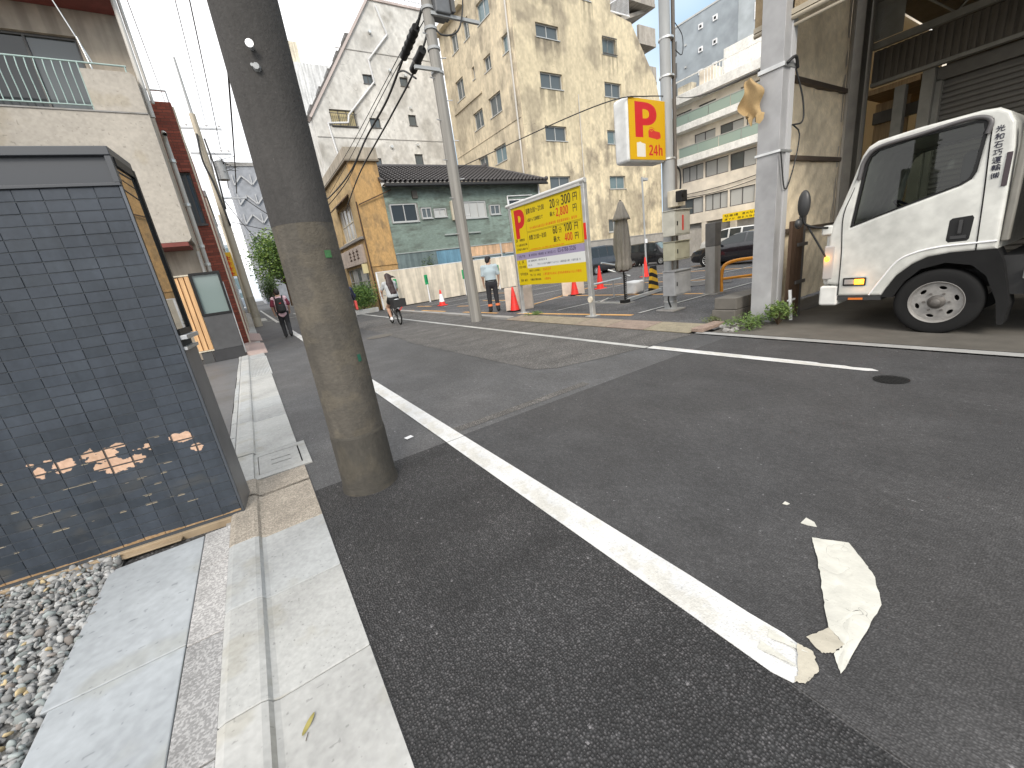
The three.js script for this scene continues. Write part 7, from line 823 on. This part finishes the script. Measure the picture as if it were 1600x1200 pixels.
{ // walker with a backpack
  const J = { head: [0, 1.57, 0.03], neck: [0, 1.43, 0], chest: [0, 1.22, 0], pelvis: [0, 0.92, -0.01], shL: [0.18, 1.37, 0], elL: [0.26, 1.12, -0.05], wrL: [0.25, 0.9, 0.02], shR: [-0.18, 1.37, 0], elR: [-0.26, 1.13, 0.04], wrR: [-0.24, 0.93, 0.16], hipL: [0.09, 0.88, 0], knL: [0.1, 0.48, 0.1], anL: [0.09, 0.09, 0.02], toeL: [0.1, 0.045, 0.16], hipR: [-0.09, 0.88, 0], knR: [-0.08, 0.47, 0.04], anR: [-0.08, 0.14, -0.24], toeR: [-0.08, 0.05, -0.12] };
  const [t] = person('walker in pink and maroon shirt with a black backpack on the white line', [0.98, -16.5], Math.PI - 0.06, J, { shirt: mat([0.62, 0.42, 0.46], 0.85, { map: fabricMap }), low: mat([0.014, 0.014, 0.017], 0.8), shoe: M.black, hair: shortHair, sleeve: 0.75, hem: -0.06 });
  mesh('sleeve', skinOf([[J.shL, mix(J.shL, J.elL, 0.85), 0.074, 0.072]], 0.012), mat([0.16, 0.02, 0.04], 0.85), t); mesh('sleeve', skinOf([[J.shR, mix(J.shR, J.elR, 0.85), 0.074, 0.072]], 0.012), mat([0.16, 0.02, 0.04], 0.85), t);
  const b = new THREE.Group(); b.name = 'backpack'; b.position.copy(t.position); b.rotation.copy(t.rotation); scene.add(b); tag(b, 'black backpack with a red tag worn by the walker', 'backpack');
  mesh('bag', skinOf([[[0, 0.98, -0.2], [0, 1.3, -0.19], 0.12, 0.1, [1.35, 1, 0.8]]], 0.012), mat(0.012, 0.75), b); mesh('front_pocket', skinOf([[[0, 0.98, -0.29], [0, 1.1, -0.285], 0.07, 0.07, [1.5, 1, 0.6]]], 0.01), mat(0.016, 0.8), b); mesh('strap', [tube([[0.1, 1.32, -0.18], [0.12, 1.45, -0.08], [0.13, 1.44, 0.06], [0.14, 1.25, 0.14]], 0.022), tube([[-0.1, 1.32, -0.18], [-0.12, 1.45, -0.08], [-0.13, 1.44, 0.06], [-0.14, 1.25, 0.14]], 0.022)], mat(0.012, 0.75), b); mesh('red_tag', bx(-0.04, 0.02, 1.2, 1.225, -0.305, -0.29), M.red, b);
}
function bicycle(label, [x, z], yaw, col, wr = 0.26) { // x sideways, z forward
  const t = new THREE.Group(); t.name = numbered('bicycle'); t.position.set(x, 0.005, z); t.rotation.y = yaw; scene.add(t); tag(t, label, 'bicycle'); const fz = 0.52, rz = -0.45;
  for (const q of [fz, rz]) { const w = mesh('wheel', new THREE.TorusGeometry(wr - 0.022, 0.024, 8, 32).rotateY(Math.PI / 2).translate(0, wr, q), M.rubber, t); const sp = [cyl([-0.04, wr, q], [0.04, wr, q], 0.02)]; for (let k = 0; k < 18; k++) { const a = k / 18 * 6.283; sp.push(cyl([k % 2 ? 0.02 : -0.02, wr, q], [0, wr + (wr - 0.04) * Math.sin(a), q + (wr - 0.04) * Math.cos(a)], 0.0018, 0.0018, 4)); } mesh('spokes', sp, M.galv, w); }
  mesh('frame', [cyl([0, 0.3, -0.05], [0, 0.72, -0.18], 0.018), cyl([0, 0.3, -0.05], [0, 0.66, 0.36], 0.022), cyl([0, 0.3, -0.05], [0.05, wr, rz], 0.012), cyl([0, 0.3, -0.05], [-0.05, wr, rz], 0.012), cyl([0, 0.62, -0.15], [0.05, wr, rz], 0.01), cyl([0, 0.62, -0.15], [-0.05, wr, rz], 0.01), cyl([0, 0.62, 0.36], [0, 0.95, 0.27], 0.018), cyl([0, 0.64, 0.36], [0.05, wr, fz], 0.012), cyl([0, 0.64, 0.36], [-0.05, wr, fz], 0.012)], col, t);
  mesh('handlebar', tube([[-0.28, 1.0, 0.12], [-0.22, 1.0, 0.22], [0, 0.96, 0.27], [0.22, 1.0, 0.22], [0.28, 1.0, 0.12]], 0.013), M.galv, t); mesh('saddle', skinOf([[[0, 0.78, -0.3], [0, 0.79, -0.06], 0.06, 0.025, [1.3, 0.6, 1]]], 0.01), M.black, t); mesh('saddle_post', cyl([0, 0.7, -0.18], [0, 0.77, -0.2], 0.014), M.galv, t); mesh('crank', [cyl([-0.09, 0.3, -0.05], [0.09, 0.3, -0.05], 0.015), new THREE.TorusGeometry(0.08, 0.008, 6, 24).rotateY(1.57).translate(0.05, 0.3, -0.05), bar([0.08, 0.3, -0.05], [0.1, 0.16, 0.02], 0.015, 0.02), bar([-0.08, 0.3, -0.05], [-0.1, 0.44, -0.12], 0.015, 0.02)], M.steelGrey, t); for (const p of [[0.14, 0.15, 0.02], [-0.14, 0.45, -0.12]]) mesh('pedal', bx(p[0] - 0.04, p[0] + 0.04, p[1] - 0.012, p[1] + 0.012, p[2] - 0.045, p[2] + 0.045), M.black, t);
  mesh('rear_rack', [bx(-0.06, 0.06, 0.58, 0.595, -0.75, -0.3), cyl([0.05, 0.58, -0.55], [0.05, wr, rz], 0.008), cyl([-0.05, 0.58, -0.55], [-0.05, wr, rz], 0.008)], M.black, t); mesh('mudguard', new THREE.TorusGeometry(wr + 0.02, 0.02, 6, 24, 2.6).rotateY(Math.PI / 2).rotateX(-0.2).translate(0, wr, rz), M.black, t); mesh('rear_lamp', bx(-0.03, 0.03, 0.5, 0.54, -0.79, -0.755), M.red, t); return t;
}
function rider(label, pos, yaw, c, J2) { const J = { head: [0, 1.56, -0.02], neck: [0, 1.42, -0.07], chest: [0, 1.22, -0.12], pelvis: [0, 0.92, -0.2], shL: [0.17, 1.36, -0.06], elL: [0.26, 1.15, 0.06], wrL: [0.25, 1.03, 0.12], shR: [-0.17, 1.36, -0.06], elR: [-0.26, 1.15, 0.06], wrR: [-0.25, 1.03, 0.12], hipL: [0.1, 0.87, -0.18], knL: [0.13, 0.58, 0.2], anL: [0.13, 0.22, 0.0], toeL: [0.13, 0.19, 0.12], hipR: [-0.1, 0.87, -0.18], knR: [-0.13, 0.82, 0.18], anR: [-0.13, 0.5, -0.1], toeR: [-0.13, 0.49, 0.04], ...J2 }; return person(label, pos, yaw, J, c); }
{
  const yaw = Math.PI - 0.02, pos = [4.1, -13.75]; const bt = bicycle('small wheeled black bicycle with a crate on the rear rack', pos, yaw, mat(0.03, 0.4), 0.25);
  const [t] = rider('long haired cyclist in a white patterned shirt riding away', pos, yaw, { y: 0.005, shirt: mat([0.55, 0.57, 0.58], 0.85, { map: sized(pebbleMap, 0.2) }), low: mat(0.014, 0.85), lowName: 'shorts', leg: 0.35, shoe: M.white, hem: 0.04, skin: [0.48, 0.29, 0.2], hair: (hb) => [...shortHair(hb), [hb([0, 0.02, -0.08]), [0, 1.36, -0.18], 0.085, 0.1, [1.1, 1, 0.6]], [[0, 1.36, -0.18], [-0.03, 1.06, -0.3], 0.1, 0.07, [1.2, 1, 0.5]], [hb([-0.04, 0.04, -0.06]), hb([-0.14, 0.0, -0.13]), 0.06, 0.025], [hb([-0.14, 0.0, -0.13]), hb([-0.24, -0.03, -0.12]), 0.028, 0.01], [[-0.04, 1.25, -0.24], [-0.13, 1.02, -0.3], 0.05, 0.015], [[0.05, 1.25, -0.24], [0.06, 1.02, -0.32], 0.05, 0.015]], hairMat: mat([0.03, 0.014, 0.013], 0.55) });
  const c = new THREE.Group(); c.name = 'crate'; c.position.copy(bt.position); c.rotation.copy(bt.rotation); scene.add(c); tag(c, 'black open crate with a white bag carried on the bicycle', 'crate'); const l = []; for (const s of [-1, 1]) { l.push(bx(s * 0.2 - 0.008, s * 0.2 + 0.008, 0.6, 0.85, -0.84, -0.44)); l.push(bx(-0.2, 0.2, 0.6, 0.85, -0.64 + s * 0.2 - 0.008, -0.64 + s * 0.2 + 0.008)); } l.push(bx(-0.2, 0.2, 0.597, 0.61, -0.84, -0.44)); mesh('panel', l, mat(0.02, 0.7), c); mesh('bag', ball(0.02, 0.74, -0.64, 0.15, 1.1, 0.8, 1.1), M.white, c); mesh('red_reflector', bx(-0.05, 0.0, 0.56, 0.59, -0.86, -0.845), M.red, c);
  const p2 = [2.62, -13.55], y2 = Math.PI - 0.1; bicycle('grey bicycle mostly hidden behind the thick concrete pole', p2, y2, M.steelGrey, 0.3); rider('rider in navy jacket mostly hidden behind the concrete pole', p2, y2, { y: 0.005, shirt: mat([0.02, 0.025, 0.07], 0.8), low: mat([0.3, 0.28, 0.25], 0.8), shoe: M.black, hair: shortHair, sleeve: 1.9 }); const bg = new THREE.Group(); bg.name = 'shoulder_bag'; bg.position.set(p2[0], 0.005, p2[1]); bg.rotation.y = y2; scene.add(bg); tag(bg, 'red bag at the side of the hidden navy rider', 'bag'); mesh('bag', bx(-0.26, -0.2, 0.72, 1.0, -0.42, -0.12, 0.02), mat([0.5, 0.06, 0.05], 0.6), bg); mesh('strap', tube([[-0.23, 1.0, -0.3], [-0.2, 1.2, -0.26], [-0.1, 1.45, -0.14], [0.05, 1.4, -0.02]], 0.012), M.black, bg);
}
// ---------------------------------------------------------------- plants
const leafM = (c) => phys(c, 0.75, { transmission: 0.25, thickness: 0, side: THREE.DoubleSide });
function leaves(pts, size, seed, long = 2) { const r = rng(seed), a = [], n = V(), q = new THREE.Quaternion(), e = new THREE.Euler(); for (const p of pts) { e.set(r() * 2 - 1, r() * 6.3, r() * 2 - 1); q.setFromEuler(e); const s = size * (0.6 + 0.8 * r()), L = s * long; const T = [[0, 0, 0], [s * 0.5, 0.12 * s, L * 0.45], [0, 0.02 * s, L], [-s * 0.5, 0.12 * s, L * 0.45]].map((v) => V(...v).applyQuaternion(q).add(n.set(...p)).toArray()); a.push(...T[0], ...T[1], ...T[2], ...T[0], ...T[2], ...T[3]); } const g = new THREE.BufferGeometry(); g.setAttribute('position', new THREE.Float32BufferAttribute(a, 3)); g.computeVertexNormals(); return g; }
function shrub(name, label, cat, [x, y, z], R, n, size, seed, cols, o = {}) {
  const t = thing(name, label, cat, [x, y, z], o.group), r = rng(seed), K2 = cols.map(() => []); const blobs = [...Array(o.blobs || 7)].map(() => [x + (r() - 0.5) * R[0] * 1.3, y + R[1] * (0.35 + 0.55 * r()), z + (r() - 0.5) * R[2] * 1.3, 0.35 + 0.4 * r()]);
  for (let i = 0; i < n; i++) { const b = blobs[Math.floor(r() * blobs.length)], u = r() * 6.283, c = 2 * r() - 1, s = Math.sqrt(1 - c * c), k = b[3] * (0.55 + 0.45 * r()); K2[Math.floor(r() * cols.length)].push([b[0] + R[0] * k * s * Math.cos(u), Math.max(y + 0.02, b[1] + R[1] * 0.8 * k * c), b[2] + R[2] * k * s * Math.sin(u)]); }
  mesh(o.crown || 'foliage', leaves(K2[0], size, seed + 1, o.long), leafM(cols[0]), t); for (let i = 1; i < cols.length; i++) mesh(o.crown || 'foliage', leaves(K2[i], size, seed + 1 + i, o.long), leafM(cols[i]), t);
  const st = blobs.map((b) => cyl([x, y, z], [b[0], b[1], b[2]], o.stem || 0.008, 0.004, 5)); if (o.trunk) st.push(cyl([x, 0, z], [x, y + R[1] * 0.4, z], o.trunk, o.trunk * 0.5, 10)); mesh(o.trunk ? 'trunk' : 'stems', st, M.bark, t);
}
shrub('weed_clump', 'tall bright green weeds at the foot of the grey steel column', 'weeds', [6.72, 0.012, -2.95], [0.27, 0.32, 0.2], 800, 0.022, 41, [[0.12, 0.2, 0.03], [0.09, 0.16, 0.03], [0.17, 0.24, 0.05]], { blobs: 12, long: 2.6 });
shrub('weed_patch', 'low spreading weeds along the kerb left of the column', 'weeds', [6.4, 0.012, -3.25], [0.42, 0.16, 0.25], 900, 0.018, 43, [[0.13, 0.21, 0.04], [0.1, 0.17, 0.03]], { blobs: 10, long: 2.6 });
shrub('weed_patch', 'tiny weed tuft under the yellow price board', 'weeds', [6.42, 0.02, -8.9], [0.3, 0.1, 0.18], 300, 0.018, 47, [[0.14, 0.22, 0.05]], { blobs: 8, long: 2.6 }); shrub('weed_patch', 'dry weed tuft beside the mossy concrete blocks', 'weeds', [6.55, 0.02, -3.9], [0.3, 0.1, 0.18], 260, 0.016, 48, [[0.14, 0.17, 0.06]], { blobs: 8, long: 2.6 });
shrub('potted_bush', 'leafy green bush in a stone trough before the orange house', 'bush', [4.95, 0.2, -21.6], [0.75, 1.0, 0.5], 4200, 0.045, 51, [[0.1, 0.2, 0.03], [0.06, 0.13, 0.025], [0.18, 0.28, 0.05]], { blobs: 16 });
tag(mesh('stone_trough', bx(4.3, 5.6, 0, 0.24, -21.95, -21.3, 0.03), M.conc), 'low pale stone planting trough under the leafy bush', 'planter'); shrub('climbing_plant', 'dark leafy plant climbing the shop front of the orange house', 'bush', [5.55, 0.2, -23.6], [0.45, 1.0, 0.7], 1800, 0.05, 53, [[0.05, 0.11, 0.025], [0.09, 0.16, 0.04]], { blobs: 12 }); shrub('yard_bush', 'small bush peeping over the cream hoarding', 'bush', [9.3, 0.9, -22.35], [0.7, 1.3, 0.2], 900, 0.05, 55, [[0.07, 0.12, 0.04], [0.12, 0.17, 0.06]], { blobs: 8 });
shrub('street_tree', 'leafy green tree at the far end of the street', 'tree', [5.2, 2.6, -62], [3.2, 5.6, 3.2], 12000, 0.16, 61, [[0.09, 0.17, 0.025], [0.05, 0.1, 0.02], [0.17, 0.25, 0.04]], { blobs: 34, crown: 'crown', trunk: 0.28, stem: 0.06 });
shrub('street_tree', 'small pale green tree beyond the walker', 'tree', [2.2, 0.8, -46], [0.8, 2.0, 0.8], 2600, 0.07, 63, [[0.1, 0.17, 0.04], [0.06, 0.11, 0.03]], { blobs: 14, crown: 'crown', trunk: 0.08, stem: 0.02 });

scene.traverse((o) => { if (o.isMesh) { o.castShadow = true; o.receiveShadow = true; } });
renderer.render(scene, camera);
